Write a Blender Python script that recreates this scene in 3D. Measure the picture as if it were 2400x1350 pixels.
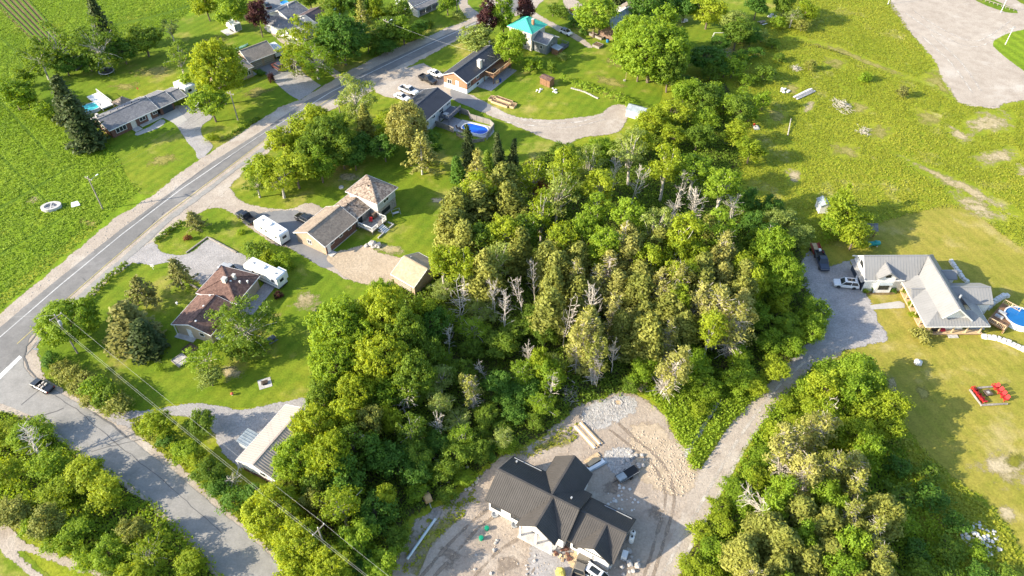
import bpy, math, random
import numpy as np
from mathutils import Vector, Matrix, noise
from mathutils.geometry import tessellate_polygon

for o in list(bpy.data.objects): bpy.data.objects.remove(o)
scene = bpy.context.scene
COL = scene.collection
R = math.radians

# ------------------------------------------------------------------ camera
CAM_H, PITCH, FPX = 105.0, R(44.3), 1800.0          # drone height (m), tilt below the horizon, focal length in photo pixels
cam_d = bpy.data.cameras.new('camera'); cam = bpy.data.objects.new('camera', cam_d); COL.objects.link(cam)
cam.location = (0, 0, CAM_H); cam.rotation_euler = (math.pi/2 - PITCH, 0, 0)
cam_d.sensor_width = 36.0; cam_d.lens = FPX/2400*36; cam_d.clip_end = 4000; cam_d.clip_start = 1
scene.camera = cam

# ------------------------------------------------------------------ sky, sun, exposure
SUN_EL, SHADOW_AZ = R(24), R(15)                      # shadows fall towards +X and a little +Y
world = bpy.data.worlds.new('World'); scene.world = world; world.use_nodes = True
wn = world.node_tree.nodes; bgn = wn['Background']
sky = wn.new('ShaderNodeTexSky'); sky.sky_type = 'NISHITA'; sky.sun_disc = False
sun_from = SHADOW_AZ + math.pi                        # direction the light comes from, counter-clockwise from +X
sky.sun_elevation = SUN_EL; sky.sun_rotation = math.pi/2 - sun_from
sky.air_density = 1.0; sky.dust_density = 1.0
world.node_tree.links.new(sky.outputs[0], bgn.inputs[0]); bgn.inputs[1].default_value = 0.15
sun_d = bpy.data.lights.new('sun', 'SUN'); sun_d.energy = 4.4; sun_d.angle = R(0.5); sun_d.color = (1.0, 0.89, 0.70)
sun = bpy.data.objects.new('sun', sun_d); COL.objects.link(sun)
to_sun = Vector((math.cos(sun_from)*math.cos(SUN_EL), math.sin(sun_from)*math.cos(SUN_EL), math.sin(SUN_EL)))
sun.rotation_euler = to_sun.to_track_quat('Z', 'Y').to_euler()
vs = scene.view_settings; vs.view_transform = 'Standard'; vs.look = 'None'; vs.exposure = 1.42; vs.gamma = 1
scene.cycles.max_bounces = 6; scene.cycles.diffuse_bounces = 3; scene.cycles.transmission_bounces = 4
scene.cycles.transparent_max_bounces = 8

# ------------------------------------------------------------------ where a point of the ground lies
def W(px, py, z=0.0):
    x = (px-1200)/FPX; y = (675-py)/FPX
    d = Vector((x, math.cos(PITCH)+y*math.sin(PITCH), -math.sin(PITCH)+y*math.cos(PITCH)))
    return d*((z-CAM_H)/d.z) + Vector((0, 0, CAM_H))
def depth_of(px, py, z=0.0):
    p = W(px, py, z); return p.y*math.cos(PITCH) + (CAM_H-z)*math.sin(PITCH)
def heading(p, q, z=0.0):
    d = W(q[0], q[1], z) - W(p[0], p[1], z); return math.atan2(d.y, d.x)

# ------------------------------------------------------------------ objects
def tag(o, label=None, cat=None, group=None, kind=None):
    if label: o['label'] = label
    if cat: o['category'] = cat
    if group: o['group'] = group
    if kind: o['kind'] = kind
    return o
def empty(name, loc, rz=0.0):
    o = bpy.data.objects.new(name, None); COL.objects.link(o)
    o.location = loc; o.rotation_euler = (0, 0, rz); o.empty_display_size = 0.3
    return o
def thing(name, label, cat, loc, rz=0.0, group=None):
    return tag(empty(name, loc, rz), label, cat, group)
def child(name, me, parent, mat=None):
    o = bpy.data.objects.new(name, me); COL.objects.link(o); o.parent = parent
    return o
def copy_tree(o, parent=None):
    c = o.copy(); COL.objects.link(c); c.parent = parent
    for ch in o.children: copy_tree(ch, c)
    return c

class MB:
    def __init__(s): s.v = []; s.f = []
    def add(s, v, f):
        n = len(s.v); s.v += [tuple(p) for p in v]; s.f += [tuple(i+n for i in q) for q in f]; return s
    def box(s, x0, x1, y0, y1, z0, z1):
        return s.add([(x0,y0,z0),(x1,y0,z0),(x1,y1,z0),(x0,y1,z0),(x0,y0,z1),(x1,y0,z1),(x1,y1,z1),(x0,y1,z1)],
                     [(3,2,1,0),(4,5,6,7),(0,1,5,4),(1,2,6,5),(2,3,7,6),(3,0,4,7)])
    def frustum(s, b, t, z0, z1):                      # b, t: (x0,x1,y0,y1)
        return s.add([(b[0],b[2],z0),(b[1],b[2],z0),(b[1],b[3],z0),(b[0],b[3],z0),(t[0],t[2],z1),(t[1],t[2],z1),(t[1],t[3],z1),(t[0],t[3],z1)],
                     [(3,2,1,0),(4,5,6,7),(0,1,5,4),(1,2,6,5),(2,3,7,6),(3,0,4,7)])
    def prism(s, poly, z0, z1):
        n = len(poly); v = [(x,y,z0) for x,y in poly] + [(x,y,z1) for x,y in poly]
        return s.add(v, [tuple(range(n-1,-1,-1)), tuple(range(n,2*n))] + [(i,(i+1)%n,n+(i+1)%n,n+i) for i in range(n)])
    def side(s, poly, y0, y1):                         # profile in x,z pulled along y
        n = len(poly); v = [(x,y0,z) for x,z in poly] + [(x,y1,z) for x,z in poly]
        return s.add(v, [tuple(range(n)), tuple(range(2*n-1,n-1,-1))] + [((i+1)%n,i,n+i,n+(i+1)%n) for i in range(n)])
    def slab(s, pts, t):                               # planar polygon with thickness straight down
        n = len(pts); v = [tuple(p) for p in pts] + [(p[0],p[1],p[2]-t) for p in pts]
        return s.add(v, [tuple(range(n)), tuple(range(2*n-1,n-1,-1))] + [((i+1)%n,i,n+i,n+(i+1)%n) for i in range(n)])
    def tube(s, p, q, r0, r1=None, n=6, cap=True):
        r1 = r0 if r1 is None else r1; p = Vector(p); q = Vector(q); d = (q-p)
        if d.length < 1e-6: return s
        d.normalize(); a = d.orthogonal().normalized(); b = d.cross(a)
        v = []
        for c, r in ((p, r0), (q, r1)):
            for i in range(n):
                t = 2*math.pi*i/n; v.append(c + a*(r*math.cos(t)) + b*(r*math.sin(t)))
        f = [(i,(i+1)%n,n+(i+1)%n,n+i) for i in range(n)]
        if cap: f += [tuple(range(n-1,-1,-1)), tuple(range(n,2*n))]
        return s.add(v, f)
    def bar(s, p, q, w, h):                            # rectangular bar, w across (horizontal), h in height
        p = Vector(p); q = Vector(q); d = (q-p).normalized()
        a = Vector((-d.y, d.x, 0)); a = a.normalized() if a.length > 1e-6 else Vector((1,0,0)); b = d.cross(a)
        v = [c + a*(sa*w/2) + b*(sb*h/2) for c in (p, q) for sa, sb in ((-1,-1),(1,-1),(1,1),(-1,1))]
        return s.add(v, [(3,2,1,0),(4,5,6,7),(0,1,5,4),(1,2,6,5),(2,3,7,6),(3,0,4,7)])
    def lathe(s, prof, n=16, c=(0,0)):                 # prof: (r, z) from bottom to top
        v = []; f = []; m = len(prof)
        for r, z in prof:
            for i in range(n):
                t = 2*math.pi*i/n; v.append((c[0]+r*math.cos(t), c[1]+r*math.sin(t), z))
        for k in range(m-1):
            for i in range(n): f.append((k*n+i, k*n+(i+1)%n, (k+1)*n+(i+1)%n, (k+1)*n+i))
        f += [tuple(range(n-1,-1,-1)), tuple(range((m-1)*n, m*n))]
        return s.add(v, f)
    def loft(s, rings):
        n = len(rings[0]); v = [p for r in rings for p in r]; f = []
        for k in range(len(rings)-1):
            for i in range(n): f.append((k*n+i, k*n+(i+1)%n, (k+1)*n+(i+1)%n, (k+1)*n+i))
        f += [tuple(range(n-1,-1,-1)), tuple(range((len(rings)-1)*n, len(rings)*n))]
        return s.add(v, f)
    def mesh(s, name, mat, smooth=False):
        me = bpy.data.meshes.new(name); me.from_pydata(s.v, [], s.f); me.materials.append(mat); me.update()
        import bmesh
        bm = bmesh.new(); bm.from_mesh(me); bmesh.ops.recalc_face_normals(bm, faces=bm.faces); bm.to_mesh(me); bm.free()
        if smooth: me.polygons.foreach_set('use_smooth', [True]*len(me.polygons))
        return me
    def build(s, name, mat, parent=None, smooth=False):
        o = bpy.data.objects.new(name, s.mesh(name, mat, smooth)); COL.objects.link(o)
        if parent: o.parent = parent
        return o
def part(name, mat, parent, *boxes):
    m = MB()
    for b in boxes: m.box(*b)
    return m.build(name, mat, parent)
def jitter_rock(rng, r, squash=0.7, n=7):
    m = MB(); prof = [(r*0.55,0),(r*1.0,r*0.35*squash),(r*0.85,r*0.9*squash),(r*0.35,r*1.25*squash)]
    m.lathe(prof, n); m.v = [(x+rng.uniform(-.18,.18)*r, y+rng.uniform(-.18,.18)*r, z+(rng.uniform(-.12,.12)*r if z > 0 else 0)) for x,y,z in m.v]
    return m

# ------------------------------------------------------------------ materials
def newmat(name):
    m = bpy.data.materials.new(name); m.use_nodes = True
    nt = m.node_tree; return m, nt, nt.nodes['Principled BSDF'], nt.nodes['Material Output']
def N(nt, typ, **kw):
    n = nt.nodes.new(typ)
    for k, v in kw.items():
        if k.startswith('i_'): n.inputs[k[2:].replace('_',' ')].default_value = v
        else: setattr(n, k, v)
    return n
def c4(c): return (c[0], c[1], c[2], 1)
def noise_n(nt, vec, scale, detail=3, rough=0.55):
    n = N(nt, 'ShaderNodeTexNoise'); n.inputs['Scale'].default_value = scale; n.inputs['Detail'].default_value = detail
    n.inputs['Roughness'].default_value = rough; nt.links.new(vec, n.inputs['Vector']); return n.outputs['Fac']
def ramp_n(nt, fac, stops):
    r = N(nt, 'ShaderNodeValToRGB'); e = r.color_ramp.elements
    while len(e) > 1: e.remove(e[-1])
    e[0].position = stops[0][0]; e[0].color = c4(stops[0][1])
    for p, c in stops[1:]:
        k = e.new(p); k.color = c4(c)
    nt.links.new(fac, r.inputs['Fac']); return r.outputs['Color']
def mix_n(nt, fac, a, b, blend='MIX'):
    m = N(nt, 'ShaderNodeMix', data_type='RGBA', blend_type=blend)
    for s, i in ((fac, 0), (a, 6), (b, 7)):
        if isinstance(s, (int, float)): m.inputs[i].default_value = s
        elif isinstance(s, tuple): m.inputs[i].default_value = c4(s)
        else: nt.links.new(s, m.inputs[i])
    return m.outputs[2]
def math_n(nt, op, a, b=None, clamp=False):
    m = N(nt, 'ShaderNodeMath', operation=op); m.use_clamp = clamp
    for i, s in ((0, a), (1, b)):
        if s is None: continue
        if isinstance(s, (int, float)): m.inputs[i].default_value = s
        else: nt.links.new(s, m.inputs[i])
    return m.outputs[0]

def ground_mat(name, c0, c1, c2, patch=None, big=0.045, mid=0.35, fine=2.2, grain=0.5, bump=0.4, ragged=True, rows=None, patch_at=(0.56, 0.68), rough=0.95, soft=False):
    """c0/c1 vary over tens of metres, c2 over a few metres, patch is a worn colour, grain darkens blades and pebbles."""
    m, nt, bs, out = newmat(name); L = nt.links
    pos = N(nt, 'ShaderNodeNewGeometry').outputs['Position']
    b = noise_n(nt, pos, big, 4); col = ramp_n(nt, b, [(0.32, c0), (0.66, c1)])
    md = noise_n(nt, pos, mid, 5, 0.62); f = N(nt, 'ShaderNodeMapRange'); f.inputs[1].default_value = 0.42; f.inputs[2].default_value = 0.68; f.inputs[4].default_value = 0.8
    L.new(md, f.inputs[0]); col = mix_n(nt, f.outputs[0], col, c2)
    if patch:
        pn = noise_n(nt, pos, 0.09, 6, 0.65); f2 = N(nt, 'ShaderNodeMapRange'); f2.inputs[1].default_value = patch_at[0]; f2.inputs[2].default_value = patch_at[1]
        L.new(pn, f2.inputs[0]); col = mix_n(nt, f2.outputs[0], col, patch)
    fn = noise_n(nt, pos, fine, 5, 0.7); fg = N(nt, 'ShaderNodeMapRange'); fg.inputs[1].default_value = 0.3; fg.inputs[2].default_value = 0.7
    fg.inputs[3].default_value = 1-grain; fg.inputs[4].default_value = 1+grain*0.7; L.new(fn, fg.inputs[0])
    h = fn
    if rows:                                            # (angle, spacing m, strength): drilled or mown rows
        mp = N(nt, 'ShaderNodeMapping'); mp.inputs['Rotation'].default_value = (0, 0, rows[0]); L.new(pos, mp.inputs['Vector'])
        wv = N(nt, 'ShaderNodeTexWave'); wv.inputs['Scale'].default_value = 2*math.pi/20/rows[1]*1.0; wv.inputs['Distortion'].default_value = 1.6; wv.inputs['Detail'].default_value = 2; wv.inputs['Detail Scale'].default_value = 0.6
        L.new(mp.outputs[0], wv.inputs['Vector']); rw = N(nt, 'ShaderNodeMapRange'); rw.inputs[3].default_value = 1-rows[2]; rw.inputs[4].default_value = 1+rows[2]*0.5
        L.new(wv.outputs['Fac'], rw.inputs[0]); col = mix_n(nt, 1.0, col, rw.outputs[0], 'MULTIPLY')
    col = mix_n(nt, 1.0, col, fg.outputs[0], 'MULTIPLY')
    L.new(col, bs.inputs['Base Color']); bs.inputs['Roughness'].default_value = rough; bs.inputs['Specular IOR Level'].default_value = 0.15
    bp = N(nt, 'ShaderNodeBump'); bp.inputs['Strength'].default_value = bump; bp.inputs['Distance'].default_value = 0.25
    L.new(h, bp.inputs['Height']); L.new(bp.outputs[0], bs.inputs['Normal'])
    if ragged:
        at = N(nt, 'ShaderNodeAttribute', attribute_name='edge'); en = noise_n(nt, pos, 0.45 if soft else 1.1, 7 if soft else 5, 0.75)
        s = math_n(nt, 'ADD', at.outputs['Fac'], math_n(nt, 'MULTIPLY', math_n(nt, 'SUBTRACT', en, 0.56 if soft else 0.5), 3.0 if soft else 1.7))
        a = N(nt, 'ShaderNodeMapRange'); a.inputs[1].default_value = 0.25 if soft else 0.42; a.inputs[2].default_value = 0.85 if soft else 0.58; L.new(s, a.inputs[0])
        tr = N(nt, 'ShaderNodeBsdfTransparent'); mx = N(nt, 'ShaderNodeMixShader')
        L.new(a.outputs[0], mx.inputs[0]); L.new(tr.outputs[0], mx.inputs[1]); L.new(bs.outputs[0], mx.inputs[2]); L.new(mx.outputs[0], out.inputs['Surface'])
    return m

def mat(name, col, rough=0.6, var=0.12, scale=1.2, spec=0.3, metal=0.0, bump=0.0, col2=None, stretch=(1,1,1)):
    m, nt, bs, out = newmat(name); L = nt.links
    tc = N(nt, 'ShaderNodeTexCoord').outputs['Object']; mp = N(nt, 'ShaderNodeMapping'); mp.inputs['Scale'].default_value = stretch; L.new(tc, mp.inputs['Vector'])
    n1 = noise_n(nt, mp.outputs[0], scale, 5, 0.65); c2 = col2 or tuple(x*(1-var*1.6) for x in col)
    c1 = tuple(min(1, x*(1+var*0.6)) for x in col)
    L.new(ramp_n(nt, n1, [(0.3, c2), (0.62, c1)]), bs.inputs['Base Color'])
    bs.inputs['Roughness'].default_value = rough; bs.inputs['Specular IOR Level'].default_value = spec; bs.inputs['Metallic'].default_value = metal
    if bump:
        bp = N(nt, 'ShaderNodeBump'); bp.inputs['Strength'].default_value = bump; bp.inputs['Distance'].default_value = 0.05
        L.new(noise_n(nt, mp.outputs[0], scale*6, 4), bp.inputs['Height']); L.new(bp.outputs[0], bs.inputs['Normal'])
    return m
def brick_mat(name, c1, c2, mortar, scale=1.0, wall=True):
    m, nt, bs, out = newmat(name); L = nt.links
    tc = N(nt, 'ShaderNodeTexCoord').outputs['Object']
    sp = N(nt, 'ShaderNodeSeparateXYZ'); L.new(tc, sp.inputs[0]); cb = N(nt, 'ShaderNodeCombineXYZ')
    L.new(math_n(nt, 'ADD', sp.outputs[0], sp.outputs[1]), cb.inputs[0]); L.new(sp.outputs[2 if wall else 1], cb.inputs[1])
    if not wall: L.new(sp.outputs[0], cb.inputs[0])
    br = N(nt, 'ShaderNodeTexBrick'); br.inputs['Scale'].default_value = 4.0/scale; br.inputs['Mortar Size'].default_value = 0.015
    for i, c in ((1, c1), (2, c2), (3, mortar)): br.inputs[i].default_value = c4(c)
    L.new(cb.outputs[0], br.inputs['Vector'])
    nz = noise_n(nt, tc, 0.9, 5); mr = N(nt, 'ShaderNodeMapRange'); mr.inputs[3].default_value = 0.75; mr.inputs[4].default_value = 1.2; L.new(nz, mr.inputs[0])
    L.new(mix_n(nt, 1.0, br.outputs[0], mr.outputs[0], 'MULTIPLY'), bs.inputs['Base Color'])
    bs.inputs['Roughness'].default_value = 0.85; bs.inputs['Specular IOR Level'].default_value = 0.2
    return m
def siding_mat(name, col, pitch=0.22, vertical=False):
    m, nt, bs, out = newmat(name); L = nt.links
    tc = N(nt, 'ShaderNodeTexCoord').outputs['Object']; sp = N(nt, 'ShaderNodeSeparateXYZ'); L.new(tc, sp.inputs[0])
    src = math_n(nt, 'ADD', sp.outputs[0], sp.outputs[1]) if vertical else sp.outputs[2]
    fr = math_n(nt, 'FRACT', math_n(nt, 'DIVIDE', src, pitch)); nz = noise_n(nt, tc, 0.8, 5)
    L.new(mix_n(nt, 1.0, ramp_n(nt, fr, [(0.0, tuple(c*0.55 for c in col)), (0.12, col), (1.0, col)]), ramp_n(nt, nz, [(0.3, (0.82,0.8,0.78)), (0.6, (1,1,1))]), 'MULTIPLY'), bs.inputs['Base Color'])
    bs.inputs['Roughness'].default_value = 0.6; bp = N(nt, 'ShaderNodeBump'); bp.inputs['Strength'].default_value = 0.5; bp.inputs['Distance'].default_value = 0.02
    L.new(fr, bp.inputs['Height']); L.new(bp.outputs[0], bs.inputs['Normal'])
    return m
def shingle_mat(name, c1, c2, c3):
    m, nt, bs, out = newmat(name); L = nt.links
    tc = N(nt, 'ShaderNodeTexCoord').outputs['Object']
    v = N(nt, 'ShaderNodeTexVoronoi'); v.inputs['Scale'].default_value = 3.2; L.new(tc, v.inputs['Vector'])
    sx = N(nt, 'ShaderNodeSeparateColor'); L.new(v.outputs['Color'], sx.inputs[0])
    col = ramp_n(nt, sx.outputs[0], [(0.0, c1), (0.5, c2), (1.0, c3)])
    nz = noise_n(nt, tc, 0.5, 5, 0.7); col = mix_n(nt, 1.0, col, ramp_n(nt, nz, [(0.3, (0.78,0.78,0.78)), (0.65, (1.08,1.06,1.04))]), 'MULTIPLY')
    L.new(col, bs.inputs['Base Color']); bs.inputs['Roughness'].default_value = 0.9; bs.inputs['Specular IOR Level'].default_value = 0.2
    bp = N(nt, 'ShaderNodeBump'); bp.inputs['Strength'].default_value = 0.35; bp.inputs['Distance'].default_value = 0.03; L.new(sx.outputs[0], bp.inputs['Height']); L.new(bp.outputs[0], bs.inputs['Normal'])
    return m
def paint(name, col, rough=0.3, coat=0.6):
    m, nt, bs, out = newmat(name); bs.inputs['Base Color'].default_value = c4(col); bs.inputs['Roughness'].default_value = rough
    bs.inputs['Coat Weight'].default_value = coat; bs.inputs['Coat Roughness'].default_value = 0.08
    tc = N(nt, 'ShaderNodeTexCoord').outputs['Object']; nz = noise_n(nt, tc, 1.5, 4)
    nt.links.new(ramp_n(nt, nz, [(0.3, tuple(c*0.86 for c in col)), (0.6, col)]), bs.inputs['Base Color'])
    return m
def leaf_mat(name, lo, hi, trans=0.4, glow=1.5):
    m, nt, bs, out = newmat(name); L = nt.links
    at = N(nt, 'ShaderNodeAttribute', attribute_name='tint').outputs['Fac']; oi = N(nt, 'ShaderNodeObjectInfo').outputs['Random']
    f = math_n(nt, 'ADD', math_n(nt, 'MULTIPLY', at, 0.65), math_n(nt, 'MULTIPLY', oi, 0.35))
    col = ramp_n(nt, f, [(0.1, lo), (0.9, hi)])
    L.new(col, bs.inputs['Base Color']); bs.inputs['Roughness'].default_value = 0.6; bs.inputs['Specular IOR Level'].default_value = 0.2
    tl = N(nt, 'ShaderNodeBsdfTranslucent'); mc = mix_n(nt, 1.0, col, (glow*1.15, glow, glow*0.45), 'MULTIPLY'); L.new(mc, tl.inputs['Color'])
    mx = N(nt, 'ShaderNodeMixShader'); mx.inputs[0].default_value = trans
    L.new(bs.outputs[0], mx.inputs[1]); L.new(tl.outputs[0], mx.inputs[2]); L.new(mx.outputs[0], out.inputs['Surface'])
    return m
# ------------------------------------------------------------------ ground sheets
M = {}
M['meadow'] = ground_mat('meadow_grass', (0.20,0.245,0.014), (0.29,0.30,0.026), (0.165,0.225,0.011), patch=(0.40,0.34,0.15), patch_at=(0.57,0.74), grain=0.32, bump=0.5, ragged=False, fine=1.6)
M['field'] = ground_mat('field_crop', (0.15,0.235,0.010), (0.205,0.285,0.016), (0.12,0.21,0.008), patch=(0.26,0.29,0.03), grain=0.3, bump=0.45, rows=(R(-12), 3.2, 0.16), fine=1.8)
M['lawn'] = ground_mat('mown_lawn', (0.115,0.19,0.010), (0.22,0.25,0.020), (0.095,0.17,0.008), patch=(0.38,0.32,0.09), patch_at=(0.54,0.72), grain=0.26, bump=0.3, fine=2.6, rows=(R(28), 2.4, 0.10))
M['lawn_dry'] = ground_mat('dry_lawn', (0.24,0.23,0.032), (0.33,0.275,0.055), (0.20,0.21,0.024), patch=(0.42,0.34,0.14), patch_at=(0.55,0.72), grain=0.28, bump=0.3, fine=2.6, rows=(R(-20), 2.2, 0.07))
M['litter'] = ground_mat('forest_litter', (0.06,0.065,0.02), (0.10,0.085,0.035), (0.06,0.085,0.014), grain=0.6, bump=0.8)
M['gravel'] = ground_mat('shoulder_gravel', (0.385,0.325,0.265), (0.45,0.39,0.325), (0.32,0.265,0.215), patch=(0.48,0.43,0.37), grain=0.26, bump=0.35, fine=3.5)
M['grey_gravel'] = ground_mat('grey_gravel', (0.33,0.31,0.30), (0.39,0.365,0.35), (0.27,0.255,0.245), grain=0.3, bump=0.4, fine=3.5)
M['asphalt'] = ground_mat('worn_asphalt', (0.185,0.178,0.17), (0.23,0.22,0.21), (0.16,0.155,0.15), patch=(0.26,0.25,0.24), grain=0.14, bump=0.08, fine=4, mid=.6)
M['tar'] = ground_mat('road_tar', (0.10,0.10,0.10), (0.13,0.13,0.13), (0.09,0.09,0.09), grain=0.1, bump=0.05)
M['patch_asphalt'] = ground_mat('pale_asphalt', (0.27,0.258,0.24), (0.32,0.305,0.285), (0.235,0.225,0.21), patch=(0.21,0.205,0.195), grain=0.16, bump=0.08, fine=4, mid=.6)
M['dark_asphalt'] = ground_mat('driveway_asphalt', (0.20,0.20,0.205), (0.24,0.24,0.24), (0.17,0.17,0.175), grain=0.12, bump=0.1, fine=4)
M['concrete'] = ground_mat('concrete_slab', (0.40,0.385,0.36), (0.46,0.44,0.41), (0.36,0.34,0.32), grain=0.12, bump=0.1, fine=3)
M['dirt'] = ground_mat('sandy_dirt', (0.36,0.295,0.235), (0.44,0.37,0.30), (0.295,0.235,0.185), patch=(0.47,0.41,0.34), grain=0.22, bump=0.5, fine=2.6, mid=0.25)
M['sand'] = ground_mat('sand_yard', (0.43,0.34,0.24), (0.48,0.39,0.285), (0.37,0.29,0.20), grain=0.22, bump=0.5, fine=2.0)
M['soil'] = ground_mat('tilled_soil', (0.17,0.12,0.06), (0.22,0.16,0.08), (0.13,0.10,0.045), grain=0.4, bump=0.8)
M['track'] = ground_mat('mown_track', (0.27,0.24,0.06), (0.31,0.27,0.09), (0.22,0.21,0.045), grain=0.3, bump=0.3)
M['bare'] = ground_mat('bare_patch', (0.42,0.34,0.20), (0.50,0.42,0.28), (0.33,0.27,0.12), grain=0.3, bump=0.4)
for k_, a_ in (('bare', dict(c0=(0.40,0.32,0.18), c1=(0.48,0.40,0.26), c2=(0.33,0.27,0.12))), ('track', dict(c0=(0.27,0.24,0.06), c1=(0.31,0.27,0.09), c2=(0.22,0.21,0.045))), ('soil', dict(c0=(0.17,0.12,0.06), c1=(0.22,0.16,0.08), c2=(0.13,0.10,0.045))), ('lawn_dry', dict(c0=(0.17,0.175,0.018), c1=(0.20,0.19,0.025), c2=(0.15,0.165,0.015)))):
    M[k_+'_soft'] = ground_mat(k_+'_thin', grain=0.3, bump=0.4, soft=True, **a_)
M['stone_grey'] = ground_mat('crushed_stone', (0.42,0.40,0.38), (0.50,0.48,0.45), (0.33,0.31,0.29), grain=0.5, bump=1.0, fine=2.5)
M['road_white'] = ground_mat('road_paint', (0.48,0.475,0.46), (0.56,0.55,0.53), (0.38,0.37,0.36), grain=0.2, bump=0.05)
M['stop_white'] = ground_mat('stop_bar_paint', (0.70,0.70,0.68), (0.76,0.76,0.74), (0.62,0.62,0.60), grain=0.12, bump=0.05)
M['road_yellow'] = ground_mat('road_yellow_paint', (0.45,0.36,0.14), (0.50,0.42,0.18), (0.36,0.32,0.16), grain=0.3, bump=0.05)

def smooth_loop(pts, step):
    out = []; n = len(pts)
    for i in range(n):
        p0, p1, p2, p3 = pts[i-1], pts[i], pts[(i+1)%n], pts[(i+2)%n]
        k = max(2, int((p2-p1).length/step))
        for j in range(k):
            t = j/k
            out.append(0.5*((2*p1)+(p2-p0)*t+(2*p0-5*p1+4*p2-p3)*t*t+(3*p1-p0-3*p2+p3)*t**3))
    return out
def straight_loop(pts, step):
    out = []; n = len(pts)
    for i in range(n):
        a, b = pts[i], pts[(i+1)%n]; k = max(1, int((b-a).length/step))
        out += [a.lerp(b, j/k) for j in range(k)]
    return out
def sheet_w(name, pts, z, mt, smooth=True, edge=0.7, step=1.6, wob=0.18, kind='structure', parent=None):
    pts = [Vector((p[0], p[1])) for p in pts]
    area = sum(pts[i-1].x*pts[i].y - pts[i].x*pts[i-1].y for i in range(len(pts)))
    if area < 0: pts.reverse()
    lp = (smooth_loop if smooth else straight_loop)(pts, step); n = len(lp)
    nv = []
    for i in range(n):
        t = (lp[(i+1)%n]-lp[i-1]); t = t.normalized() if t.length > 1e-9 else Vector((1,0)); nv.append(Vector((t.y, -t.x)))
    if wob: lp = [p + nv[i]*(wob*2*noise.noise(Vector((p.x*.35, p.y*.35, 3.1)))) for i, p in enumerate(lp)]
    inn = [p - nv[i]*edge*0.5 for i, p in enumerate(lp)]; outp = [p + nv[i]*edge*0.5 for i, p in enumerate(lp)]
    tri = tessellate_polygon([[Vector((p.x, p.y, 0)) for p in inn]])
    v = [(p.x, p.y, z) for p in inn] + [(p.x, p.y, z-0.012) for p in outp]
    f = [tuple(t) for t in tri] + [(i, n+i, n+(i+1)%n, (i+1)%n) for i in range(n)]
    f2 = []
    for q in f:                                            # every face looks up
        a, b, c = (Vector(v[q[0]]), Vector(v[q[1]]), Vector(v[q[2]]))
        f2.append(q if (b-a).cross(c-a).z >= 0 else tuple(reversed(q)))
    me = bpy.data.meshes.new(name); me.from_pydata(v, [], f2); me.materials.append(mt)
    at = me.attributes.new('edge', 'FLOAT', 'POINT'); at.data.foreach_set('value', [1.0]*n + [0.0]*n); me.update()
    o = bpy.data.objects.new(name, me); COL.objects.link(o)
    if parent: o.parent = parent
    else: o['kind'] = kind
    return o
def soft_patch(name, px, z, mt):
    pts = [Vector((W(*p).x, W(*p).y)) for p in px]; c = sum(pts, Vector((0,0)))/len(pts); lp = smooth_loop(pts, 1.0); n = len(lp)
    lp = [p + (p-c)*0.25*noise.noise(Vector((p.x*.3, p.y*.3, 7))) for p in lp]
    rings = [(1.15, 0.0), (0.62, 0.55), (0.25, 1.0)]; v = []; e = []
    for s, ev in rings:
        v += [((c+(p-c)*s).x, (c+(p-c)*s).y, z) for p in lp]; e += [ev]*n
    v.append((c.x, c.y, z)); e.append(1.0)
    f = [(k*n+i, k*n+(i+1)%n, (k+1)*n+(i+1)%n, (k+1)*n+i) for k in range(2) for i in range(n)] + [(2*n+i, 2*n+(i+1)%n, 3*n) for i in range(n)]
    f = [q if (Vector(v[q[1]])-Vector(v[q[0]])).cross(Vector(v[q[2]])-Vector(v[q[0]])).z >= 0 else tuple(reversed(q)) for q in f]
    me = bpy.data.meshes.new(name); me.from_pydata(v, [], f); me.materials.append(mt)
    me.attributes.new('edge', 'FLOAT', 'POINT').data.foreach_set('value', e); me.update()
    o = bpy.data.objects.new(name, me); COL.objects.link(o); o['kind'] = 'structure'; return o
def sheet(name, px, z, mt, **kw):
    return sheet_w(name, [W(*p) for p in px], z, mt, **kw)
def strip(name, left, right, z, mt, **kw):
    return sheet(name, list(left)+list(reversed(right)), z, mt, **kw)

gm = MB().add([(-900,-300,0),(900,-300,0),(900,1500,0),(-900,1500,0)], [(0,1,2,3)])
ground = tag(gm.build('ground', M['meadow']), kind='structure')

sheet('crop_field', [(-900,1300),(-300,960),(0,735),(166,598),(363,454),(526,335),(702,232),(904,119),(1117,36),(1190,-50),(1190,-330),(-900,-330)], .015, M['field'], smooth=False, step=4, edge=.5)
sheet('lawn', [(76,217),(88,165),(150,138),(250,118),(330,100),(418,48),(480,22),(530,-30),(560,-120),(1190,-120),(1185,-50),(1115,36),(1000,84),(904,119),(790,182),(702,232),(652,253),(526,336),(466,371),(428,400),(372,447),(330,455),(302,420),(262,345),(225,315),(150,300),(105,262)], .03, M['lawn'], step=2)
sheet('lawn', [(1300,-90),(1130,42),(1060,92),(1000,130),(930,167),(878,215),(790,255),(725,282),(657,337),(563,403),(540,441),(489,487),(428,520),(361,568),(310,616),(270,642),(191,720),(108,776),(84,832),(110,890),(160,935),(230,968),(330,966),(430,944),(560,955),(740,940),(760,900),(760,800),(900,690),(1040,620),(1120,470),(1280,345),(1330,340),(1470,275),(1545,240),(1565,160),(1640,150),(1800,60),(1950,-90)], .03, M['lawn'], step=2)
sheet('lawn', [(1900,600),(2040,530),(2190,488),(2265,488),(2400,585),(2700,760),(2900,1500),(2480,1420),(2400,1290),(2330,1190),(2210,1100),(2120,1000),(2080,930),(2070,880),(2010,830),(1930,850),(1890,700)], .03, M['lawn_dry'], step=2, edge=2.5)
sheet('lawn', [(-200,1230),(0,1262),(90,1325),(180,1420),(-100,1500)], .03, M['lawn'], step=2)
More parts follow.
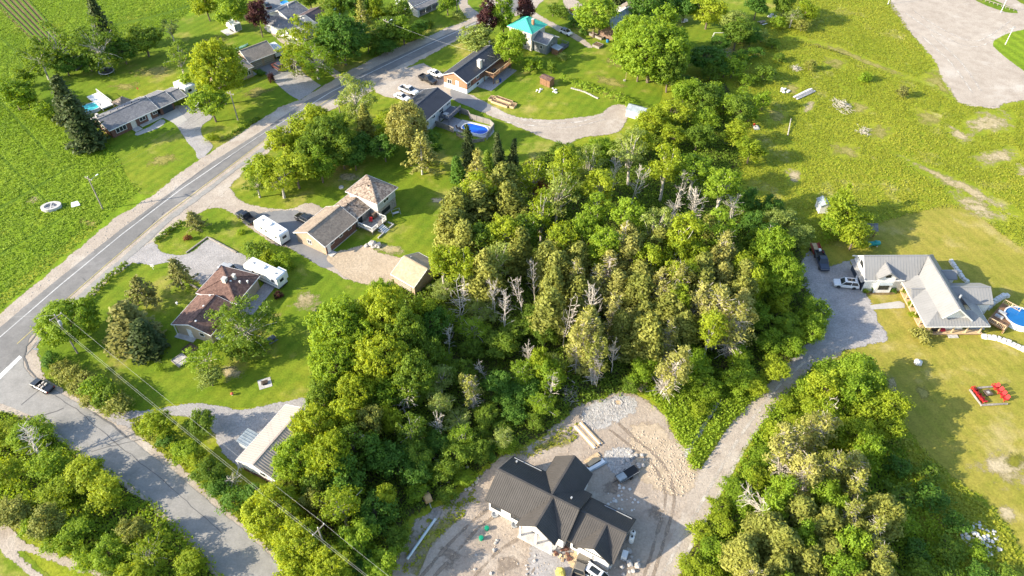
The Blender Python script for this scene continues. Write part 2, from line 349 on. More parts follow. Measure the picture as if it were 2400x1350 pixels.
sheet('woodland_floor', [(1010,600),(1100,470),(1280,360),(1450,330),(1540,250),(1690,190),(1730,330),(1740,480),(1860,560),(1900,700),(1880,800),(1760,930),(1690,990),(1600,960),(1500,915),(1430,920),(1350,950),(1290,1010),(1180,1060),(1060,1150),(960,1210),(900,1300),(850,1420),(700,1420),(600,1200),(720,960),(760,760),(900,670)], .045, M['litter'], step=3, edge=2)
sheet('woodland_floor', [(1720,1130),(1830,960),(1960,850),(2060,880),(2090,1000),(2120,1200),(2240,1350),(2260,1450),(1600,1450)], .045, M['litter'], step=3, edge=2)
sheet('woodland_floor', [(-60,970),(60,985),(190,1070),(300,1140),(430,1250),(560,1400),(350,1400),(240,1340),(60,1240),(-60,1190)], .045, M['litter'], step=3, edge=1.5)
sheet('tilled_strip', [(-60,-40),(42,-40),(68,0),(156,92),(92,112),(-6,18),(-80,-50)], .03, M['soil'], smooth=False)
# gravel shoulders, then the paved roads
sheet('road_shoulder', [(-300,955),(0,737),(80,668),(166,600),(234,539),(267,514),(363,456),(428,401),(526,337),(652,254),(702,234),(790,183),(904,121),(1000,86),(1117,38),(1200,-60),(1330,-60),(1250,25),(1134,62),(1090,84),(1003,131),(940,165),(890,207),(788,254),(725,282),(657,338),(567,405),(539,443),(489,487),(428,521),(362,568),(310,617),(272,641),(192,720),(112,772),(92,800),(84,835),(108,884),(150,915),(215,950),(258,978),(310,1005),(420,1090),(585,1240),(720,1370),(680,1420),(520,1370),(420,1250),(296,1142),(190,1072),(90,992),(40,972),(-40,960),(-300,1060)], .06, M['gravel'], smooth=False, step=1.5, edge=1.0, wob=.35)
sheet('highway', [(-300,990),(0,768),(83,698),(141,651),(287,535),(426,432),(501,378),(600,316),(720,236),(778,208),(894,150),(1000,102),(1119,48),(1225,-40),(1300,-40),(1225,20),(1130,62),(1000,124),(878,182),(793,228),(748,253),(622,327),(600,345),(554,379),(385,502),(327,553),(229,640),(120,730),(68,795),(58,835),(0,890),(-300,1090)], .085, M['asphalt'], smooth=False, edge=.25, wob=.05)
sheet('side_road', [(0,888),(55,838),(57,860),(75,884),(123,910),(219,967),(297,1023),(413,1111),(569,1241),(700,1370),(530,1370),(428,1239),(297,1128),(196,1062),(96,983),(0,945),(-200,960),(-200,1010)], .095, M['patch_asphalt'], smooth=False, edge=.35, wob=.1)
strip('pale_road_band', [(60,835),(130,737),(235,648),(340,556),(395,508),(560,386),(630,335),(690,298)], [(95,800),(150,745),(247,656),(353,562),(405,513),(566,391),(640,340),(700,300)], .10, M['patch_asphalt'], smooth=False, edge=.5)
strip('edge_line', [(0,790),(141,668),(287,548),(426,442),(600,324),(778,214),(1000,106),(1119,52)], [(0,792.5),(142,670),(288,549.6),(427,443.5),(601,325.3),(779,215.2),(1001,107),(1120,53)], .105, M['road_white'], smooth=False, edge=.06, wob=0)
strip('centre_line', [(40,806),(141,715),(251,619),(371,517),(510,412),(636,317),(788,222)], [(41,807.2),(142,716.2),(252,620),(372,518),(511,412.9),(637,317.8),(789,222.7)], .105, M['road_yellow'], smooth=False, edge=.08, wob=0)
sheet('stop_line', [(-60,935),(46,834),(53,838),(-56,946)], .107, M['stop_white'], smooth=False, edge=.1, wob=0)
for a, b in (((62,835),(84,790)),((60,860),(75,885)),((75,885),(100,905)),((215,968),(245,985)),((245,985),(330,1050)),((110,972),(147,958))):
    pass
rngc = random.Random(5)
def crack(pxs, w=.14):
    pts = [W(*p) for p in pxs]; out = []
    for i in range(len(pts)-1):
        k = max(2, int((pts[i+1]-pts[i]).length/1.2))
        out += [pts[i].lerp(pts[i+1], j/k) + Vector((rngc.uniform(-.12,.12), rngc.uniform(-.12,.12), 0)) for j in range(k)]
    out.append(pts[-1]); L = []; Rr = []
    for i, p in enumerate(out):
        t = (out[min(i+1,len(out)-1)]-out[max(i-1,0)]).normalized(); nrm = Vector((-t.y, t.x, 0))*w*0.5*rngc.uniform(.6,1.3); L.append(p+nrm); Rr.append(p-nrm)
    v = [(p.x,p.y,.112) for p in L]+[(p.x,p.y,.112) for p in Rr]; n = len(L)
    me = bpy.data.meshes.new('road_crack'); me.from_pydata(v, [], [(i,i+1,n+i+1,n+i) for i in range(n-1)]); me.materials.append(M['tar_plain'])
    o = bpy.data.objects.new('road_crack', me); COL.objects.link(o); o['kind'] = 'structure'
M['tar_plain'] = mat('tar_seam', (0.13,0.125,0.12), 0.8)
crack([(120,738),(80,790),(62,812),(58,838),(66,865),(85,885),(118,906)], .22)
crack([(219,968),(262,995),(300,1028)], .25)
crack([(385,497),(380,505)],.15); crack([(330,548),(322,556)],.15); crack([(362,517),(356,525)],.15); crack([(193,653),(201,659)],.15); crack([(95,978),(150,957)],.2)
crack([(130,928),(180,960),(260,1030),(380,1125),(520,1250)],.1); crack([(105,905),(50,950)],.15); crack([(250,1046),(320,1015)],.14)
crack([(215,1058),(330,1030)],.12); crack([(480,395),(420,440),(330,512)],.1); crack([(640,300),(560,352),(500,395)],.12)
# driveways and yards
sheet('driveway', [(375,270),(400,254),(430,247),(463,254),(499,274),(480,288),(473,300),(474,320),(500,344),(466,373),(455,348),(440,336),(426,310),(403,285)], .07, M['grey_gravel'], edge=.5)
sheet('driveway', [(365,268),(392,248),(412,252),(440,282),(420,297),(400,285)], .08, M['concrete'], smooth=False, edge=.15, wob=.04)
sheet('driveway', [(598,161),(650,138),(690,140),(715,176),(753,201),(702,236),(675,220),(652,200),(627,177)], .07, M['grey_gravel'], smooth=False, edge=.3)
sheet('driveway', [(598,160),(650,136),(692,141),(709,163),(640,188),(622,174)], .08, M['dark_asphalt'], smooth=False, edge=.15, wob=.05)
sheet('driveway', [(617,-20),(640,-30),(664,22),(655,58),(682,108),(700,130),(765,152),(803,176),(790,184),(752,160),(690,128),(640,82),(619,64),(640,48),(622,44)], .07, M['gravel'], edge=.6)
sheet('driveway', [(612,-30),(645,-30),(665,22),(642,52),(622,50)], .08, M['dark_asphalt'], smooth=False, edge=.3)
sheet('driveway', [(900,176),(993,148),(1013,161),(1041,176),(1094,221),(1110,224),(1152,248),(1137,266),(1061,234),(1010,215),(950,244),(938,233),(900,226),(878,216)], .07, M['gravel'], smooth=False, edge=.5)
sheet('driveway', [(1060,208),(1094,222),(1125,236),(1152,248),(1137,265),(1100,250),(1061,233)], .08, M['dark_asphalt'], edge=.8)
sheet('driveway', [(1150,248),(1202,272),(1278,281),(1353,276),(1404,267),(1442,245),(1476,254),(1467,284),(1442,312),(1368,322),(1328,338),(1288,328),(1202,293),(1136,265)], .07, M['gravel'], edge=1.2)
sheet('driveway', [(1245,25),(1262,34),(1300,55),(1345,77),(1388,108),(1380,112),(1340,88),(1316,78),(1262,46),(1245,40)], .07, M['gravel'], edge=1.0)
sheet('driveway', [(1320,-10),(1350,0),(1368,22),(1350,38),(1328,22)], .07, M['gravel'], edge=1.0)
sheet('driveway', [(1435,15),(1480,5),(1500,40),(1450,45)], .07, M['gravel'], edge=1.0)
sheet('driveway', [(1070,-40),(1090,-40),(1098,10),(1125,34),(1098,44),(1080,24),(1072,0)], .07, M['gravel'], edge=.8)
sheet('driveway', [(485,489),(515,463),(540,440),(552,462),(580,478),(640,491),(690,489),(715,476),(745,483),(760,500),(735,520),(690,545),(770,602),(835,640),(818,655),(760,628),(690,588),(650,575),(600,545),(560,512),(520,487)], .07, M['gravel'], edge=.9)
sheet('driveway', [(600,505),(690,494),(735,510),(690,545),(772,602),(790,622),(760,628),(690,588),(640,560)], .08, M['dark_asphalt'], edge=1.2)
sheet('sand_yard', [(765,602),(800,588),(862,575),(885,592),(930,602),(1000,620),(985,680),(925,668),(875,672),(822,655),(780,625)], .085, M['sand'], edge=1.2)
sheet('driveway', [(268,642),(300,602),(361,567),(372,588),(402,598),(440,597),(470,575),(495,560),(525,575),(570,598),(612,625),(580,655),(520,672),(470,668),(440,642),(400,616),(360,622),(312,616),(290,632)], .07, M['grey_gravel'], edge=.9)
sheet('driveway', [(248,976),(300,962),(335,963),(400,953),(470,945),(520,955),(560,962),(640,948),(700,934),(750,938),(740,958),(690,975),(640,1020),(600,1060),(575,1100),(540,1080),(510,1040),(495,1000),(480,985),(420,975),(330,980),(308,1004)], .07, M['grey_gravel'], edge=.9)
sheet('farm_track', [(-40,1205),(20,1230),(60,1272),(140,1300),(200,1325),(280,1345),(330,1380),(300,1380),(250,1356),(180,1338),(110,1310),(55,1288),(40,1300),(100,1345),(150,1385),(120,1390),(60,1345),(0,1285),(-40,1275)], .07, M['gravel'], edge=.9)
sheet('driveway', [(1850,860),(1905,790),(1932,740),(1900,690),(1872,655),(1876,612),(1900,588),(1930,628),(1992,612),(2030,690),(2082,802),(2000,812),(1962,830),(1900,872)], .075, M['grey_gravel'], smooth=False, edge=1.2, wob=.4)
sheet('gravel_lane', [(1912,780),(1975,825),(1900,872),(1842,930),(1786,990),(1735,1060),(1688,1150),(1644,1235),(1592,1350),(1560,1420),(1485,1420),(1500,1350),(1562,1280),(1600,1200),(1622,1130),(1650,1088),(1700,1010),(1762,938),(1832,868),(1880,825)], .07, M['gravel'], edge=1.0)
sheet('dirt_yard', [(930,1420),(925,1350),(940,1280),(975,1222),(1025,1190),(1090,1152),(1140,1102),(1200,1062),(1270,1030),(1310,990),(1370,950),(1440,925),(1490,920),(1525,950),(1562,980),(1590,1030),(1625,1090),(1640,1120),(1610,1210),(1565,1300),(1500,1420)], .065, M['dirt'], edge=1.6, wob=.5)
sheet('crushed_stone_patch', [(1480,1000),(1530,990),(1585,1040),(1625,1100),(1632,1130),(1600,1165),(1545,1150),(1500,1120),(1480,1060)], .079, M['sand'], edge=2.5, wob=.5)
sheet('crushed_stone_patch', [(1362,985),(1375,955),(1420,935),(1470,925),(1490,940),(1480,965),(1450,985),(1420,1000),(1385,1010)], .08, M['stone_grey'], edge=2.2, wob=.4)
sheet('crushed_stone_patch', [(1415,1060),(1470,1050),(1490,1070),(1470,1105),(1435,1108)], .08, M['stone_grey'], edge=1.8, wob=.3)
sheet('crushed_stone_patch', [(1245,1270),(1290,1275),(1360,1310),(1400,1350),(1380,1420),(1250,1420)], .08, M['grey_gravel'], edge=2.0, wob=.4)
soft_patch('weedy_ground', [(1205,1065),(1270,1035),(1310,1010),(1365,1010),(1372,1035),(1330,1050),(1260,1060),(1240,1075)], .078, M['track_soft'])
soft_patch('weedy_ground', [(945,1290),(985,1215),(1040,1190),(1100,1155),(1110,1190),(1060,1240),(1000,1300),(960,1400),(935,1400)], .078, M['track_soft'])
sheet('boggy_ditch', [(1600,1068),(1688,930),(1694,936),(1640,1020),(1612,1072)], .075, M['stone_grey'], edge=.6)
sheet('gravel_lot', [(2075,-90),(2086,5),(2110,45),(2140,85),(2182,130),(2207,180),(2227,215),(2246,240),(2290,251),(2340,254),(2400,236),(2900,190),(3000,-150)], .06, M['gravel'], edge=2.0, wob=.4)
sheet('grass_island', [(2328,100),(2336,91),(2400,68),(2700,-10),(2900,60),(2800,260),(2440,190),(2400,166),(2352,132),(2330,110)], .08, M['field'], edge=.5)
sheet('grass_island', [(2250,-60),(2290,-20),(2385,26),(2370,31),(2335,22),(2280,-5)], .08, M['lawn'], edge=.5)
sheet('grass_island', [(2368,-10),(2440,10),(2436,18),(2395,8)], .08, M['lawn'], edge=.5)
PATCHES = (('mown_track', [(1835,82),(1880,86),(1960,105),(2030,135),(2110,168),(2185,195),(2200,206),(2110,182),(2030,152),(1960,120),(1890,98),(1838,92)], 'track', 2.0),
    ('bare_patch', [(2250,285),(2300,255),(2380,262),(2380,310),(2300,315),(2260,330)], 'bare', 5.0), ('bare_patch', [(2210,300),(2240,296),(2290,330),(2250,335)], 'bare', 3.0),
    ('bare_patch', [(1880,240),(1915,235),(1905,262),(1880,265)], 'bare', 3.0), ('bare_patch', [(2080,350),(2180,390),(2300,440),(2400,500),(2400,520),(2290,470),(2160,410)], 'bare', 6.0),
    ('bare_patch', [(1835,395),(1875,395),(1880,430),(1850,435)], 'bare', 3.5), ('bare_patch', [(2380,380),(2440,400),(2440,430),(2380,410)], 'bare', 2.5),
    ('bare_patch', [(2150,180),(2200,150),(2215,195),(2240,235),(2215,230),(2190,200)], 'track', 3.0),
    ('bare_patch', [(2255,1110),(2290,1065),(2340,1040),(2400,1050),(2440,1080),(2430,1150),(2390,1160),(2330,1135)], 'bare', 4.0), ('bare_patch', [(2330,1180),(2380,1190),(2390,1230),(2350,1225)], 'bare', 3.5),
    ('bare_patch', [(2075,880),(2100,880),(2110,920),(2085,925)], 'bare', 2), ('bare_patch', [(2140,905),(2180,900),(2190,940),(2150,950)], 'track', 3),
    ('bare_patch', [(690,680),(740,680),(760,700),(780,720),(720,735),(680,720),(660,718),(690,705)], 'bare', 2.0), ('bare_patch', [(1000,465),(1040,460),(1050,475),(1010,480)], 'bare', 2),
    ('bare_patch', [(430,725),(455,735),(470,760),(440,765)], 'track', 2.5), ('bare_patch', [(505,860),(560,855),(580,880),(520,900)], 'bare', 2.5),
    ('bare_patch', [(270,118),(300,112),(330,118),(320,128),(280,130)], 'soil', 1.0), ('bare_patch', [(790,405),(840,395),(850,420),(800,430)], 'bare', 2.2), ('bare_patch', [(1510,175),(1560,165),(1650,180),(1640,200),(1560,205)], 'bare', 3.0),
    ('bare_patch', [(65,460),(95,455),(100,475),(70,480)], 'bare', 1.2), ('bare_patch', [(180,505),(240,520),(225,540),(190,530)], 'track', 1.5), ('worn_ring', [(2350,1075),(2365,1055),(2395,1055),(2410,1080),(2390,1105),(2360,1100)], 'lawn_dry', 1.0),
    ('bare_patch', [(1990,235),(2030,240),(2040,262),(2000,270)], 'track', 2), ('bare_patch', [(2040,285),(2100,300),(2080,330),(2035,325)], 'track', 2), ('bare_patch', [(1790,250),(1850,262),(1840,290),(1800,290)], 'track', 2), ('bare_patch', [(1950,330),(2020,345),(2010,375),(1940,365)], 'track', 2), ('bare_patch', [(2140,250),(2210,270),(2200,300),(2150,290)], 'track', 2), ('bare_patch', [(1930,130),(1990,140),(1980,165),(1930,158)], 'track', 2), ('bare_patch', [(2280,360),(2380,340),(2400,370),(2300,400)], 'bare', 2), ('bare_patch', [(2210,440),(2290,455),(2380,520),(2300,520),(2230,470)], 'bare', 2), ('bare_patch', [(1840,190),(1880,200),(1870,225),(1835,215)], 'track', 2),
    ('bare_patch', [(860,560),(940,575),(960,600),(900,600)], 'bare', 2), ('bare_patch', [(620,730),(660,735),(655,755),(620,750)], 'track', 2), ('bare_patch', [(1150,150),(1200,165),(1190,185),(1140,170)], 'track', 2), ('bare_patch', [(300,165),(400,150),(420,170),(330,190)], 'track', 2), ('bare_patch', [(250,200),(330,190),(340,205),(260,215)], 'track', 2), ('bare_patch', [(470,90),(540,80),(550,100),(480,112)], 'track', 2), ('bare_patch', [(1410,130),(1480,140),(1500,165),(1420,155)], 'track', 2), ('bare_patch', [(1380,170),(1450,180),(1480,215),(1400,200)], 'track', 2), ('bare_patch', [(340,370),(410,355),(430,375),(350,400)], 'track', 2), ('bare_patch', [(560,215),(620,200),(650,215),(580,240)], 'track', 2))
for nm, pxs, mt, e in PATCHES:
    soft_patch(nm, pxs, (.036+rngc.random()*.004) if nm != 'worn_ring' else .045, M[mt+'_soft'])

# darker drilled lines and headland bands across the crop field
M['crop_line'] = ground_mat('crop_wheeling', (0.075,0.135,0.008), (0.10,0.165,0.010), (0.065,0.12,0.006), grain=0.4, bump=0.6)
M['crop_pale'] = ground_mat('crop_headland', (0.24,0.28,0.02), (0.29,0.31,0.03), (0.19,0.25,0.014), grain=0.4, bump=0.6)
CROP_LINES = [[(-40,505),(60,450),(172,384),(174,389),(62,457),(-40,514)], [(-10,222),(40,275),(92,332),(120,365),(115,368),(86,336),(34,280),(-14,227)], [(265,56),(350,38),(440,12),(520,-20),(520,-14),(440,18),(350,44),(267,61)], [(150,85),(200,72),(255,60),(256,64),(200,77),(152,90)], [(-30,610),(60,560),(150,505),(152,508),(62,564),(-30,615)], [(-30,330),(50,410),(110,470),(106,473),(45,414),(-34,335)], [(60,190),(40,120),(-30,60),(-30,66),(35,124),(54,192)]]
for q in CROP_LINES: sheet('tractor_line', q, .022, M['crop_line'], edge=.4, wob=.15)
sheet('crop_headland', [(-40,750),(0,722),(160,590),(228,532),(215,520),(150,572),(0,690),(-40,715)], .022, M['crop_pale'], edge=2.0, wob=.4)

# wheel ruts and damp patches on the building lot, wheel tracks on lane and lot
M['rut'] = ground_mat('wheel_rut', (0.27,0.215,0.165), (0.31,0.25,0.195), (0.235,0.185,0.14), grain=0.25, bump=0.5, soft=True)
M['rut_pale'] = ground_mat('packed_gravel', (0.50,0.455,0.40), (0.54,0.49,0.43), (0.46,0.415,0.36), grain=0.15, bump=0.2, soft=True)
def ruts(paths, w, mt, z):
    for path in paths:
        P = [W(*p) for p in path]; P = [Vector((p.x,p.y)) for p in P]; out = []
        for i in range(len(P)-1):
            p0, p1, p2, p3 = P[max(i-1,0)], P[i], P[i+1], P[min(i+2,len(P)-1)]; k = max(2,int((p2-p1).length/1.5))
            out += [0.5*((2*p1)+(p2-p0)*t+(2*p0-5*p1+4*p2-p3)*t*t+(3*p1-p0-3*p2+p3)*t**3) for t in [j/k for j in range(k)]]
        out.append(P[-1]); n = len(out); v = []; e = []
        for i, p in enumerate(out):
            t = (out[min(i+1,n-1)]-out[max(i-1,0)]).normalized(); q = Vector((-t.y,t.x))
            for s, ev in ((-1,.1),(-.45,.8),(.45,.8),(1,.1)): v.append((p.x+q.x*w*s*.5, p.y+q.y*w*s*.5, z)); e.append(ev if 0 < i < n-1 else .2)
        me = bpy.data.meshes.new('wheel_track'); me.from_pydata(v, [], [(4*i+c,4*i+c+1,4*i+5+c,4*i+4+c)[::-1] for i in range(n-1) for c in range(3)]); me.materials.append(mt); me.attributes.new('edge','FLOAT','POINT').data.foreach_set('value', e); me.update()
        o = bpy.data.objects.new('wheel_track', me); COL.objects.link(o); o['kind'] = 'structure'
ruts([[(1500,1380),(1540,1250),(1560,1160),(1530,1090),(1470,1040),(1420,1000)],[(1520,1385),(1560,1255),(1580,1165),(1552,1085),(1490,1030),(1440,985)],[(960,1385),(1040,1290),(1110,1220),(1150,1190)],[(985,1390),(1060,1305),(1125,1235),(1170,1205)],[(1080,1390),(1160,1300),(1220,1260)],[(1200,1390),(1260,1330),(1330,1310)]], .75, M['rut'], .0795)
ruts([[(1530,1390),(1600,1260),(1665,1140),(1740,1015),(1830,900),(1910,830)],[(1555,1395),(1628,1265),(1690,1150),(1762,1025),(1850,912),(1935,838)],[(2120,30),(2200,80),(2290,110),(2380,60)],[(2140,25),(2210,70),(2290,96),(2370,48)],[(2160,85),(2230,150),(2280,220)],[(2180,80),(2250,145),(2300,215)],[(1180,286),(1260,296),(1340,298),(1420,280)],[(1170,272),(1270,287),(1350,287),(1420,268)]], .8, M['rut_pale'], .083)
ruts([[(-60,800),(90,680),(240,558),(400,442),(560,346),(740,236),(900,152),(1060,82)],[(-60,838),(110,705),(258,580),(418,464),(575,361),(752,246),(912,162),(1070,92)]], .7, M['tyre_worn'] if 'tyre_worn' in M else M['rut_grey'], .099) if 'rut_grey' in M else None
for q in ([(1150,1300),(1210,1290),(1230,1330),(1170,1350)],[(1020,1290),(1080,1270),(1100,1310),(1040,1340)],[(1400,1130),(1460,1120),(1470,1160),(1410,1165)],[(1520,1180),(1570,1190),(1560,1230),(1520,1220)]): soft_patch('damp_ground', q, .0785, M['rut'])
# ------------------------------------------------------------------ building materials
M['white_trim'] = mat('white_trim', (0.72,0.71,0.69), 0.5, 0.06)
M['white_wall'] = siding_mat('white_siding', (0.74,0.73,0.71))
M['white_board'] = siding_mat('white_board_and_batten', (0.76,0.75,0.73), 0.4, True)
M['grey_siding'] = siding_mat('pale_grey_siding', (0.46,0.49,0.52))
M['grey_board'] = siding_mat('weathered_grey_boards', (0.24,0.25,0.26), 0.25, True)
M['tan_brick'] = brick_mat('tan_brick', (0.36,0.26,0.18), (0.31,0.22,0.15), (0.5,0.44,0.36))
M['beige_brick'] = brick_mat('beige_brick', (0.46,0.36,0.25), (0.40,0.31,0.21), (0.5,0.45,0.38))
M['red_brick'] = brick_mat('red_brick', (0.30,0.10,0.06), (0.24,0.075,0.05), (0.36,0.28,0.24))
M['orange_brick'] = brick_mat('orange_brick', (0.40,0.175,0.095), (0.34,0.14,0.075), (0.5,0.38,0.28))
M['dark_brick'] = brick_mat('brown_brick', (0.17,0.075,0.05), (0.12,0.055,0.04), (0.25,0.2,0.17))
M['stone_wall'] = brick_mat('field_stone', (0.40,0.37,0.33), (0.22,0.20,0.18), (0.5,0.47,0.43), 3.0)
M['white_block'] = brick_mat('painted_block', (0.66,0.70,0.72), (0.62,0.67,0.69), (0.55,0.6,0.62), 1.8)
M['plaster'] = mat('cream_render', (0.62,0.57,0.50), 0.85, 0.15, 0.8, bump=0.2)
M['sh_grey'] = shingle_mat('grey_shingle', (0.16,0.16,0.175), (0.20,0.20,0.21), (0.25,0.245,0.25))
M['sh_tan'] = shingle_mat('tan_shingle', (0.23,0.185,0.145), (0.28,0.225,0.175), (0.33,0.27,0.21))
M['sh_taupe'] = shingle_mat('taupe_shingle', (0.22,0.19,0.165), (0.26,0.225,0.19), (0.30,0.26,0.22))
M['sh_mottled'] = shingle_mat('mottled_shingle', (0.14,0.105,0.085), (0.28,0.22,0.175), (0.40,0.33,0.27))
M['sh_brown'] = shingle_mat('red_brown_shingle', (0.105,0.062,0.052), (0.15,0.09,0.074), (0.205,0.125,0.10))
M['sh_beige'] = shingle_mat('beige_shingle', (0.36,0.29,0.20), (0.40,0.325,0.225), (0.44,0.36,0.26))
M['metal_dark'] = mat('charcoal_metal_roof', (0.072,0.066,0.062), 0.5, 0.10, 0.5, spec=0.2)
M['metal_navy'] = mat('dark_metal_roof', (0.045,0.047,0.058), 0.38, 0.10, 0.5, spec=0.5)
M['metal_grey'] = mat('pale_grey_metal_roof', (0.24,0.236,0.232), 0.45, 0.06, 0.4, spec=0.4)
M['metal_beige'] = mat('beige_metal_roof', (0.38,0.325,0.29), 0.5, 0.05, 0.4, spec=0.35)
M['metal_zinc'] = mat('galvanised_roof', (0.30,0.34,0.36), 0.4, 0.22, 0.9, spec=0.5)
M['metal_green'] = mat('turquoise_metal_roof', (0.07,0.48,0.36), 0.42, 0.08, 0.5, spec=0.4)
M['metal_brown'] = mat('brown_metal_roof', (0.10,0.075,0.08), 0.45, 0.08, 0.5, spec=0.45)
M['glass'] = mat('dark_window_glass', (0.03,0.035,0.042), 0.12, 0.1, spec=0.6)
M['frame_dark'] = mat('black_frame', (0.03,0.03,0.032), 0.5)
M['wood_new'] = mat('fresh_lumber', (0.55,0.40,0.24), 0.75, 0.2, 2, stretch=(1,1,6))
M['wood_brown'] = mat('brown_stained_wood', (0.24,0.13,0.07), 0.75, 0.25, 2)
M['wood_grey'] = mat('weathered_wood', (0.28,0.25,0.22), 0.85, 0.3, 2)
M['wood_dark'] = mat('dark_deck_wood', (0.12,0.085,0.065), 0.8, 0.25, 2)
M['wood_barn'] = mat('barn_boards', (0.25,0.165,0.12), 0.9, 0.35, 1.5, stretch=(4,4,.4), col2=(0.13,0.08,0.06))
M['slate_wood'] = mat('blue_grey_deck', (0.13,0.135,0.16), 0.7, 0.2, 2)
M['garage_white'] = siding_mat('white_garage_door', (0.66,0.66,0.66), 0.5)
M['garage_grey'] = siding_mat('taupe_garage_door', (0.36,0.32,0.27), 0.5)
M['garage_blue'] = siding_mat('dark_blue_garage_door', (0.035,0.05,0.075), 0.5)
M['rock'] = mat('grey_rock', (0.42,0.39,0.36), 0.9, 0.3, 2, bump=0.5)
M['clod'] = mat('sandy_clod', (0.46,0.37,0.28), .95, .2, 2)
M['rock_white'] = mat('pale_limestone', (0.62,0.60,0.57), 0.9, 0.18, 2, bump=0.5)
M['water_blue'] = mat('deep_pool_water', (0.005,0.055,0.42), 0.06, 0.15, 0.5, spec=0.5, col2=(0.006,0.14,0.55))
M['water_sky'] = mat('pool_water', (0.010,0.13,0.36), 0.06, 0.12, 0.5, spec=0.5)
M['water_teal'] = mat('shallow_pool_water', (0.06,0.50,0.52), 0.06, 0.1, 0.5, spec=0.5)
M['pool_white'] = mat('white_pool_wall', (0.70,0.71,0.72), 0.4, 0.05)
M['black'] = mat('black_plastic', (0.02,0.02,0.022), 0.5)
M['grey_metal'] = mat('grey_metal', (0.32,0.33,0.34), 0.45, 0.1, spec=0.5)
M['paver'] = brick_mat('patio_pavers', (0.42,0.40,0.40), (0.30,0.28,0.29), (0.24,0.22,0.22), 2.6, wall=False)
M['conc_obj'] = mat('concrete', (0.46,0.44,0.42), 0.85, 0.15, 1.2)

# ------------------------------------------------------------------ building pieces, in the house's own axes
def frame_at(name, label, cat, corner, along, z=0.0):
    p = W(corner[0], corner[1], z); return thing(name, label, cat, (p.x, p.y, 0), heading(corner, along, z))
def uv(root, px, py, z=0.0):
    d = W(px, py, z) - Vector((root.location.x, root.location.y, 0)); a = root.rotation_euler.z
    return (d.x*math.cos(a)+d.y*math.sin(a), -d.x*math.sin(a)+d.y*math.cos(a))
def ribs(pts, gap, h=0.07, w=0.10):
    """raised seams running down a roof plane, cut to its outline"""
    P = [Vector(p) for p in pts]; n = (P[1]-P[0]).cross(P[2]-P[0]).normalized()
    if n.z < 0: n = -n
    dn = Vector((0,0,-1)); dn = (dn - n*dn.dot(n)).normalized(); hz = n.cross(dn).normalized(); o = P[0]
    q = [((p-o).dot(hz), (p-o).dot(dn)) for p in P]; lo = min(a for a, b in q); hi = max(a for a, b in q); m = MB(); k = lo+gap*0.5
    while k < hi:
        ys = []
        for i in range(len(q)):
            (a0, b0), (a1, b1) = q[i-1], q[i]
            if (a0-k)*(a1-k) < 0: ys.append(b0+(b1-b0)*(k-a0)/(a1-a0))
        ys.sort()
        for i in range(0, len(ys)-1, 2):
            if ys[i+1]-ys[i] > 0.15:
                A = o+hz*k+dn*(ys[i]+.02)+n*(h*.5+.002); B = o+hz*k+dn*(ys[i+1]-.02)+n*(h*.5+.002)
                d = (B-A).normalized(); v = [c+hz*(s*w/2)+n*(t*h/2) for c in (A,B) for s,t in ((-1,-1),(1,-1),(1,1),(-1,1))]
                m.add(v, [(3,2,1,0),(4,5,6,7),(0,1,5,4),(1,2,6,5),(2,3,7,6),(3,0,4,7)])
        k += gap
    return m
def slope(root, pts, mt, rib=0, t=0.14, name='roof_slope', rh=0.07):
    o = MB().slab(pts, t).build(name, mt, root)
    if rib:
        m = ribs(pts, rib, .03 if 'grey' in mt.name else .05)
        if m.v: m.build('standing_seams', mt, o)['kind'] = 'stuff'
    return o
def edge_trim(root, pts_pairs, mt, h=0.2, t=0.06, name='fascia'):
    m = MB()
    for p, q in pts_pairs: m.bar((p[0],p[1],p[2]-h*0.45), (q[0],q[1],q[2]-h*0.45), t, h)
    return m.build(name, mt, root)
def gable_roof(root, x0, x1, y0, y1, ze, rise, mt, rib=0, axis='x', trim='white_trim', wall=None, oh=0.45, base=0.0, cut=None, ridge=True, off=0.0):
    """roof outline x0..x1, y0..y1 at eave height ze; walls stand oh inside it"""
    T = (lambda a, b, z: (a, b, z)) if axis == 'x' else (lambda a, b, z: (b, a, z))
    if axis == 'y': x0, x1, y0, y1 = y0, y1, x0, x1
    ym = (y0+y1)/2+off; zr = ze+rise
    s1 = [T(x0,y0,ze),T(x1,y0,ze),T(x1,ym,zr),T(x0,ym,zr)]; s2 = [T(x0,ym,zr),T(x1,ym,zr),T(x1,y1,ze),T(x0,y1,ze)]
    if axis == 'y': s1.reverse(); s2.reverse()
    slope(root, s1, mt, rib); slope(root, s2, mt, rib)
    e = 0.035
    if trim:
        prs = [(T(x0,y0-e,ze),T(x1,y0-e,ze)),(T(x0,y1+e,ze),T(x1,y1+e,ze))]
        for x in (x0-e, x1+e): prs += [(T(x,y0,ze),T(x,ym,zr)),(T(x,ym,zr),T(x,y1,ze))]
        edge_trim(root, prs, M[trim])
    if ridge: MB().bar(T(x0,ym,zr+.03), T(x1,ym,zr+.03), .3, .05).build('ridge_cap', mt, root)
    if wall:
        a0, a1, b0, b1 = x0+oh, x1-oh, y0+oh, y1-oh; k = rise/((y1-y0)/2); zt = ze-0.16+oh*k*0.9; zp = zr-0.18
        v = [T(a0,b0,base),T(a1,b0,base),T(a1,b1,base),T(a0,b1,base),T(a0,b0,zt),T(a1,b0,zt),T(a1,b1,zt),T(a0,b1,zt),T(a0,ym,zp),T(a1,ym,zp)]
        MB().add(v, [(3,2,1,0),(0,1,5,4),(2,3,7,6),(1,2,6,9,5),(3,0,4,8,7),(4,5,9,8),(6,7,8,9)]).build('wall', M[wall], root)
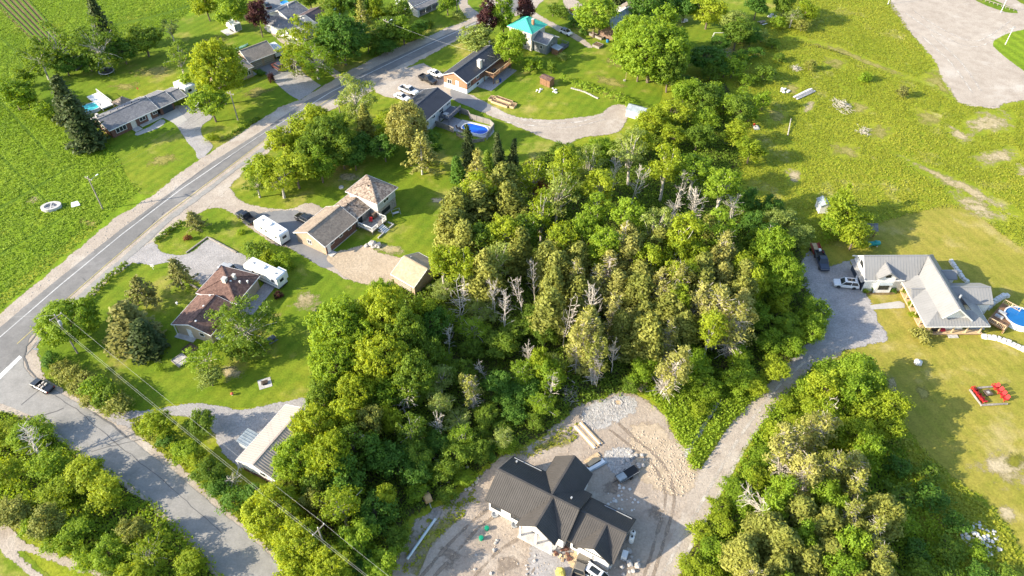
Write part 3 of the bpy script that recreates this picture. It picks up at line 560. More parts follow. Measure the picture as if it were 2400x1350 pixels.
def hip_roof(root, x0, x1, y0, y1, ze, rise, mt, rib=0, trim='white_trim', wall=None, oh=0.45, base=0.0, run=None):
    ym = (y0+y1)/2; d = run if run is not None else (y1-y0)/2; d = min(d, (x1-x0)/2-0.01); zr = ze+rise
    A, B, C, D = (x0,y0,ze),(x1,y0,ze),(x1,y1,ze),(x0,y1,ze); P, Q = (x0+d,ym,zr),(x1-d,ym,zr)
    for pts in ([A,B,Q,P],[C,D,P,Q],[B,C,Q],[D,A,P]): slope(root, pts, mt, rib)
    m = MB()
    for p, q in ((A,P),(D,P),(B,Q),(C,Q),(P,Q)): m.bar((p[0],p[1],p[2]+.03), (q[0],q[1],q[2]+.03), .24, .05)
    m.build('ridge_cap', mt, root)
    e = .035
    if trim: edge_trim(root, [((x0,y0-e,ze),(x1,y0-e,ze)),((x0,y1+e,ze),(x1,y1+e,ze)),((x0-e,y0,ze),(x0-e,y1,ze)),((x1+e,y0,ze),(x1+e,y1,ze))], M[trim])
    if wall: part('wall', M[wall], root, (x0+oh,x1-oh,y0+oh,y1-oh,base,ze-.13))
def on_wall(x, y, n):                                   # n: '-y','+y','-x','+x' outward side; returns (tangent, normal)
    nv = {'-y':(0,-1),'+y':(0,1),'-x':(-1,0),'+x':(1,0)}[n]; return Vector((-nv[1], nv[0], 0)), Vector((nv[0], nv[1], 0))
def wbox(m, c, t, n, a0, a1, d0, d1, z0, z1):
    v = [Vector((c[0],c[1],0))+t*a+n*d+Vector((0,0,z)) for z in (z0,z1) for a,d in ((a0,d0),(a1,d0),(a1,d1),(a0,d1))]
    m.add(v, [(3,2,1,0),(4,5,6,7),(0,1,5,4),(1,2,6,5),(2,3,7,6),(3,0,4,7)])
def window(root, x, y, z, w, h, n, fm='white_trim', panes=1, gm='glass'):
    t, nv = on_wall(x, y, n); c = (x, y); f = 0.09; m = MB()
    wbox(m,c,t,nv,-w/2-f,w/2+f,-.02,.07,z-f,z); wbox(m,c,t,nv,-w/2-f,w/2+f,-.02,.07,z+h,z+h+f)
    wbox(m,c,t,nv,-w/2-f,-w/2,-.02,.07,z,z+h); wbox(m,c,t,nv,w/2,w/2+f,-.02,.07,z,z+h)
    for i in range(1, panes): wbox(m,c,t,nv,-w/2+w*i/panes-.04,-w/2+w*i/panes+.04,-.02,.06,z,z+h)
    o = m.build('window', M[fm], root)
    for i in range(panes):
        a = -w/2+w*i/panes+(.04 if i else 0); b = -w/2+w*(i+1)/panes-(.04 if i < panes-1 else 0)
        g = MB(); wbox(g,c,t,nv,a,b,-.02,.03,z,z+h); g.build('pane', M[gm], o)
    return o
def door(root, x, y, n, w=0.95, h=2.05, z=0.1, mt='white_trim', name='door', hm='frame_dark'):
    t, nv = on_wall(x, y, n); c = (x, y); m = MB(); wbox(m,c,t,nv,-w/2,w/2,-.02,.05,z,z+h); o = m.build(name, M[mt], root)
    if name == 'door':
        m = MB(); wbox(m,c,t,nv,w/2-.15,w/2-.07,.05,.1,z+.95,z+1.05); m.build('handle', M[hm], o)
    else:
        m = MB()
        for k in range(1, 4): wbox(m,c,t,nv,-w/2+.05,w/2-.05,.05,.062,z+h*k/4-.02,z+h*k/4+.02)
        m.build('panel_rails', M[hm], o)
    return o
def chimney(root, x, y, z0, z1, w=0.9, mt='plaster', pot=True):
    o = part('chimney', M[mt], root, (x-w/2,x+w/2,y-w/2,y+w/2,z0,z1)); part('cap', M['conc_obj'], o, (x-w/2-.08,x+w/2+.08,y-w/2-.08,y+w/2+.08,z1+.003,z1+.12))
    return o
def vent(root, x, y, z, r=0.14, h=0.45, mt='grey_metal', name='roof_vent'):
    return MB().lathe([(r*.7,z-.2),(r*.7,z+h*.6),(r*1.3,z+h*.6),(r*1.2,z+h)], 10, (x,y)).build(name, M[mt], root)
def rail(root, pts, z0, h, mt, gap=1.6, top=0.1, bal=True):
    """posts one by one, a top rail and balusters along a path"""
    m = MB(); b = MB()
    for i in range(len(pts)-1):
        p, q = Vector(pts[i]+(0,)), Vector(pts[i+1]+(0,)); L = (q-p).length; k = max(1, int(round(L/gap)))
        for j in range(k + (1 if i == len(pts)-2 else 0)):
            c = p.lerp(q, j/k); part('post', mt, root, (c.x-.06,c.x+.06,c.y-.06,c.y+.06,z0-.02,z0+h))
        m.bar((p.x,p.y,z0+h+.03),(q.x,q.y,z0+h+.03),.14,.06); m.bar((p.x,p.y,z0+.12),(q.x,q.y,z0+.12),.06,.06)
        if bal:
            for j in range(1, int(L/.28)): c = p.lerp(q, j*.28/L); b.box(c.x-.02,c.x+.02,c.y-.02,c.y+.02,z0+.14,z0+h)
    m.build('rail', mt, root)
    if b.v: b.build('balusters', mt, root)['kind'] = 'stuff'
def deck(root, x0, x1, y0, y1, z, mt, along='x', legs=True):
    m = MB(); w = .16; k = (y0 if along == 'x' else x0); e = (y1 if along == 'x' else x1)
    while k < e-.02:
        k2 = min(k+w-.02, e)
        if along == 'x': m.box(x0,x1,k,k2,z-.06,z)
        else: m.box(k,k2,y0,y1,z-.06,z)
        k += w
    m.build('decking', mt, root)['kind'] = 'stuff'
    part('joist_frame', mt, root, (x0,x1,y0,y0+.05,z-.3,z-.065),(x0,x1,y1-.05,y1,z-.3,z-.065),(x0,x0+.05,y0+.052,y1-.052,z-.3,z-.065),(x1-.05,x1,y0+.052,y1-.052,z-.3,z-.065))
    if legs and z > .5:
        for x in (x0+.15, x1-.15):
            for y in (y0+.15, y1-.15): part('leg', mt, root, (x-.07,x+.07,y-.07,y+.07,0,z-.31))

# ------------------------------------------------------------------ brick split-level house with tan roof (beside the woodlot)
h = frame_at('brick_house', 'tan-roofed brick house with stone tower end and white railed deck', 'house', (762,579), (838.8,515), 2.7)
Lg = uv(h,839.5,516.5,2.7)[0]; Dg = uv(h,689,543,2.7)[1]; rg = 2.0
gable_roof(h, 0, Lg, 0, Dg, 2.7, rg, M['sh_tan'], wall='tan_brick', oh=.4)
xm = uv(h,878,484,2.9)[0]
gable_roof(h, Lg+.05, xm+.6, .35, Dg-1.3, 2.75, 1.45, M['sh_mottled'], wall='stone_wall', oh=.35)
a = uv(h,811,447,5.0); b = uv(h,878,477,5.0); c = uv(h,931,438,5.0)
hip_roof(h, b[0], c[0], min(b[1],c[1])-.2, a[1], 5.0, 2.1, M['sh_mottled'], wall='grey_siding', oh=.55, base=2.6)
part('wall', M['stone_wall'], h, (b[0]+.6,c[0]-.6,min(b[1],c[1])+.4,a[1]-.6,0,2.598))
part('wall_cladding', M['dark_brick'], h, (.45,Lg-.45,.34,.398,.25,2.5))
part('foundation', M['conc_obj'], h, (.36,Lg-.36,.30,.36,0,.245))
for k in (.2,.5,.8): window(h, .5+(Lg-1)*k, .338, 1.7, .9, .5, '-y')
door(h, 1.2, .335, '-y', .95, 2.0, .25); part('doorstep', M['conc_obj'], h, (.5,2.0,-.9,.29,0,.2))
window(h, .4, Dg*.55, 1.2, 1.0, .9, '-x', panes=2)
window(h, b[0]+3.4, min(b[1],c[1])+.35, 3.4, 1.6, .7, '-y', panes=2); window(h, b[0]+3.0, min(b[1],c[1])+.38, .9, 2.6, .8, '-y', panes=2, fm='frame_dark')
for k, s in ((.35,-.5),(.6,.6)): vent(h, b[0]+(c[0]-b[0])*k, (b[1]+a[1])/2+s, 6.3, .12, .6, 'frame_dark')
vent(h, Lg+1.6, Dg*.42, 3.9, .12, .7, 'frame_dark'); vent(h, Lg+2.6, Dg*.25, 3.2, .12, .7, 'frame_dark'); window(h, Lg+1.5, .70, .6, 1.0, 1.9, '-y', fm='frame_dark')
dx0, dx1 = Lg+.2, Lg+4.8
deck(h, dx0, dx1, -3.6, .3, .95, M['wood_grey']); rail(h, [(dx0,.1),(dx0,-3.6),(dx0+1.7,-3.6)], .95, .95, M['white_trim']); rail(h, [(dx0+3.4,-3.6),(dx1,-3.6),(dx1,-.4)], .95, .95, M['white_trim'])
for k in range(5): part('step', M['white_trim'], h, (dx0+1.8,dx0+3.3,-3.95-.36*k,-3.62-.36*k,.62-.16*k,.72-.16*k))
part('planter_wall', M['conc_obj'], h, (dx0-.3,dx0+1.7,-5.3,-5.1,0,.35),(dx0+1.5,dx0+1.7,-5.1,-3.7,0,.34)); part('planter_wall', M['conc_obj'], h, (dx0+3.4,dx1+.4,-5.3,-5.1,0,.35),(dx1+.2,dx1+.4,-5.1,-3.7,0,.34))
H9 = h; H9_deck = (dx0, dx1)

# ------------------------------------------------------------------ detached beige-roofed garage behind it
h = frame_at('detached_garage', 'detached garage with plain beige roof on the sand yard', 'garage', (915.6,642), (968.5,672.5), 2.6)
Ly = uv(h,938,595.7,4.4)[1]
gable_roof(h, 0, 6.2, 0, Ly*2, 2.6, 1.9, M['sh_beige'], wall='tan_brick', oh=.35)
door(h, 3.2, .345, '-y', 3.6, 2.1, .05, 'garage_grey', 'garage_door', 'frame_dark'); vent(h, 1.2, Ly*1.2, 4.1, .1, .35)

# ------------------------------------------------------------------ red-brown roofed brick house on the corner lot
h = frame_at('corner_house', 'beige brick house with mottled red-brown roof on the corner lot', 'house', (494.3,786.6), (614,644), 2.8)
D = uv(h,408,752.4,2.8)[1]; X1 = uv(h,541,711,2.9)[0]; X2 = uv(h,614,646,3.2)[0]
gable_roof(h, 0, X1, 0, D, 2.8, 1.4, M['sh_brown'], wall='beige_brick', oh=.45)
hip_roof(h, X1+.02, X2, -.05, D+.3, 3.15, 1.9, M['sh_brown'], wall='beige_brick', oh=.5)
edge_trim(h, [((X1-.04,-.1,3.2),(X1-.04,D+.3,3.2))], M['white_trim'], .22, .08, 'roof_trim')
for p in ((413,708),(493,695),(460,755),(478,720)):
    q = uv(h, p[0], p[1], 3.8); vent(h, q[0], q[1], 3.9 if abs(q[1]-D/2) < D*.35 else 3.4, .16, .3, 'white_trim')
q = uv(h,527,658,4.8); chimney(h, q[0], q[1], 3.4, 5.4, .8, 'plaster'); q2 = uv(h,548,647,5.2); chimney(h, q2[0], q2[1], 4.4, 5.5, .5, 'conc_obj')
for p in ((541,660),(562,661),(580,660)):
    q = uv(h,p[0],p[1],4.4); vent(h, q[0], q[1], 4.3, .16, .35, 'white_trim')
window(h, X1+1.6, .44, 1.2, 1.1, 1.0, '-y'); window(h, X1+3.6, .44, 1.4, .7, .7, '-y'); window(h, .45, D*.3, 1.3, .9, .8, '-x'); door(h, .45, D*.62, '-x', 1.0, 2.0, .15)
part('porch_slab', M['conc_obj'], h, (-.6,.44,D*.5,D-.2,0,.12)); part('porch_post', M['white_trim'], h, (.05,.17,D-.5,D-.38,.12,2.7)); part('patio', M['paver'], h, (X1+.8,X2+1.2,-2.2,.4,0,.09))
MB().lathe([(.05,.0),(.05,1.6),(.75,1.75),(.8,1.9),(.1,1.8)], 14, (1.0,-.9)).build('satellite_dish', M['grey_metal'], h)
H11 = h

# ------------------------------------------------------------------ beige metal shed by the side road
h = frame_at('metal_shed', 'long shed with beige ribbed metal roof beside the side road', 'shed', (641,1123), (735,1010), 2.7)
D = uv(h,563.2,1067,2.7)[1]; L = 12.0
gable_roof(h, 0, L, 0, D, 2.7, 1.35, M['metal_beige'], rib=.42, wall='white_wall', oh=.35, trim='white_trim')
part('brick_skirt', M['dark_brick'], h, (.30,.345,.6,D-.6,0,.7)); window(h, .35, D*.35, 1.3, 1.1, .8, '-x'); door(h, .35, D*.7, '-x', .95, 2.0, .05)
part('eaves_post', M['white_trim'], h, (-.05,.05,D-.25,D-.15,0,2.6)); MB().bar((0.02,D-.2,1.4),(-1.0,D-.2,.05),.08,.08).build('brace', M['white_trim'], h)
q = uv(h,577,1030,2.2)
b = thing('small_metal_shed', 'small shed with pale sheet roof against the beige shed', 'shed', W(583,1033,1.2)-Vector((0,0,1.2)), h.rotation_euler.z)
part('wall', M['grey_siding'], b, (-1.2,1.2,-.9,.9,0,1.9)); slope(b, [(-1.4,-1.1,1.95),(1.4,-1.1,1.95),(1.4,1.1,2.25),(-1.4,1.1,2.25)], M['metal_zinc'], .5, .06, 'roof')
H12 = h

# ------------------------------------------------------------------ new white house with charcoal metal roof
h = frame_at('new_house', 'white new-build house with charcoal ribbed metal cross-gable roof', 'house', (1136.7,1171), (1325.6,1268.9), 3.2)
dk = M['metal_dark']; ze = 3.2
D = 8.64; XM = 13.35; rr = 2.7; rbx = .32
gable_roof(h, 0, XM, 0, D, ze, rr, dk, rib=rbx, wall='white_wall', oh=.4, off=-.3, trim='metal_dark')
wx0, wx1, ry = 5.65, 11.93, 11.8
gable_roof(h, wx0, wx1, D*.5-.3, ry, ze+.02, rr*.97, dk, rib=rbx, axis='y', wall='white_wall', oh=.4, trim='metal_dark')
ge, GX, gd0, gd1 = 2.75, 20.6, .53, 8.35
gable_roof(h, XM+.02, GX, gd0, gd1, ge, 2.2, dk, rib=rbx, wall='white_wall', oh=.4, trim='metal_dark')
f0, f1 = (6.05, -1.2), (12.24, -1.2)
gable_roof(h, f0[0], f1[0], -1.25, D*.5-.3, ze+.02, rr*.96, dk, rib=rbx, axis='y', trim='metal_dark')
MB().add([(f0[0]+.5,-.9,ze-.1),(f1[0]-.5,-.9,ze-.1),((f0[0]+f1[0])/2,-.9,ze+2.2)],[(0,1,2)]).build('gable_panel', M['white_board'], h)
for x in (f0[0]+.5, (f0[0]+f1[0])/2, f1[0]-.6): part('porch_post', M['white_trim'], h, (x-.12,x+.12,-1.1,-.86,.2,ze-.1))
part('porch_slab', M['conc_obj'], h, (f0[0]+.2,f1[0]-.2,-1.4,.38,0,.2))
g0, g1 = 14.75, 20.3
gable_roof(h, g0, g1, gd0-.35, (gd0+gd1)/2, ge+.02, 2.12, dk, rib=rbx, axis='y', wall='white_board', oh=.35, trim='metal_dark')
for x in (1.6, 5.0): window(h, x, .39, 1.3, 1.5, .9, '-y', 'frame_dark', 2)
for x in (1.6, 5.0):
    MB().lathe([(.5,.0),(.55,.3),(.4,.3),(.4,.1)], 14, (x,.1)).build('window_well', M['grey_metal'], h)
window(h, .4, D*.5, 1.3, 1.1, 1.1, '-x', 'frame_dark'); door(h, (f0[0]+f1[0])/2-.8, .39, '-y', 1.1, 2.1, .22, 'frame_dark')
for k in (.3,.7): door(h, g0+(g1-g0)*k, gd0-.01, '-y', 2.6, 2.1, .05, 'garage_white', 'garage_door', 'white_trim')
window(h, XM+1.3, gd0+.39, .9, .8, 1.5, '-y', 'frame_dark'); window(h, XM+2.6, gd0+.39, .9, .5, 1.5, '-y', 'frame_dark')
for x, y in ((1.2,D*.86),(XM*.86,D*.62)): vent(h, x, y, ze+.8 if y > D*.8 else ze+rr*.75, .13, .4, 'grey_metal')
m = MB()
for a, b_, yy in ((.3,wx0-.6,D-.35),(XM+2.4,GX-.5,gd1-.35)): m.bar((a,yy,(ze if b_<XM else ge)+.3),(b_,yy,(ze if b_<XM else ge)+.3),.1,.12)
m.build('snow_guard', M['grey_metal'], h)
part('porch_wall', M['white_wall'], h, (wx1-.42,wx1-.34,D+.8,ry-.5,0,1.0))
H13 = h; H13d = (XM, GX, gd0, gd1, D, f0[0], f1[0])

# ------------------------------------------------------------------ white farmhouse with pale metal roof
h = frame_at('white_farmhouse', 'white farmhouse with pale grey metal roof and wraparound porch', 'house', (2170.6,766), (2110,653), 2.7)
mg = M['metal_grey']; zr = 6.4; RB = .55
Z = lambda x, y, z: (x, y, z)
slope(h, [Z(.8,-2.75,4.15),Z(11.85,-2.75,4.15),Z(15.2,-5.05,zr),Z(.8,-5.05,zr)], mg, RB)
slope(h, [Z(.8,-5.05,zr),Z(15.2,-5.05,zr),Z(18.7,-8.5,3.42),Z(.8,-8.5,3.42)], mg, RB)
slope(h, [Z(15.2,-5.05,zr),Z(15.2,7.4,zr),Z(18.75,7.4,3.38),Z(18.75,-8.5,3.38)], mg, RB)
slope(h, [Z(15.2,7.4,zr),Z(15.2,-5.05,zr),Z(11.55,-2.3,3.3),Z(11.55,7.4,3.3)], mg, RB)
MB().bar((.8,-5.05,zr+.03),(15.2,-5.05,zr+.03),.3,.05).bar((15.2,-5.05,zr+.03),(15.2,7.4,zr+.03),.3,.05).bar((15.2,-5.05,zr+.03),(18.7,-8.5,3.45),.3,.05).build('ridge_cap', mg, h)
MB().add([(1.5,-8.1,0),(1.5,-3.1,0),(1.5,-3.1,4.1),(1.5,-5.05,zr-.2),(1.5,-8.1,3.5),(12,-8.1,0),(12,-3.1,0),(12,-3.1,4.0),(12,-5.05,zr-.25),(12,-8.1,3.5)], [(0,1,2,3,4),(9,8,7,6,5),(0,4,9,5),(1,6,7,2),(2,7,8,3),(3,8,9,4)]).build('wall', M['white_board'], h)
MB().add([(11.95,7.0,0),(18.4,7.0,0),(18.4,7.0,3.45),(15.2,7.0,zr-.2),(11.95,7.0,3.45),(11.95,-8.1,0),(18.4,-8.1,0),(18.4,-8.1,3.4),(15.2,-4.9,zr-.25),(11.95,-8.1,3.4)], [(0,1,2,3,4),(9,8,7,6,5),(0,4,9,5),(1,6,7,2),(2,7,8,3),(3,8,9,4)]).build('wall', M['white_board'], h)
edge_trim(h, [((.77,-2.75,4.15),(.77,-5.05,zr)),((.77,-5.05,zr),(.77,-8.5,3.42)),((11.55,7.43,3.3),(15.2,7.43,zr)),((15.2,7.43,zr),(18.75,7.43,3.38)),((11.52,7.4,3.3),(11.52,-.3,3.3))], M['white_trim'], .22)
slope(h, [Z(0,0,2.7),Z(12.6,0,2.7),Z(12.2,-2.8,4.12),Z(2.8,-2.8,4.12)], mg, RB)
slope(h, [Z(0,-11.7,2.7),Z(0,0,2.7),Z(2.8,-2.8,4.1),Z(2.8,-8.9,4.1)], mg, RB)
slope(h, [Z(7.2,-11.7,2.7),Z(0,-11.7,2.7),Z(2.8,-8.9,4.1),Z(7.2,-8.4,4.1)], mg, RB)
gable_roof(h, 7.0, 10.0, -3.2, -.02, 2.78, 1.25, mg, rib=RB, axis='y', trim=None)
edge_trim(h, [((0,.03,2.7),(12.6,.03,2.7)),((-.03,0,2.7),(-.03,-11.7,2.7)),((0,-11.73,2.7),(7.2,-11.73,2.7))], M['white_trim'], .16)
M['red_cloth'] = mat('red_cushion', (0.45,0.03,0.05), .8)
part('porch_floor', M['wood_new'], h, (.35,11.9,-3.05,-.4,.25,.4),(.35,1.45,-11.4,-3.06,.25,.4)); part('porch_skirt', M['wood_brown'], h, (.4,11.8,-.5,-.44,0,.24),(.4,.46,-11.3,-.6,0,.24))
for k in range(6): part('porch_post', M['wood_new'], h, (.5+2.2*k,.7+2.2*k,-.75,-.55,.4,2.55)); MB().bar((.6+2.2*k,-.65,.42),(.6+2.2*k,-3.0,.42),.1,.05).build('floor_joint', M['wood_brown'], h)
for k in range(1, 5):
    y = -.65-2.55*k; part('porch_post', M['wood_new'], h, (.5,.7,y-.1,y+.1,.4,2.55)); MB().bar((.6,y,1.7),(.6,y+.9,2.5),.12,.12).build('brace', M['wood_new'], h)
part('porch_table', M['black'], h, (.9,1.4,-3.6,-2.2,.4,.9)); part('porch_cushion', M['red_cloth'], h, (.9,1.4,-4.7,-3.9,.4,.8)); part('porch_step', M['conc_obj'], h, (-.4,.33,-6.8,-5.0,0,.2))
for x in (3.2, 6.0, 9.6): window(h, x, -3.09, 1.2, 1.0, 1.3, '+y', 'frame_dark', 2)
for s in (13.4, 16.9): door(h, s, 7.0, '+y', 2.7, 2.2, .05, 'garage_blue', 'garage_door', 'frame_dark')
for s in (14.75, 15.65): window(h, s, 7.0, 3.9, .6, .8, '+y', 'frame_dark', 1)
MB().slab([(11.9,7.02,2.75),(11.9,7.8,2.5),(18.4,7.8,2.5),(18.4,7.02,2.75)], .08).build('door_hood', mg, h)
gable_roof(h, 11.2, 14.6, 1.3, 5.2, 4.1, 1.5, mg, rib=RB, wall='white_board', oh=.3, base=3.0, trim='metal_grey')
part('bay_wall', M['white_board'], h, (11.52,11.94,1.65,4.85,0,4.05))
window(h, 11.52, 3.25, 1.0, 1.8, 1.3, '-x', 'frame_dark', 3); window(h, 11.50, 3.25, 4.2, .8, .5, '-x', 'frame_dark', 2)
MB().slab([(11.5,2.0,2.75),(11.5,4.5,2.75),(10.9,4.5,2.6),(10.9,2.0,2.6)], .06).build('awning', M['metal_zinc'], h)
gable_roof(h, 11.8, 14.4, -10.4, -6.8, 3.3, 1.1, mg, rib=RB, axis='y', wall='white_board', oh=.3, trim='metal_grey')
gable_roof(h, 5.4, 11.0, -14.6, -6.6, 3.0, 1.7, mg, rib=RB, axis='y', wall='white_board', oh=.3, trim='metal_grey')
vent(h, 4.2, -6.6, 5.0, .15, 1.6, 'grey_metal', 'flue'); part('paving', M['conc_obj'], h, (1.7,4.8,-12.6,-9.2,0,.08))
H14 = h

# ------------------------------------------------------------------ grey-roofed brick bungalow across the highway
h = frame_at('brick_bungalow', 'long brick bungalow with grey shingle roof and open carport', 'house', (256.2,307), (438.7,223.6), 2.5)
X = uv(h,438.7,223.6,2.5)[0]; D = uv(h,216,276.5,2.5)[1]; s1 = uv(h,371,254,2.5)[0]; s2 = uv(h,412,236,2.5)[0]
gable_roof(h, 0, s1, 0, D, 2.55, 1.5, M['sh_grey'], wall='dark_brick', oh=.5)
gable_roof(h, s1+.02, s2, .15, D-.3, 2.4, 1.25, M['sh_grey'], wall='dark_brick', oh=.5)
gable_roof(h, s2+.02, X, .3, D-1.6, 2.3, .85, M['sh_grey'])
for y in (.6, D-2.0): part('carport_post', M['white_trim'], h, (X-.5,X-.36,y,y+.14,0,2.2))
part('solar_panel', M['sh_taupe'], h, (2.6,7.2,1.6,1.62,0,.01)) if False else None
window(h, 3.0, .49, .9, 2.6, 1.2, '-y', panes=3); window(h, 8.8, .49, 1.1, 1.5, .9, '-y', panes=2); window(h, 12.3, .49, 1.3, 1.1, .7, '-y', panes=2)
door(h, 6.3, .49, '-y', 1.3, 2.05, .15, 'plaster'); o = door(h, 10.6, .49, '-y', .9, 1.9, .2)
door(h, (s1+s2)/2+.1, .64, '-y', 2.7, 2.0, .05, 'garage_blue', 'garage_door', 'frame_dark'); window(h, .5, D*.5, 1.2, 1.4, .9, '-x')
part('front_step', M['conc_obj'], h, (5.4,7.2,-1.3,.48,0,.18)); part('planter_ledge', M['conc_obj'], h, (7.6,13.4,-.5,.48,0,.3)); chimney(h, .9, D*.75, 2.9, 4.1, .6, 'conc_obj')
for k in range(7): vent(h, 2+k*1.9, D*.62, 3.65, .1, .3, 'frame_dark')
H1 = h

# ------------------------------------------------------------------ tan house with double garage
h = frame_at('tan_house', 'tan brick house with taupe shingle roof and double garage', 'house', (584,147), (646.6,122.9), 2.7)
X = uv(h,646.6,122.9,2.7)[0]; dd = uv(h,622.4,96.5,4.7)[1]
gable_roof(h, 0, X, 0, dd*2, 2.7, 2.1, M['sh_taupe'], wall='tan_brick', oh=.5)
for k in (.3,.72): door(h, X*k, .49, '-y', 2.7, 2.1, .05, 'garage_grey', 'garage_door', 'frame_dark')
xl = uv(h,455,130.5,3.0); xw = uv(h,520,145,2.9)[0]
hip_roof(h, -11.5, -.4, -3.2, dd*2-.6, 2.95, 2.5, M['sh_taupe'], wall='tan_brick', oh=.5)
window(h, -2.2, -2.71, .9, 1.3, 1.2, '-y', panes=2); window(h, -5.2, -2.71, .9, 1.3, 1.2, '-y', panes=2); door(h, -.91, -1.2, '+x', .95, 2.0, .1, 'frame_dark'); part('front_step', M['conc_obj'], h, (-.88,.3,-2.4,-.2,0,.15))
H2 = h

# ------------------------------------------------------------------ white house at the top behind the trees
h = frame_at('white_house', 'white house with grey roof and brown metal roof near the turquoise pool', 'house', (743,54), (772,37), 3.4)
X = uv(h,772,37,3.4)[0]; D = uv(h,716,27,3.4)[1]
gable_roof(h, 0, max(X,6.5), 0, max(D,7), 3.4, 1.6, M['metal_brown'], rib=.5, wall='white_wall', oh=.4)
gable_roof(h, -2.5, 5.5, max(D,7)+.02, max(D,7)+9, 3.5, 1.8, M['sh_grey'], axis='x', wall='white_wall', oh=.4)
gable_roof(h, -7.0, -1.2, max(D,7)-7.5, max(D,7)+6.5, 2.6, 1.3, M['sh_grey'], axis='y', wall='white_wall', oh=.35)
window(h, max(X,6.5)*.6, .39, 1.4, .9, 1.2, '-y', 'frame_dark'); door(h, -6.65, max(D,7)+2, '-x', 2.6, 2.1, .05, 'garage_white', 'garage_door', 'white_trim'); window(h, -6.65, max(D,7)-3, 1.2, 1.2, .9, '-x')
vent(h, 1.0, max(D,7)+3.5, 4.9, .12, 1.2, 'white_trim')

# ------------------------------------------------------------------ grey house with veranda at the very top
h = frame_at('veranda_house', 'grey-roofed house with white veranda posts at the top edge', 'house', (968,16), (1035,-14), 2.8)
gable_roof(h, 0, 12, 0, 9, 2.9, 2.2, M['sh_grey'], wall='grey_siding', oh=.4)
slope(h, [(.3,-2.2,2.3),(11.7,-2.2,2.3),(11.7,.3,2.85),(.3,.3,2.85)], M['sh_grey'], 0, .12, 'porch_roof'); deck(h, .3, 11.7, -2.1, .38, .4, M['wood_grey'])
for k in range(5): part('porch_post', M['white_trim'], h, (.5+2.65*k,.64+2.65*k,-2.05,-1.91,.4,2.2))
for x in (2.5, 6, 9.2): window(h, x, .39, 1.0, 1.1, 1.2, '-y')
part('side_wall', M['white_wall'], h, (-.02,.38,-2.0,.3,0,2.2))

# ------------------------------------------------------------------ orange brick bungalow with dark metal roof and raised deck
ze = 3.5
h = frame_at('orange_brick_house', 'orange brick house with dark metal roof, raised deck and white basement wall', 'house', (1094.4,195), (1180.6,129.4), ze)
X = uv(h,1180.6,129.4,ze)[0]; D = uv(h,1039.4,172,ze)[1]
gable_roof(h, 0, X, 0, D, ze, 1.9, M['metal_navy'], rib=.45, wall='orange_brick', oh=.4, base=1.35)
part('basement_wall', M['white_block'], h, (.38,X-.38,.38,D-.38,0,1.348)); part('wall_cladding', M['dark_brick'], h, (.42,X-.42,.34,.396,1.36,ze-.2)); part('red_panel', M['red_brick'], h, (3.2,6.0,.30,.338,1.5,ze-.35))
window(h, 1.3, .335, 1.9, 1.2, .9, '-y', panes=2); window(h, 5.4, .295, 2.3, 1.0, .6, '-y'); door(h, 3.0, .375, '-y', .95, 1.25, .05); window(h, 5.4, .375, .4, 1.0, .7, '-y')
door(h, .395, D*.42, '-x', 1.0, 2.0, 1.0); window(h, .395, D*.72, 1.5, 1.3, 1.1, '-x', panes=2)
q = uv(h,1124,150,ze+1.5); chimney(h, q[0], q[1], ze+.2, ze+2.6, 1.0, 'plaster'); vent(h, q[0]+2.6, q[1]+.3, ze+1.2, .12, .3)
deck(h, X*.46, X-.4, -2.9, .33, 2.2, M['wood_brown']); rail(h, [(X*.46,-.2),(X*.46,-2.9),(X-.4,-2.9),(X-.4,.1)], 2.2, .95, M['wood_new'] if False else M['wood_brown'])
part('rail_cap', M['wood_new'], h, (X*.46-.09,X-.31,-2.99,-2.81,3.23,3.28),(X*.46-.09,X*.46+.09,-2.80,-.2,3.23,3.28),(X-.49,X-.31,-2.80,.1,3.23,3.28))
part('patio', M['paver'], h, (X*.28,X+.2,-4.2,.3,0,.08)); part('deck_table', M['black'], h, (X*.56,X*.56+1.3,-1.9,-1.1,2.2,2.95)); part('cabinet', M['wood_new'], h, (X*.5,X*.5+.9,-3.6,-3.0,.08,.9)); MB().lathe([(.32,.08),(.36,.9),(.3,.95)],12,(X*.58,-3.6)).build('blue_bin', mat('blue_plastic',(0.02,0.06,0.25),.4), h)
MB().tube((X-.9,D*.5,ze+1.8),(X-.9,D*.5,ze+3.6),.03).bar((X-1.5,D*.5,ze+3.4),(X-.3,D*.5,ze+3.4),.03,.03).bar((X-.9,D*.5-.5,ze+3.2),(X-.9,D*.5+.5,ze+3.2),.03,.03).build('antenna', M['grey_metal'], h)
H5 = h; H5d = (X, D)

# ------------------------------------------------------------------ grey-sided house with dark metal roof and pool
ze = 4.0
h = frame_at('grey_sided_house', 'pale grey house with dark metal roof beside the oval pool', 'house', (994.8,286.7), (1060.8,228.7), ze)
X = uv(h,1060.8,228.7,ze)[0]; D = uv(h,928.7,262.8,ze)[1]
gable_roof(h, 0, X, 0, D, ze, 1.7, M['metal_navy'], rib=.45, wall='grey_siding', oh=.4)
for k in (.12,.35,.6,.88): window(h, X*k, .395, 2.6, 1.2, .6, '-y', panes=2)
window(h, X*.64, .395, 1.9, .9, 1.9, '-y', 'frame_dark'); window(h, X*.4, .395, .5, .8, .9, '-y'); part('foundation', M['conc_obj'], h, (.38,X-.38,.36,.398,0,.9))
deck(h, X*.52, X*.95, -2.6, .36, 1.9, M['slate_wood'], 'y'); rail(h, [(X*.52,-.1),(X*.52,-2.6),(X*.95,-2.6)], 1.9, .9, M['slate_wood']); part('hot_tub_cover', M['conc_obj'], h, (X*.56,X*.56+1.4,-1.5,-.3,1.9,2.35))
H6 = h; H6d = (X, D)

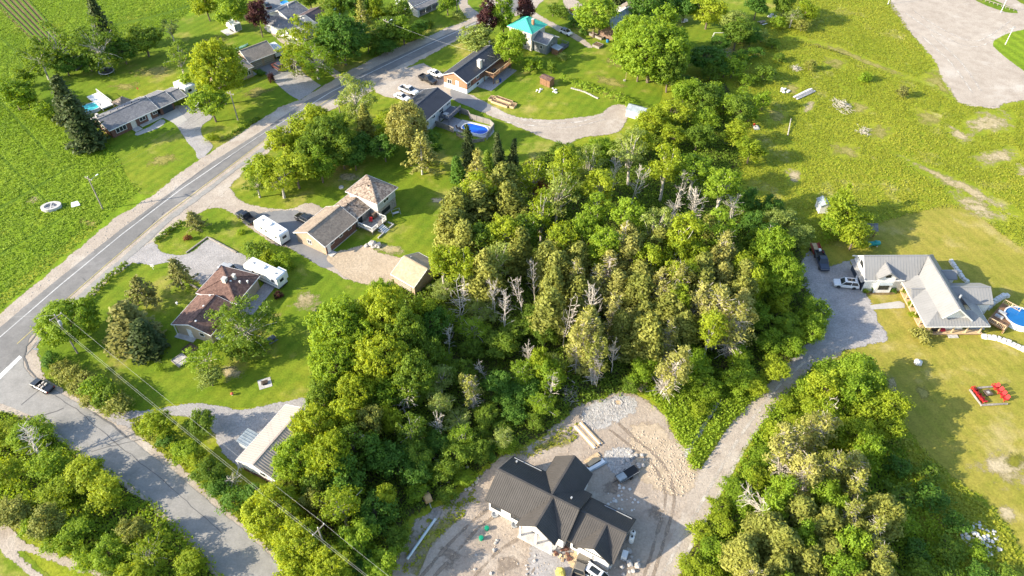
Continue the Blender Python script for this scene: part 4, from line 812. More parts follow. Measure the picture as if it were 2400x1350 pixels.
# ------------------------------------------------------------------ farmhouse with turquoise roof
ze = 5.4
h = frame_at('turquoise_roof_farmhouse', 'two-storey cream farmhouse with turquoise metal hip roof', 'house', (1246.9,80.6), (1279.9,59.5), ze)
X = uv(h,1279.9,59.5,ze)[0]; D = uv(h,1192,58.6,ze)[1]
hip_roof(h, 0, max(X,7.6), 0, D, ze, 2.3, M['metal_green'], rib=.5, wall='plaster', oh=.5, trim='metal_green_t' if False else 'white_trim', run=max(X,7.6)*.4)
Xw = max(X,7.6); chimney(h, Xw*.45, D*.24, ze+.6, ze+2.6, .6, 'orange_brick')
for z in (1.0, 3.6):
    for k in (.3,.65): window(h, .5, D*k, z, .8, 1.2, '-x')
part('stone_repair', M['stone_wall'], h, (.455,.497,1.2,D-1.5,0,1.3))
gable_roof(h, .9, Xw-.6, -4.6, .4, 3.2, 1.5, M['sh_grey'], axis='y', wall='grey_board', oh=.35)
window(h, Xw*.5, -4.26, 1.6, .7, .8, '-y'); window(h, 1.25, -2.4, 1.4, .7, .9, '-x'); part('shed_lean_to', M['wood_brown'], h, (Xw*.35,Xw*.35+2.2,-7.2,-5.0,0,1.7)); slope(h, [(Xw*.35-.2,-7.4,1.75),(Xw*.35+2.4,-7.4,1.75),(Xw*.35+2.4,-4.8,2.1),(Xw*.35-.2,-4.8,2.1)], M['metal_zinc'], 0, .06, 'lean_to_roof')
deck(h, Xw*.35+2.3, Xw+1.2, -6.8, -4.4, .6, M['slate_wood'])
rail(h, [(Xw*.35+2.4,-6.8),(Xw+1.2,-6.8),(Xw+1.2,-4.5)], .6, .9, M['slate_wood'])

# ------------------------------------------------------------------ weathered barn and the white garage behind it
h = frame_at('barn', 'weathered brown board barn with galvanised metal roof', 'barn', (1441.5,75.8), (1492,39.6), 2.9)
X = uv(h,1492,39.6,2.9)[0]; D = uv(h,1408.6,58,2.9)[1]
gable_roof(h, 0, X, 0, D, 2.9, 2.4, M['metal_zinc'], rib=.6, wall='wood_barn', oh=.15, trim=None)
MBp = random.Random(3); y = .2
while y < D-.35:
    w_ = MBp.uniform(.22,.34); hh = 2.75+ (1-abs((y+w_/2-D/2)/(D/2)))*2.2 - .1; part('board', M['wood_barn'], h, (.11+MBp.uniform(0,.02),.148,y,y+w_-.03,.05,hh)); y += w_
part('lean_to_wall', M['wood_barn'], h, (.8,5.0,-1.6,-1.5,0,1.9)); slope(h, [(.5,-1.9,1.95),(5.3,-1.9,1.95),(5.3,.13,2.6),(.5,.13,2.6)], M['metal_zinc'], .6, .06, 'lean_to_roof')
h = frame_at('white_garage', 'white garage with open door behind the weathered barn', 'garage', (1443,20), (1478,32), 2.6)
gable_roof(h, 0, 6.6, 0, 8.5, 2.7, 1.4, M['sh_tan'], axis='y', wall='white_wall', oh=.3); door(h, .295, 2.8, '-x', 2.8, 2.2, .03, 'frame_dark', 'garage_door', 'frame_dark'); window(h, 3.3, .295, 1.1, .9, .9, '-y')

# ------------------------------------------------------------------ small outbuildings
def hut(name, label, px, along, L, D, ze, rise, roof, wall, rib=0, dr=True, trim=None, axis='x', cat='shed'):
    p = W(*px); h = thing(name, label, cat, (p.x,p.y,0), heading(px, along)); gable_roof(h, -L/2, L/2, -D/2, D/2, ze, rise, M[roof], rib=rib, axis=axis, wall=wall, oh=.15, trim=trim)
    if dr: door(h, 0, -D/2+.145, '-y', 1.2, min(1.9, ze-.3), .05, 'wood_brown' if wall == 'wood_brown' else wall)
    return h
h = hut('garden_shed', 'brown wooden garden shed with flat reddish roof on the lawn', (1282,198), (1306,208), 3.6, 2.3, 2.1, .25, 'sh_brown', 'wood_brown')
h = hut('metal_garden_shed', 'low shed with pale green-grey metal roof at the gravel lane end', (1492,272), (1520,280), 5.0, 3.4, 2.0, .8, 'metal_zinc', 'white_wall', .5, False)
h = hut('white_storage_shed', 'small white storage shed with grey roof beside the yellow-green tree', (1924,492), (1930,505), 3.0, 2.2, 2.1, .6, 'metal_zinc', 'white_wall', .5)
h = thing('well_shelter', 'small wooden well shelter under a dark roof near the green tank', 'shelter', W(2034,550))
for x in (-.8,.8):
    for y in (-.8,.8): part('post', M['wood_brown'], h, (x-.07,x+.07,y-.07,y+.07,0,2.0))
gable_roof(h, -1.2, 1.2, -1.2, 1.2, 2.0, .9, M['sh_grey'], trim=None); part('well_box', M['wood_new'], h, (-.6,.6,-.6,.6,0,.8))
h = hut('dark_garden_shed', 'dark grey shed in the shade under the back-yard birches', (178,158), (188,150), 3.6, 3.0, 2.1, .7, 'sh_grey', 'slate_wood', 0, False)
h = thing('gazebo', 'hip-roofed garden gazebo behind the brick bungalow', 'gazebo', W(292,255), heading((280,262),(304,248)))
for x in (-1.4,1.4):
    for y in (-1.4,1.4): part('post', M['wood_brown'], h, (x-.06,x+.06,y-.06,y+.06,0,2.2))
hip_roof(h, -1.8, 1.8, -1.79, 1.79, 2.2, 1.0, M['sh_tan'], trim=None)
# ------------------------------------------------------------------ vehicles
M['tyre'] = mat('tyre_rubber', (0.018,0.018,0.018), 0.85); M['rim'] = mat('alloy_rim', (0.42,0.42,0.43), 0.35, 0.1, spec=0.5, metal=0.6)
M['car_glass'] = mat('tinted_car_glass', (0.02,0.025,0.03), 0.08, 0.1, spec=0.7); M['lamp_red'] = mat('red_tail_lamp', (0.45,0.015,0.012), 0.25); M['lamp_white'] = mat('clear_head_lamp', (0.6,0.62,0.65), 0.15)
PAINT = dict(white=paint('white_car_paint',(0.72,0.72,0.72)), black=paint('black_car_paint',(0.012,0.012,0.014)), grey=paint('grey_car_paint',(0.07,0.072,0.076)), silver=paint('silver_car_paint',(0.36,0.37,0.38),.35), maroon=paint('maroon_car_paint',(0.11,0.035,0.025)),
             navy=paint('dark_blue_car_paint',(0.02,0.03,0.06)), red=paint('red_trailer_paint',(0.33,0.045,0.03),.5,.1), bronze=paint('bronze_car_paint',(0.16,0.14,0.11)))
M['cream_seat'] = mat('cream_leather', (0.55,0.5,0.44), .6); M['trailer_white'] = mat('white_gelcoat', (0.74,0.74,0.73), 0.35, 0.04, spec=0.4); M['decal'] = mat('grey_decal', (0.22,0.24,0.27), .5); M['rv_roof'] = mat('white_rubber_roof', (0.68,0.68,0.67), .7, .06)
tyre_me = MB().add([], []).lathe([(.20,-.11),(.335,-.11),(.35,-.07),(.35,.07),(.335,.11),(.20,.11)], 16); tyre_me = tyre_me.mesh('tyre', M['tyre'], False)
rim_me = MB().lathe([(.06,-.09),(.21,-.115),(.215,.115),(.06,.09)], 14).mesh('rim', M['rim'])
def wheel(root, x, y, r=.35, w=1.0):
    t = child('wheel', tyre_me, root); t.location = (x, y, r); t.rotation_euler = (math.pi/2, 0, 0); t.scale = (r/.35, r/.35, w)
    c = child('rim', rim_me, t)
    return t
def ring(x, w, z0, z1, r=.16):
    return [(x,-w*.9,z0),(x,w*.9,z0),(x,w,z0+.14),(x,w,z1-r*.7),(x,w-r*.8,z1),(x,-w+r*.8,z1),(x,-w,z1-r*.7),(x,-w,z0+.14)]
STY = dict(   # length, half width, roof height, hull stations (x/L, half-width, bottom, top), cabin base/roof x
    suv=(4.75,.94,1.72,[(-.5,.82,.45,.85),(-.485,.92,.34,1.02),(-.3,.94,.27,1.06),(.14,.94,.27,1.03),(.22,.93,.27,1.02),(.44,.90,.30,.92),(.49,.84,.36,.80),(.5,.74,.45,.66)],(-.47,.235),(-.40,.09)),
    car=(4.6,.89,1.44,[(-.5,.76,.42,.82),(-.485,.86,.30,.95),(-.3,.89,.22,.98),(.12,.89,.22,.93),(.22,.88,.22,.92),(.44,.84,.26,.80),(.49,.78,.32,.70),(.5,.66,.42,.58)],(-.36,.215),(-.22,.03)),
    hatch=(4.1,.87,1.52,[(-.5,.76,.42,.85),(-.485,.85,.30,.98),(-.3,.87,.22,1.0),(.12,.87,.22,.97),(.24,.86,.22,.95),(.44,.82,.26,.82),(.49,.76,.32,.72),(.5,.66,.42,.58)],(-.46,.25),(-.36,.07)),
    pickup=(5.7,.98,1.88,[(-.5,.92,.52,.82),(-.49,.96,.45,.84),(-.1,.97,.38,.86),(-.085,.97,.38,1.12),(.18,.97,.38,1.12),(.24,.96,.38,1.10),(.45,.94,.42,1.02),(.49,.88,.48,.92),(.5,.80,.55,.80)],(-.09,.235),(-.06,.12)),
    conv=(4.5,.88,1.30,[(-.5,.76,.42,.84),(-.485,.86,.30,.95),(-.3,.88,.22,.97),(.12,.88,.22,.93),(.22,.87,.22,.92),(.44,.83,.26,.80),(.49,.77,.32,.70),(.5,.66,.42,.58)],None,None))
def vehicle(name, label, cat, px, to, sty, col, zc=0.0, roofcol=None, group=None):
    """px: where its middle stands, to: a point ahead of it"""
    L, hw, H, st, cb, ct = STY[sty]; p = W(px[0], px[1], zc if zc else .7)
    t = thing(name, label, cat, (p.x, p.y, .11), heading(px, to), group); pm = PAINT[col]
    MB().loft([ring(a*L, w, z0, z1) for a, w, z0, z1 in st]).build('body', pm, t)
    part('underside', M['black'], t, (-L*.45,L*.45,-hw*.8,hw*.8,.2,.4))
    wr = .38 if sty in ('suv','pickup') else .33
    for x in (L*.31, -L*.30):
        for y in (hw-.1, -hw+.1): wheel(t, x, y, wr)
    for s in (-1, 1):
        part('headlight', M['lamp_white'], t, (L*.462,L*.488,s*hw*.68-.16,s*hw*.68+.16,st[-2][3]-.14,st[-2][3]+.0)); part('tail_light', M['lamp_red'], t, (-L*.503,-L*.47,s*hw*.80-.09,s*hw*.80+.09,st[1][3]-.3,st[1][3]-.08))
        part('mirror', pm, t, (L*.15,L*.15+.12,s*(hw+.02)-(.0 if s>0 else .16),s*(hw+.02)+(.16 if s>0 else .0),1.0,1.14))
    if cb:
        zb = 1.0 if sty != 'pickup' else 1.08
        if sty == 'suv': zb = 1.02
        if sty == 'car': zb = .92
        b = (cb[0]*L, cb[1]*L, -hw*.93, hw*.93); r = (ct[0]*L, ct[1]*L, -hw*.74, hw*.74)
        MB().frustum(b, r, zb, H-.05).build('cabin', M['car_glass'], t)
        MB().frustum((r[0]-.04,r[1]+.04,r[2]-.03,r[3]+.03),(r[0]+.08,r[1]-.08,r[2]+.08,r[3]-.08), H-.06, H+.01).build('roof', PAINT[roofcol] if roofcol else pm, t)
        for s in (-1, 1):
          for f in (0, .45, 1):
            m = MB()
            if 1:
                if f == 0: m.bar((b[0],s*b[3],zb),(r[0],s*r[3],H-.05),.1,.14)
                elif f == 1: m.bar((b[1],s*b[3],zb),(r[1],s*r[3],H-.05),.07,.07)
                else: m.bar((b[0]+(b[1]-b[0])*f,s*(b[3]+.005),zb),(r[0]+(r[1]-r[0])*f,s*(r[3]+.005),H-.05),.09,.05)
            m.build('pillar', pm, t)
        if sty == 'suv': part('sunroof', M['car_glass'], t, (r[0]+.5,r[1]-.35,-.4,.4,H+.005,H+.022))
    if sty == 'pickup':
        part('bed_floor', M['black'], t, (-L*.48,-L*.1,-hw*.8,hw*.8,.84,.87))
        for s in (-1, 1): part('bed_side', pm, t, (-L*.495,-L*.09,s*hw*.91-.07,s*hw*.91+.07,.80,1.16))
        part('tailgate', pm, t, (-L*.498,-L*.475,-hw*.84,hw*.84,.80,1.14))
    if sty == 'conv':
        part('cockpit', M['black'], t, (-1.05,.75,-.68,.68,.85,.985))
        for x in (-.15,-.85):
            for y in (-.36,.36): part('seat', M['cream_seat'], t, (x-.12,x+.12,y-.24,y+.24,.9,1.22))
        MB().add([(1.0,-.72,.93),(1.0,.72,.93),(.5,.58,1.28),(.5,-.58,1.28)], [(0,1,2,3)]).build('windshield', M['car_glass'], t); MB().bar((.5,-.6,1.29),(.5,.6,1.29),.06,.05).build('windshield_frame', M['black'], t)
    return t
vehicle('convertible_car', 'dark open-top convertible turning at the road junction', 'car', (98,904), (60,885), 'conv', 'black')
vehicle('suv', 'maroon SUV parked nearest the lawn at the double garage', 'SUV', (651,156), (628,142), 'suv', 'maroon')
vehicle('suv', 'dark grey SUV parked next to the maroon one', 'SUV', (676,150), (655,133), 'suv', 'grey')
vehicle('car', 'black car on the dark driveway beside the purple-leaved tree', 'car', (625,12), (612,-2), 'car', 'black')
vehicle('compact_suv', 'small white SUV with black roof on the farmhouse lane', 'SUV', (1327,75), (1350,86), 'hatch', 'white', roofcol='black')
vehicle('pickup_truck', 'black pickup truck parked by the orange brick house', 'pickup', (1003,186), (1025,196), 'pickup', 'black')
vehicle('car', 'white car parked tight against the orange brick house corner', 'car', (1021,172), (1045,182), 'car', 'white')
vehicle('pickup_truck', 'white pickup truck parked behind the grey-sided house', 'pickup', (958,212), (982,221), 'pickup', 'white')
vehicle('car', 'white car beside the white pickup, nearest the shaded lawn', 'car', (943,227), (966,236), 'car', 'white')
vehicle('pickup_truck', 'black pickup truck hitched to the front travel trailer', 'pickup', (577,510), (557,496), 'pickup', 'black')
vehicle('suv', 'black SUV parked in the shade of the tan-roofed brick house', 'SUV', (713,513), (692,502), 'suv', 'black')
vehicle('pickup_truck', 'silver pickup truck hitched to the fifth-wheel behind the red-brown roof', 'pickup', (541,634), (520,624), 'pickup', 'silver')
vehicle('pickup_truck', 'dark blue pickup truck with a red trailer on the grey gravel', 'pickup', (1926,612), (1934,634), 'pickup', 'navy')
vehicle('suv', 'white SUV parked facing away from the farmhouse garage', 'SUV', (1983,665), (1955,662), 'suv', 'white')
vehicle('pickup_truck', 'bronze-black pickup truck at the bottom edge below the new house', 'pickup', (1358,1340), (1370,1305), 'pickup', 'bronze')
vehicle('suv', 'white SUV half cut off by the bottom edge', 'SUV', (1402,1352), (1425,1368), 'suv', 'white')

def camper(name, label, px, to, L, hw=1.22, H=3.1, fifth=False, slide=True, zc=1.5):
    p = W(px[0], px[1], zc); t = thing(name, label, 'trailer', (p.x, p.y, .09), heading(px, to, zc))
    a, b = -L/2, L/2; z0 = .55
    if fifth: prof = [(a,z0),(b-2.4,z0),(b-2.2,1.6),(b-.3,1.6),(b,2.0),(b-.35,H-.1),(b-.8,H),(a+.2,H),(a,H-.2)]
    else: prof = [(a+.05,z0),(b-.5,z0),(b-.05,1.0),(b,1.5),(b-.35,H-.25),(b-.8,H),(a+.2,H),(a,H-.2)]
    MB().side(prof, -hw, hw).build('body', M['trailer_white'], t); part('roof_sheet', M['rv_roof'], t, (a+.25,b-.9,-hw+.08,hw-.08,H+.002,H+.03))
    part('air_conditioner', M['trailer_white'], t, (-.4,.5,-.35,.35,H+.03,H+.32))
    for x in (a+1.2, b-2.0): part('roof_hatch', M['decal'], t, (x-.2,x+.2,-.2,.2,H+.03,H+.13))
    part('rear_window', M['car_glass'], t, (a-.012,a+.02,-.5,.5,1.7,2.4))
    for s in (-1, 1):
        for x in (a+1.3, .2, b-2.6): part('side_window', M['car_glass'], t, (x-.35,x+.35,s*hw-.012,s*hw+.012,1.75,2.3))
        part('stripe', M['decal'], t, (a+.3,b-2.2,s*hw-.008,s*hw+.008,1.15,1.35))
        for x in (-.5,.35): wheel(t, x, s*(hw-.14), .34)
    part('entry_door', M['rv_roof'], t, (b-3.6,b-2.95,hw-.01,hw+.025,.75,2.6)); MB().tube((a+.6,hw+.08,H-.2),(b-1.5,hw+.08,H-.2),.07).build('awning_roller', M['rv_roof'], t)
    if slide: part('slide_out', M['trailer_white'], t, (a+.5,a+2.6,-hw-.85,-hw+.02,.9,2.7)); part('slide_window', M['car_glass'], t, (a+.9,a+2.2,-hw-.862,-hw-.84,1.6,2.2))
    if not fifth: MB().bar((b-.6,-.5,.5),(b+1.0,0,.5),.1,.12).bar((b-.6,.5,.5),(b+1.0,0,.5),.1,.12).build('drawbar', M['black'], t); MB().lathe([(.16,.55),(.16,1.05),(.1,1.1)],10,(b+.45,0)).build('gas_bottle', M['rv_roof'], t)
    part('bumper', M['black'], t, (a-.15,a+.1,-hw+.1,hw-.1,.45,.62))
    return t
camper('travel_trailer', 'long white travel trailer on the brick house driveway', (637,541), (597,516), 8.6, slide=False)
camper('fifth_wheel_trailer', 'white fifth-wheel trailer with slide-out behind the red-brown roof', (622,642), (572,618), 9.0, fifth=True)
camper('travel_trailer', 'white trailer parked at the bungalow carport', (432,208), (414,197), 6.0, slide=True)
camper('travel_trailer', 'white and grey trailer beside the tan house garage', (644,117), (632,108), 5.2, slide=False, H=2.8)
t = thing('cargo_trailer', 'white box cargo trailer with dark doors on a concrete pad', 'trailer', W(548,62,1.0)-Vector((0,0,.95)), heading((556,68),(535,55)))
part('body', M['trailer_white'], t, (-2.6,2.6,-1.1,1.1,.5,2.6)); part('rear_doors', M['decal'], t, (-2.63,-2.602,-1.0,-.02,.6,2.5)); part('rear_doors', M['decal'], t, (-2.63,-2.602,.02,1.0,.6,2.5))
for s in (-1,1):
    for x in (-.6,.2): wheel(t, x, s*1.12, .34)
MB().bar((2.6,-.5,.45),(3.8,0,.45),.1,.1).bar((2.6,.5,.45),(3.8,0,.45),.1,.1).build('drawbar', M['black'], t)
o = part('concrete_pad', M['conc_obj'], None, (-3.2,1.0,-1.9,2.2,0,.05)); o.location = W(536,70); o.rotation_euler.z = heading((556,68),(535,55)); tag(o, 'pale concrete pad beside the white box trailer', 'slab')
t = thing('utility_trailer', 'red open trailer loaded with lumber behind the dark pickup', 'trailer', W(1912,585,.5)-Vector((0,0,.42)), heading((1906,570),(1918,600)))
part('bed', PAINT['red'], t, (-1.8,1.6,-.95,.95,.55,.7))
for s in (-1,1): part('side_board', PAINT['red'], t, (-1.8,1.6,s*.95-.04,s*.95+.04,.7,1.05)); wheel(t, -.2, s*1.05, .33)
part('lumber_load', M['wood_new'], t, (-1.4,.6,-.6,.3,.7,1.0)); part('white_sack', M['trailer_white'], t, (.5,1.1,.2,.7,.7,1.2)); MB().bar((1.6,0,.55),(2.9,0,.55),.12,.1).build('drawbar', M['black'], t)
t = thing('motor_boat', 'small white motor boat on a trailer under the roadside tree', 'boat', W(457,242,.8)-Vector((0,0,.72)), heading((452,235),(464,252)))
MB().loft([[(x,-w,1.3),(x,w,1.3),(x,w*.9,.9),(x,0,.55),(x,-w*.9,.9)] for x,w in ((-2.2,.85),(-1.0,.95),(.6,.9),(1.7,.55),(2.3,.08))]).build('hull', M['trailer_white'], t); part('cockpit', M['decal'], t, (-1.7,.5,-.6,.6,1.2,1.32)); part('windscreen', M['car_glass'], t, (.5,.7,-.55,.55,1.3,1.65)); part('outboard_motor', M['black'], t, (-2.6,-2.25,-.2,.2,.8,1.75))
for s in (-1,1): wheel(t, -.3, s*.95, .3)
MB().bar((-1.8,0,.45),(3.2,0,.45),.12,.1).bar((-.3,-.9,.42),(-.3,.9,.42),.1,.08).build('boat_trailer', M['grey_metal'], t)
t = thing('canoe', 'pale green upturned canoe lying behind the tan house', 'canoe', W(566,112)+Vector((0,0,.05)), heading((552,118),(580,106)))
MB().loft([[(x,-w,.02),(x,w,.02),(x,w*.8,.3),(x,0,.42),(x,-w*.8,.3)] for x,w in ((-2.4,.05),(-1.2,.4),(0,.48),(1.2,.4),(2.4,.05))]).build('hull', mat('pale_green_hull',(0.35,0.62,0.42),.4), t); MB().bar((-2.3,0,.45),(2.3,0,.45),.04,.04).build('keel', M['trailer_white'], t)
t = thing('red_wagon', 'small red garden tractor parked by the far drive', 'tractor', W(1340,28)+Vector((0,0,.05)), heading((1335,24),(1346,34)))
MB().loft([[(x,-w,.4),(x,w,.4),(x,w,h_),(x,-w,h_)] for x,w,h_ in ((-.9,.5,.7),(0,.5,.7),(.05,.35,1.0),(1.0,.3,.9))]).build('body', PAINT['red'], t); part('seat', M['black'], t, (-.6,-.2,-.25,.25,.7,1.1))
for x,r in ((-.5,.38),(.7,.26)):
    for s in (-1,1): wheel(t, x, s*.55, r)
# compact loader / chipper half in the shrubs by the dirt yard
t = thing('wood_chipper', 'tan wood chipper with a black chute at the woodlot edge', 'machine', W(1000,1165,.6)-Vector((0,0,.5)), heading((1008,1180),(988,1140)))
M['tan_paint'] = mat('faded_tan_paint', (0.46,0.30,0.14), .6, .2)
MB().loft([[(x,-w,.5),(x,w,.5),(x,w*.9,h_),(x,-w*.9,h_)] for x,w,h_ in ((-1.1,.55,1.2),(-.2,.6,1.45),(.7,.45,1.2),(.9,.35,1.0))]).build('hopper', M['tan_paint'], t); MB().tube((.8,0,1.1),(2.3,.1,1.9),.18,.12,8).build('chute', M['black'], t); part('engine', M['black'], t, (.2,1.0,-.5,-.2,.6,1.5))
for s in (-1,1): wheel(t, -.2, s*.7, .33)
MB().bar((-1.0,0,.45),(-2.0,.1,.4),.1,.1).build('drawbar', M['grey_metal'], t)
# ------------------------------------------------------------------ leaves, wood and plant prototypes
M['bark'] = mat('grey_brown_bark', (0.17,0.13,0.10), 0.9, 0.3, 3); M['bark_pale'] = mat('pale_bark', (0.50,0.46,0.40), 0.85, 0.25, 3); M['bark_dead'] = mat('bleached_dead_wood', (0.50,0.45,0.39), 0.9, 0.25, 3)
LEAF = dict(mid=leaf_mat('leaf_mid_green', (0.101,0.173,0.019), (0.207,0.300,0.033), .45), bright=leaf_mat('leaf_yellow_green', (0.176,0.257,0.014), (0.360,0.424,0.034), .45),
    lush=leaf_mat('leaf_fresh_green', (0.143,0.242,0.017), (0.283,0.391,0.034), .45), dark=leaf_mat('leaf_dark_green', (0.057,0.138,0.019), (0.129,0.239,0.030), .4), olive=leaf_mat('cedar_olive', (0.160,0.188,0.032), (0.325,0.330,0.066), .3, 1.1),
    gold=leaf_mat('needle_gold', (0.215,0.226,0.045), (0.415,0.395,0.11), .3, 1.1), spruce=leaf_mat('spruce_needle', (0.028,0.055,0.015), (0.076,0.100,0.025), .15, 1.0), pine=leaf_mat('pine_needle', (0.103,0.121,0.025), (0.230,0.224,0.057), .2, 1.0),
    purple=leaf_mat('purple_leaf', (0.050,0.017,0.018), (0.121,0.044,0.040), .25, 1.1), silver=leaf_mat('leaf_grey_green', (0.165,0.232,0.046), (0.343,0.407,0.104), .4), rust=leaf_mat('dead_brown_leaf', (0.16,0.065,0.025), (0.28,0.12,0.04), .2, 1.0),
    grass=leaf_mat('grass_blade', (0.202,0.250,0.016), (0.370,0.371,0.046), .3), crop=leaf_mat('crop_blade', (0.126,0.226,0.010), (0.228,0.323,0.024), .3))
def unit(a): return a/np.maximum(np.linalg.norm(a, axis=-1, keepdims=True), 1e-9)
def quads(name, C, Nr, rng, size, mt, asp=1.25, T=None, tint=None):
    """one four-sided leaf per centre"""
    n = len(C); Nr = unit(Nr); A = rng.normal(size=(n,3)) if T is None else T
    T1 = unit(np.cross(Nr, A)) if T is None else unit(T); B = unit(np.cross(Nr, T1)); s = (size*rng.uniform(.65,1.3,n))[:,None]
    V = np.stack([C-T1*s*asp, C-B*s*.8+Nr*s*.15, C+T1*s*asp, C+B*s*.8+Nr*s*.15], 1).reshape(-1,3)
    me = bpy.data.meshes.new(name); me.vertices.add(4*n); me.vertices.foreach_set('co', V.astype(np.float32).ravel()); me.loops.add(4*n); me.loops.foreach_set('vertex_index', np.arange(4*n, dtype=np.int32))
    me.polygons.add(n); me.polygons.foreach_set('loop_start', np.arange(0,4*n,4,dtype=np.int32)); me.materials.append(mt)
    t = rng.uniform(0,1,n) if tint is None else np.clip(tint+rng.normal(0,.13,n),0,1)
    me.attributes.new('tint','FLOAT','POINT').data.foreach_set('value', np.repeat(t,4).astype(np.float32)); me.update(calc_edges=True); return me
def sph(rng, n): return unit(rng.normal(size=(n,3)))
def limb(m, p, q, r0, r1, bend, rng, n=4, seg=3):
    p = np.array(p,float); q = np.array(q,float); prev = p; L = np.linalg.norm(q-p)
    for i in range(1, seg+1):
        t = i/seg; c = p+(q-p)*t + (rng.normal(size=3)*bend*L*(1-t) if i < seg else 0) + np.array([0,0,bend*L*.8*math.sin(math.pi*t)])
        m.tube(prev, c, r0+(r1-r0)*(i-1)/seg, r0+(r1-r0)*t, n, i == seg); prev = c
def make_dec(seed, r, h, zb, nl, leaf=.17, dens=1.0, wood='bark', limbs=.7, lr=(.20,.38), spread=.72, flat=1.0, wild=1.0):
    """a crown of many uneven sprays: limbs carry lobes, lobes carry sprays, sprays carry leaves"""
    rng = np.random.default_rng(seed); zc = (h+zb)/2; sz = (h-zb)/2*flat; C=[]; Nn=[]; Tt=[]; m = MB()
    k = np.arange(nl)+.5; ph = np.arccos(1-1.8*k/nl); th = math.pi*(1+5**.5)*k+seed
    D = np.stack([np.cos(th)*np.sin(ph), np.sin(th)*np.sin(ph), np.cos(ph)],1)+rng.normal(0,.30*wild,(nl,3)); D = unit(D)
    P = D*np.array([r*spread, r*spread, sz*spread])*rng.uniform(.87-.42*wild,1.05+.23*wild,(nl,1)); LR = r*rng.uniform(lr[0],lr[1],nl)*(1 if nl > 14 else 1.15); lt = rng.uniform(.1,.9,nl)
    tr = max(.09, h*.013+r*.012); top = h*.62; m.tube((0,0,-.1),(0,0,h*.3),tr*1.3,tr,7); limb(m,(0,0,h*.3),(rng.normal()*.1*r,rng.normal()*.1*r,top),tr,tr*.5,.03,rng,6)
    for i in range(nl):
        c = P[i]+np.array([0,0,zc]); ns = int(max(6, dens*4*math.pi*LR[i]**2*.62/.5)); d = sph(rng, ns*2); d = d[(d@D[i]) > -.45][:ns]
        s = c+d*LR[i]*rng.uniform(.55,1.30,(len(d),1))*np.array([1,1,.8])
        for j in range(len(s)):
            nq = int(rng.integers(13,22)); e = sph(rng, nq); C.append(s[j]+e*np.abs(rng.normal(.40,.28,(nq,1)))*np.array([1,1,.65])); Nn.append(e*.45+d[j]*.7+np.array([0,0,.35])+rng.normal(0,.5,(nq,3))); Tt.append(np.full(nq, lt[i]*.6+rng.uniform(0,.4)))
        if rng.random() < limbs: limb(m, (0,0,h*rng.uniform(.28,.5)), c+D[i]*LR[i]*.5, tr*.42, .03, .07, rng)
    C = np.concatenate(C); C[:,2] = np.maximum(C[:,2], .12)
    return quads('crown', C, np.concatenate(Nn), rng, leaf, LEAF['mid'], tint=np.concatenate(Tt)), m.mesh('trunk', M[wood])
def make_cedar(seed, r, h, zb=.20, dens=1.0, bare=0.0):
    rng = np.random.default_rng(seed); m = MB(); C=[]; Nn=[]; Tt=[]; n = int(230*dens)
    tops = [(0,0,1.0)] + [(rng.normal()*.45*r, rng.normal()*.45*r, rng.uniform(.6,.95)) for _ in range(int(rng.integers(2,5)))]
    for tx, ty, tf in tops:
        rr = r*(1 if tf == 1 else .6); k = int(n*(1 if tf == 1 else .42)); t = rng.uniform(0,1,k)**.9; a = rng.uniform(0,2*math.pi,k); gap = (np.sin(a*3+t*9+seed)+np.sin(a*2-t*14+seed*2)) > -.75; t = t[gap]; a = a[gap]; k = len(t)
        rad = rr*np.power(1-t,.55)*(0.5+.5*np.minimum(1,t*4+.2))*rng.uniform(.5,1.28,k); z = h*tf*(zb+(1-zb)*t); p = np.stack([tx+rad*np.cos(a), ty+rad*np.sin(a), z],1); o = np.stack([np.cos(a), np.sin(a), np.full(k,.5)],1)
        if bare: keep = rng.random(k) > bare*(1.25-t*.8); p = p[keep]; o = o[keep]
        for j in range(len(p)):
            nq = int(rng.integers(13,21)); e = sph(rng,nq)*np.array([.46,.46,.62])*rng.uniform(.3,1.4,(nq,1)); C.append(p[j]+e); Nn.append(o[j]*.8+e*.9+rng.normal(0,.55,(nq,3))); Tt.append(np.full(nq, rng.uniform(.1,.9)))
        m.tube((tx*.3,ty*.3,-.1),(tx,ty,h*tf*.97),.16 if tf == 1 else .09,.03,6)
        for _ in range(int((34+bare*130)*(1 if tf == 1 else .3))):
            z = h*tf*rng.uniform(.08, .62+bare*.36); a_ = rng.uniform(0,2*math.pi); L = rr*rng.uniform(.5,1.2)*(1-.5*z/h); limb(m,(tx*z/h,ty*z/h,z),(tx*z/h+L*math.cos(a_),ty*z/h+L*math.sin(a_),z+rng.uniform(-.3,.9+bare)),.05,.018,.05,rng,3,2)
    return quads('crown', np.concatenate(C), np.concatenate(Nn), rng, .145, LEAF['olive'], 1.6, tint=np.concatenate(Tt)), m.mesh('trunk', M['bark_dead'])
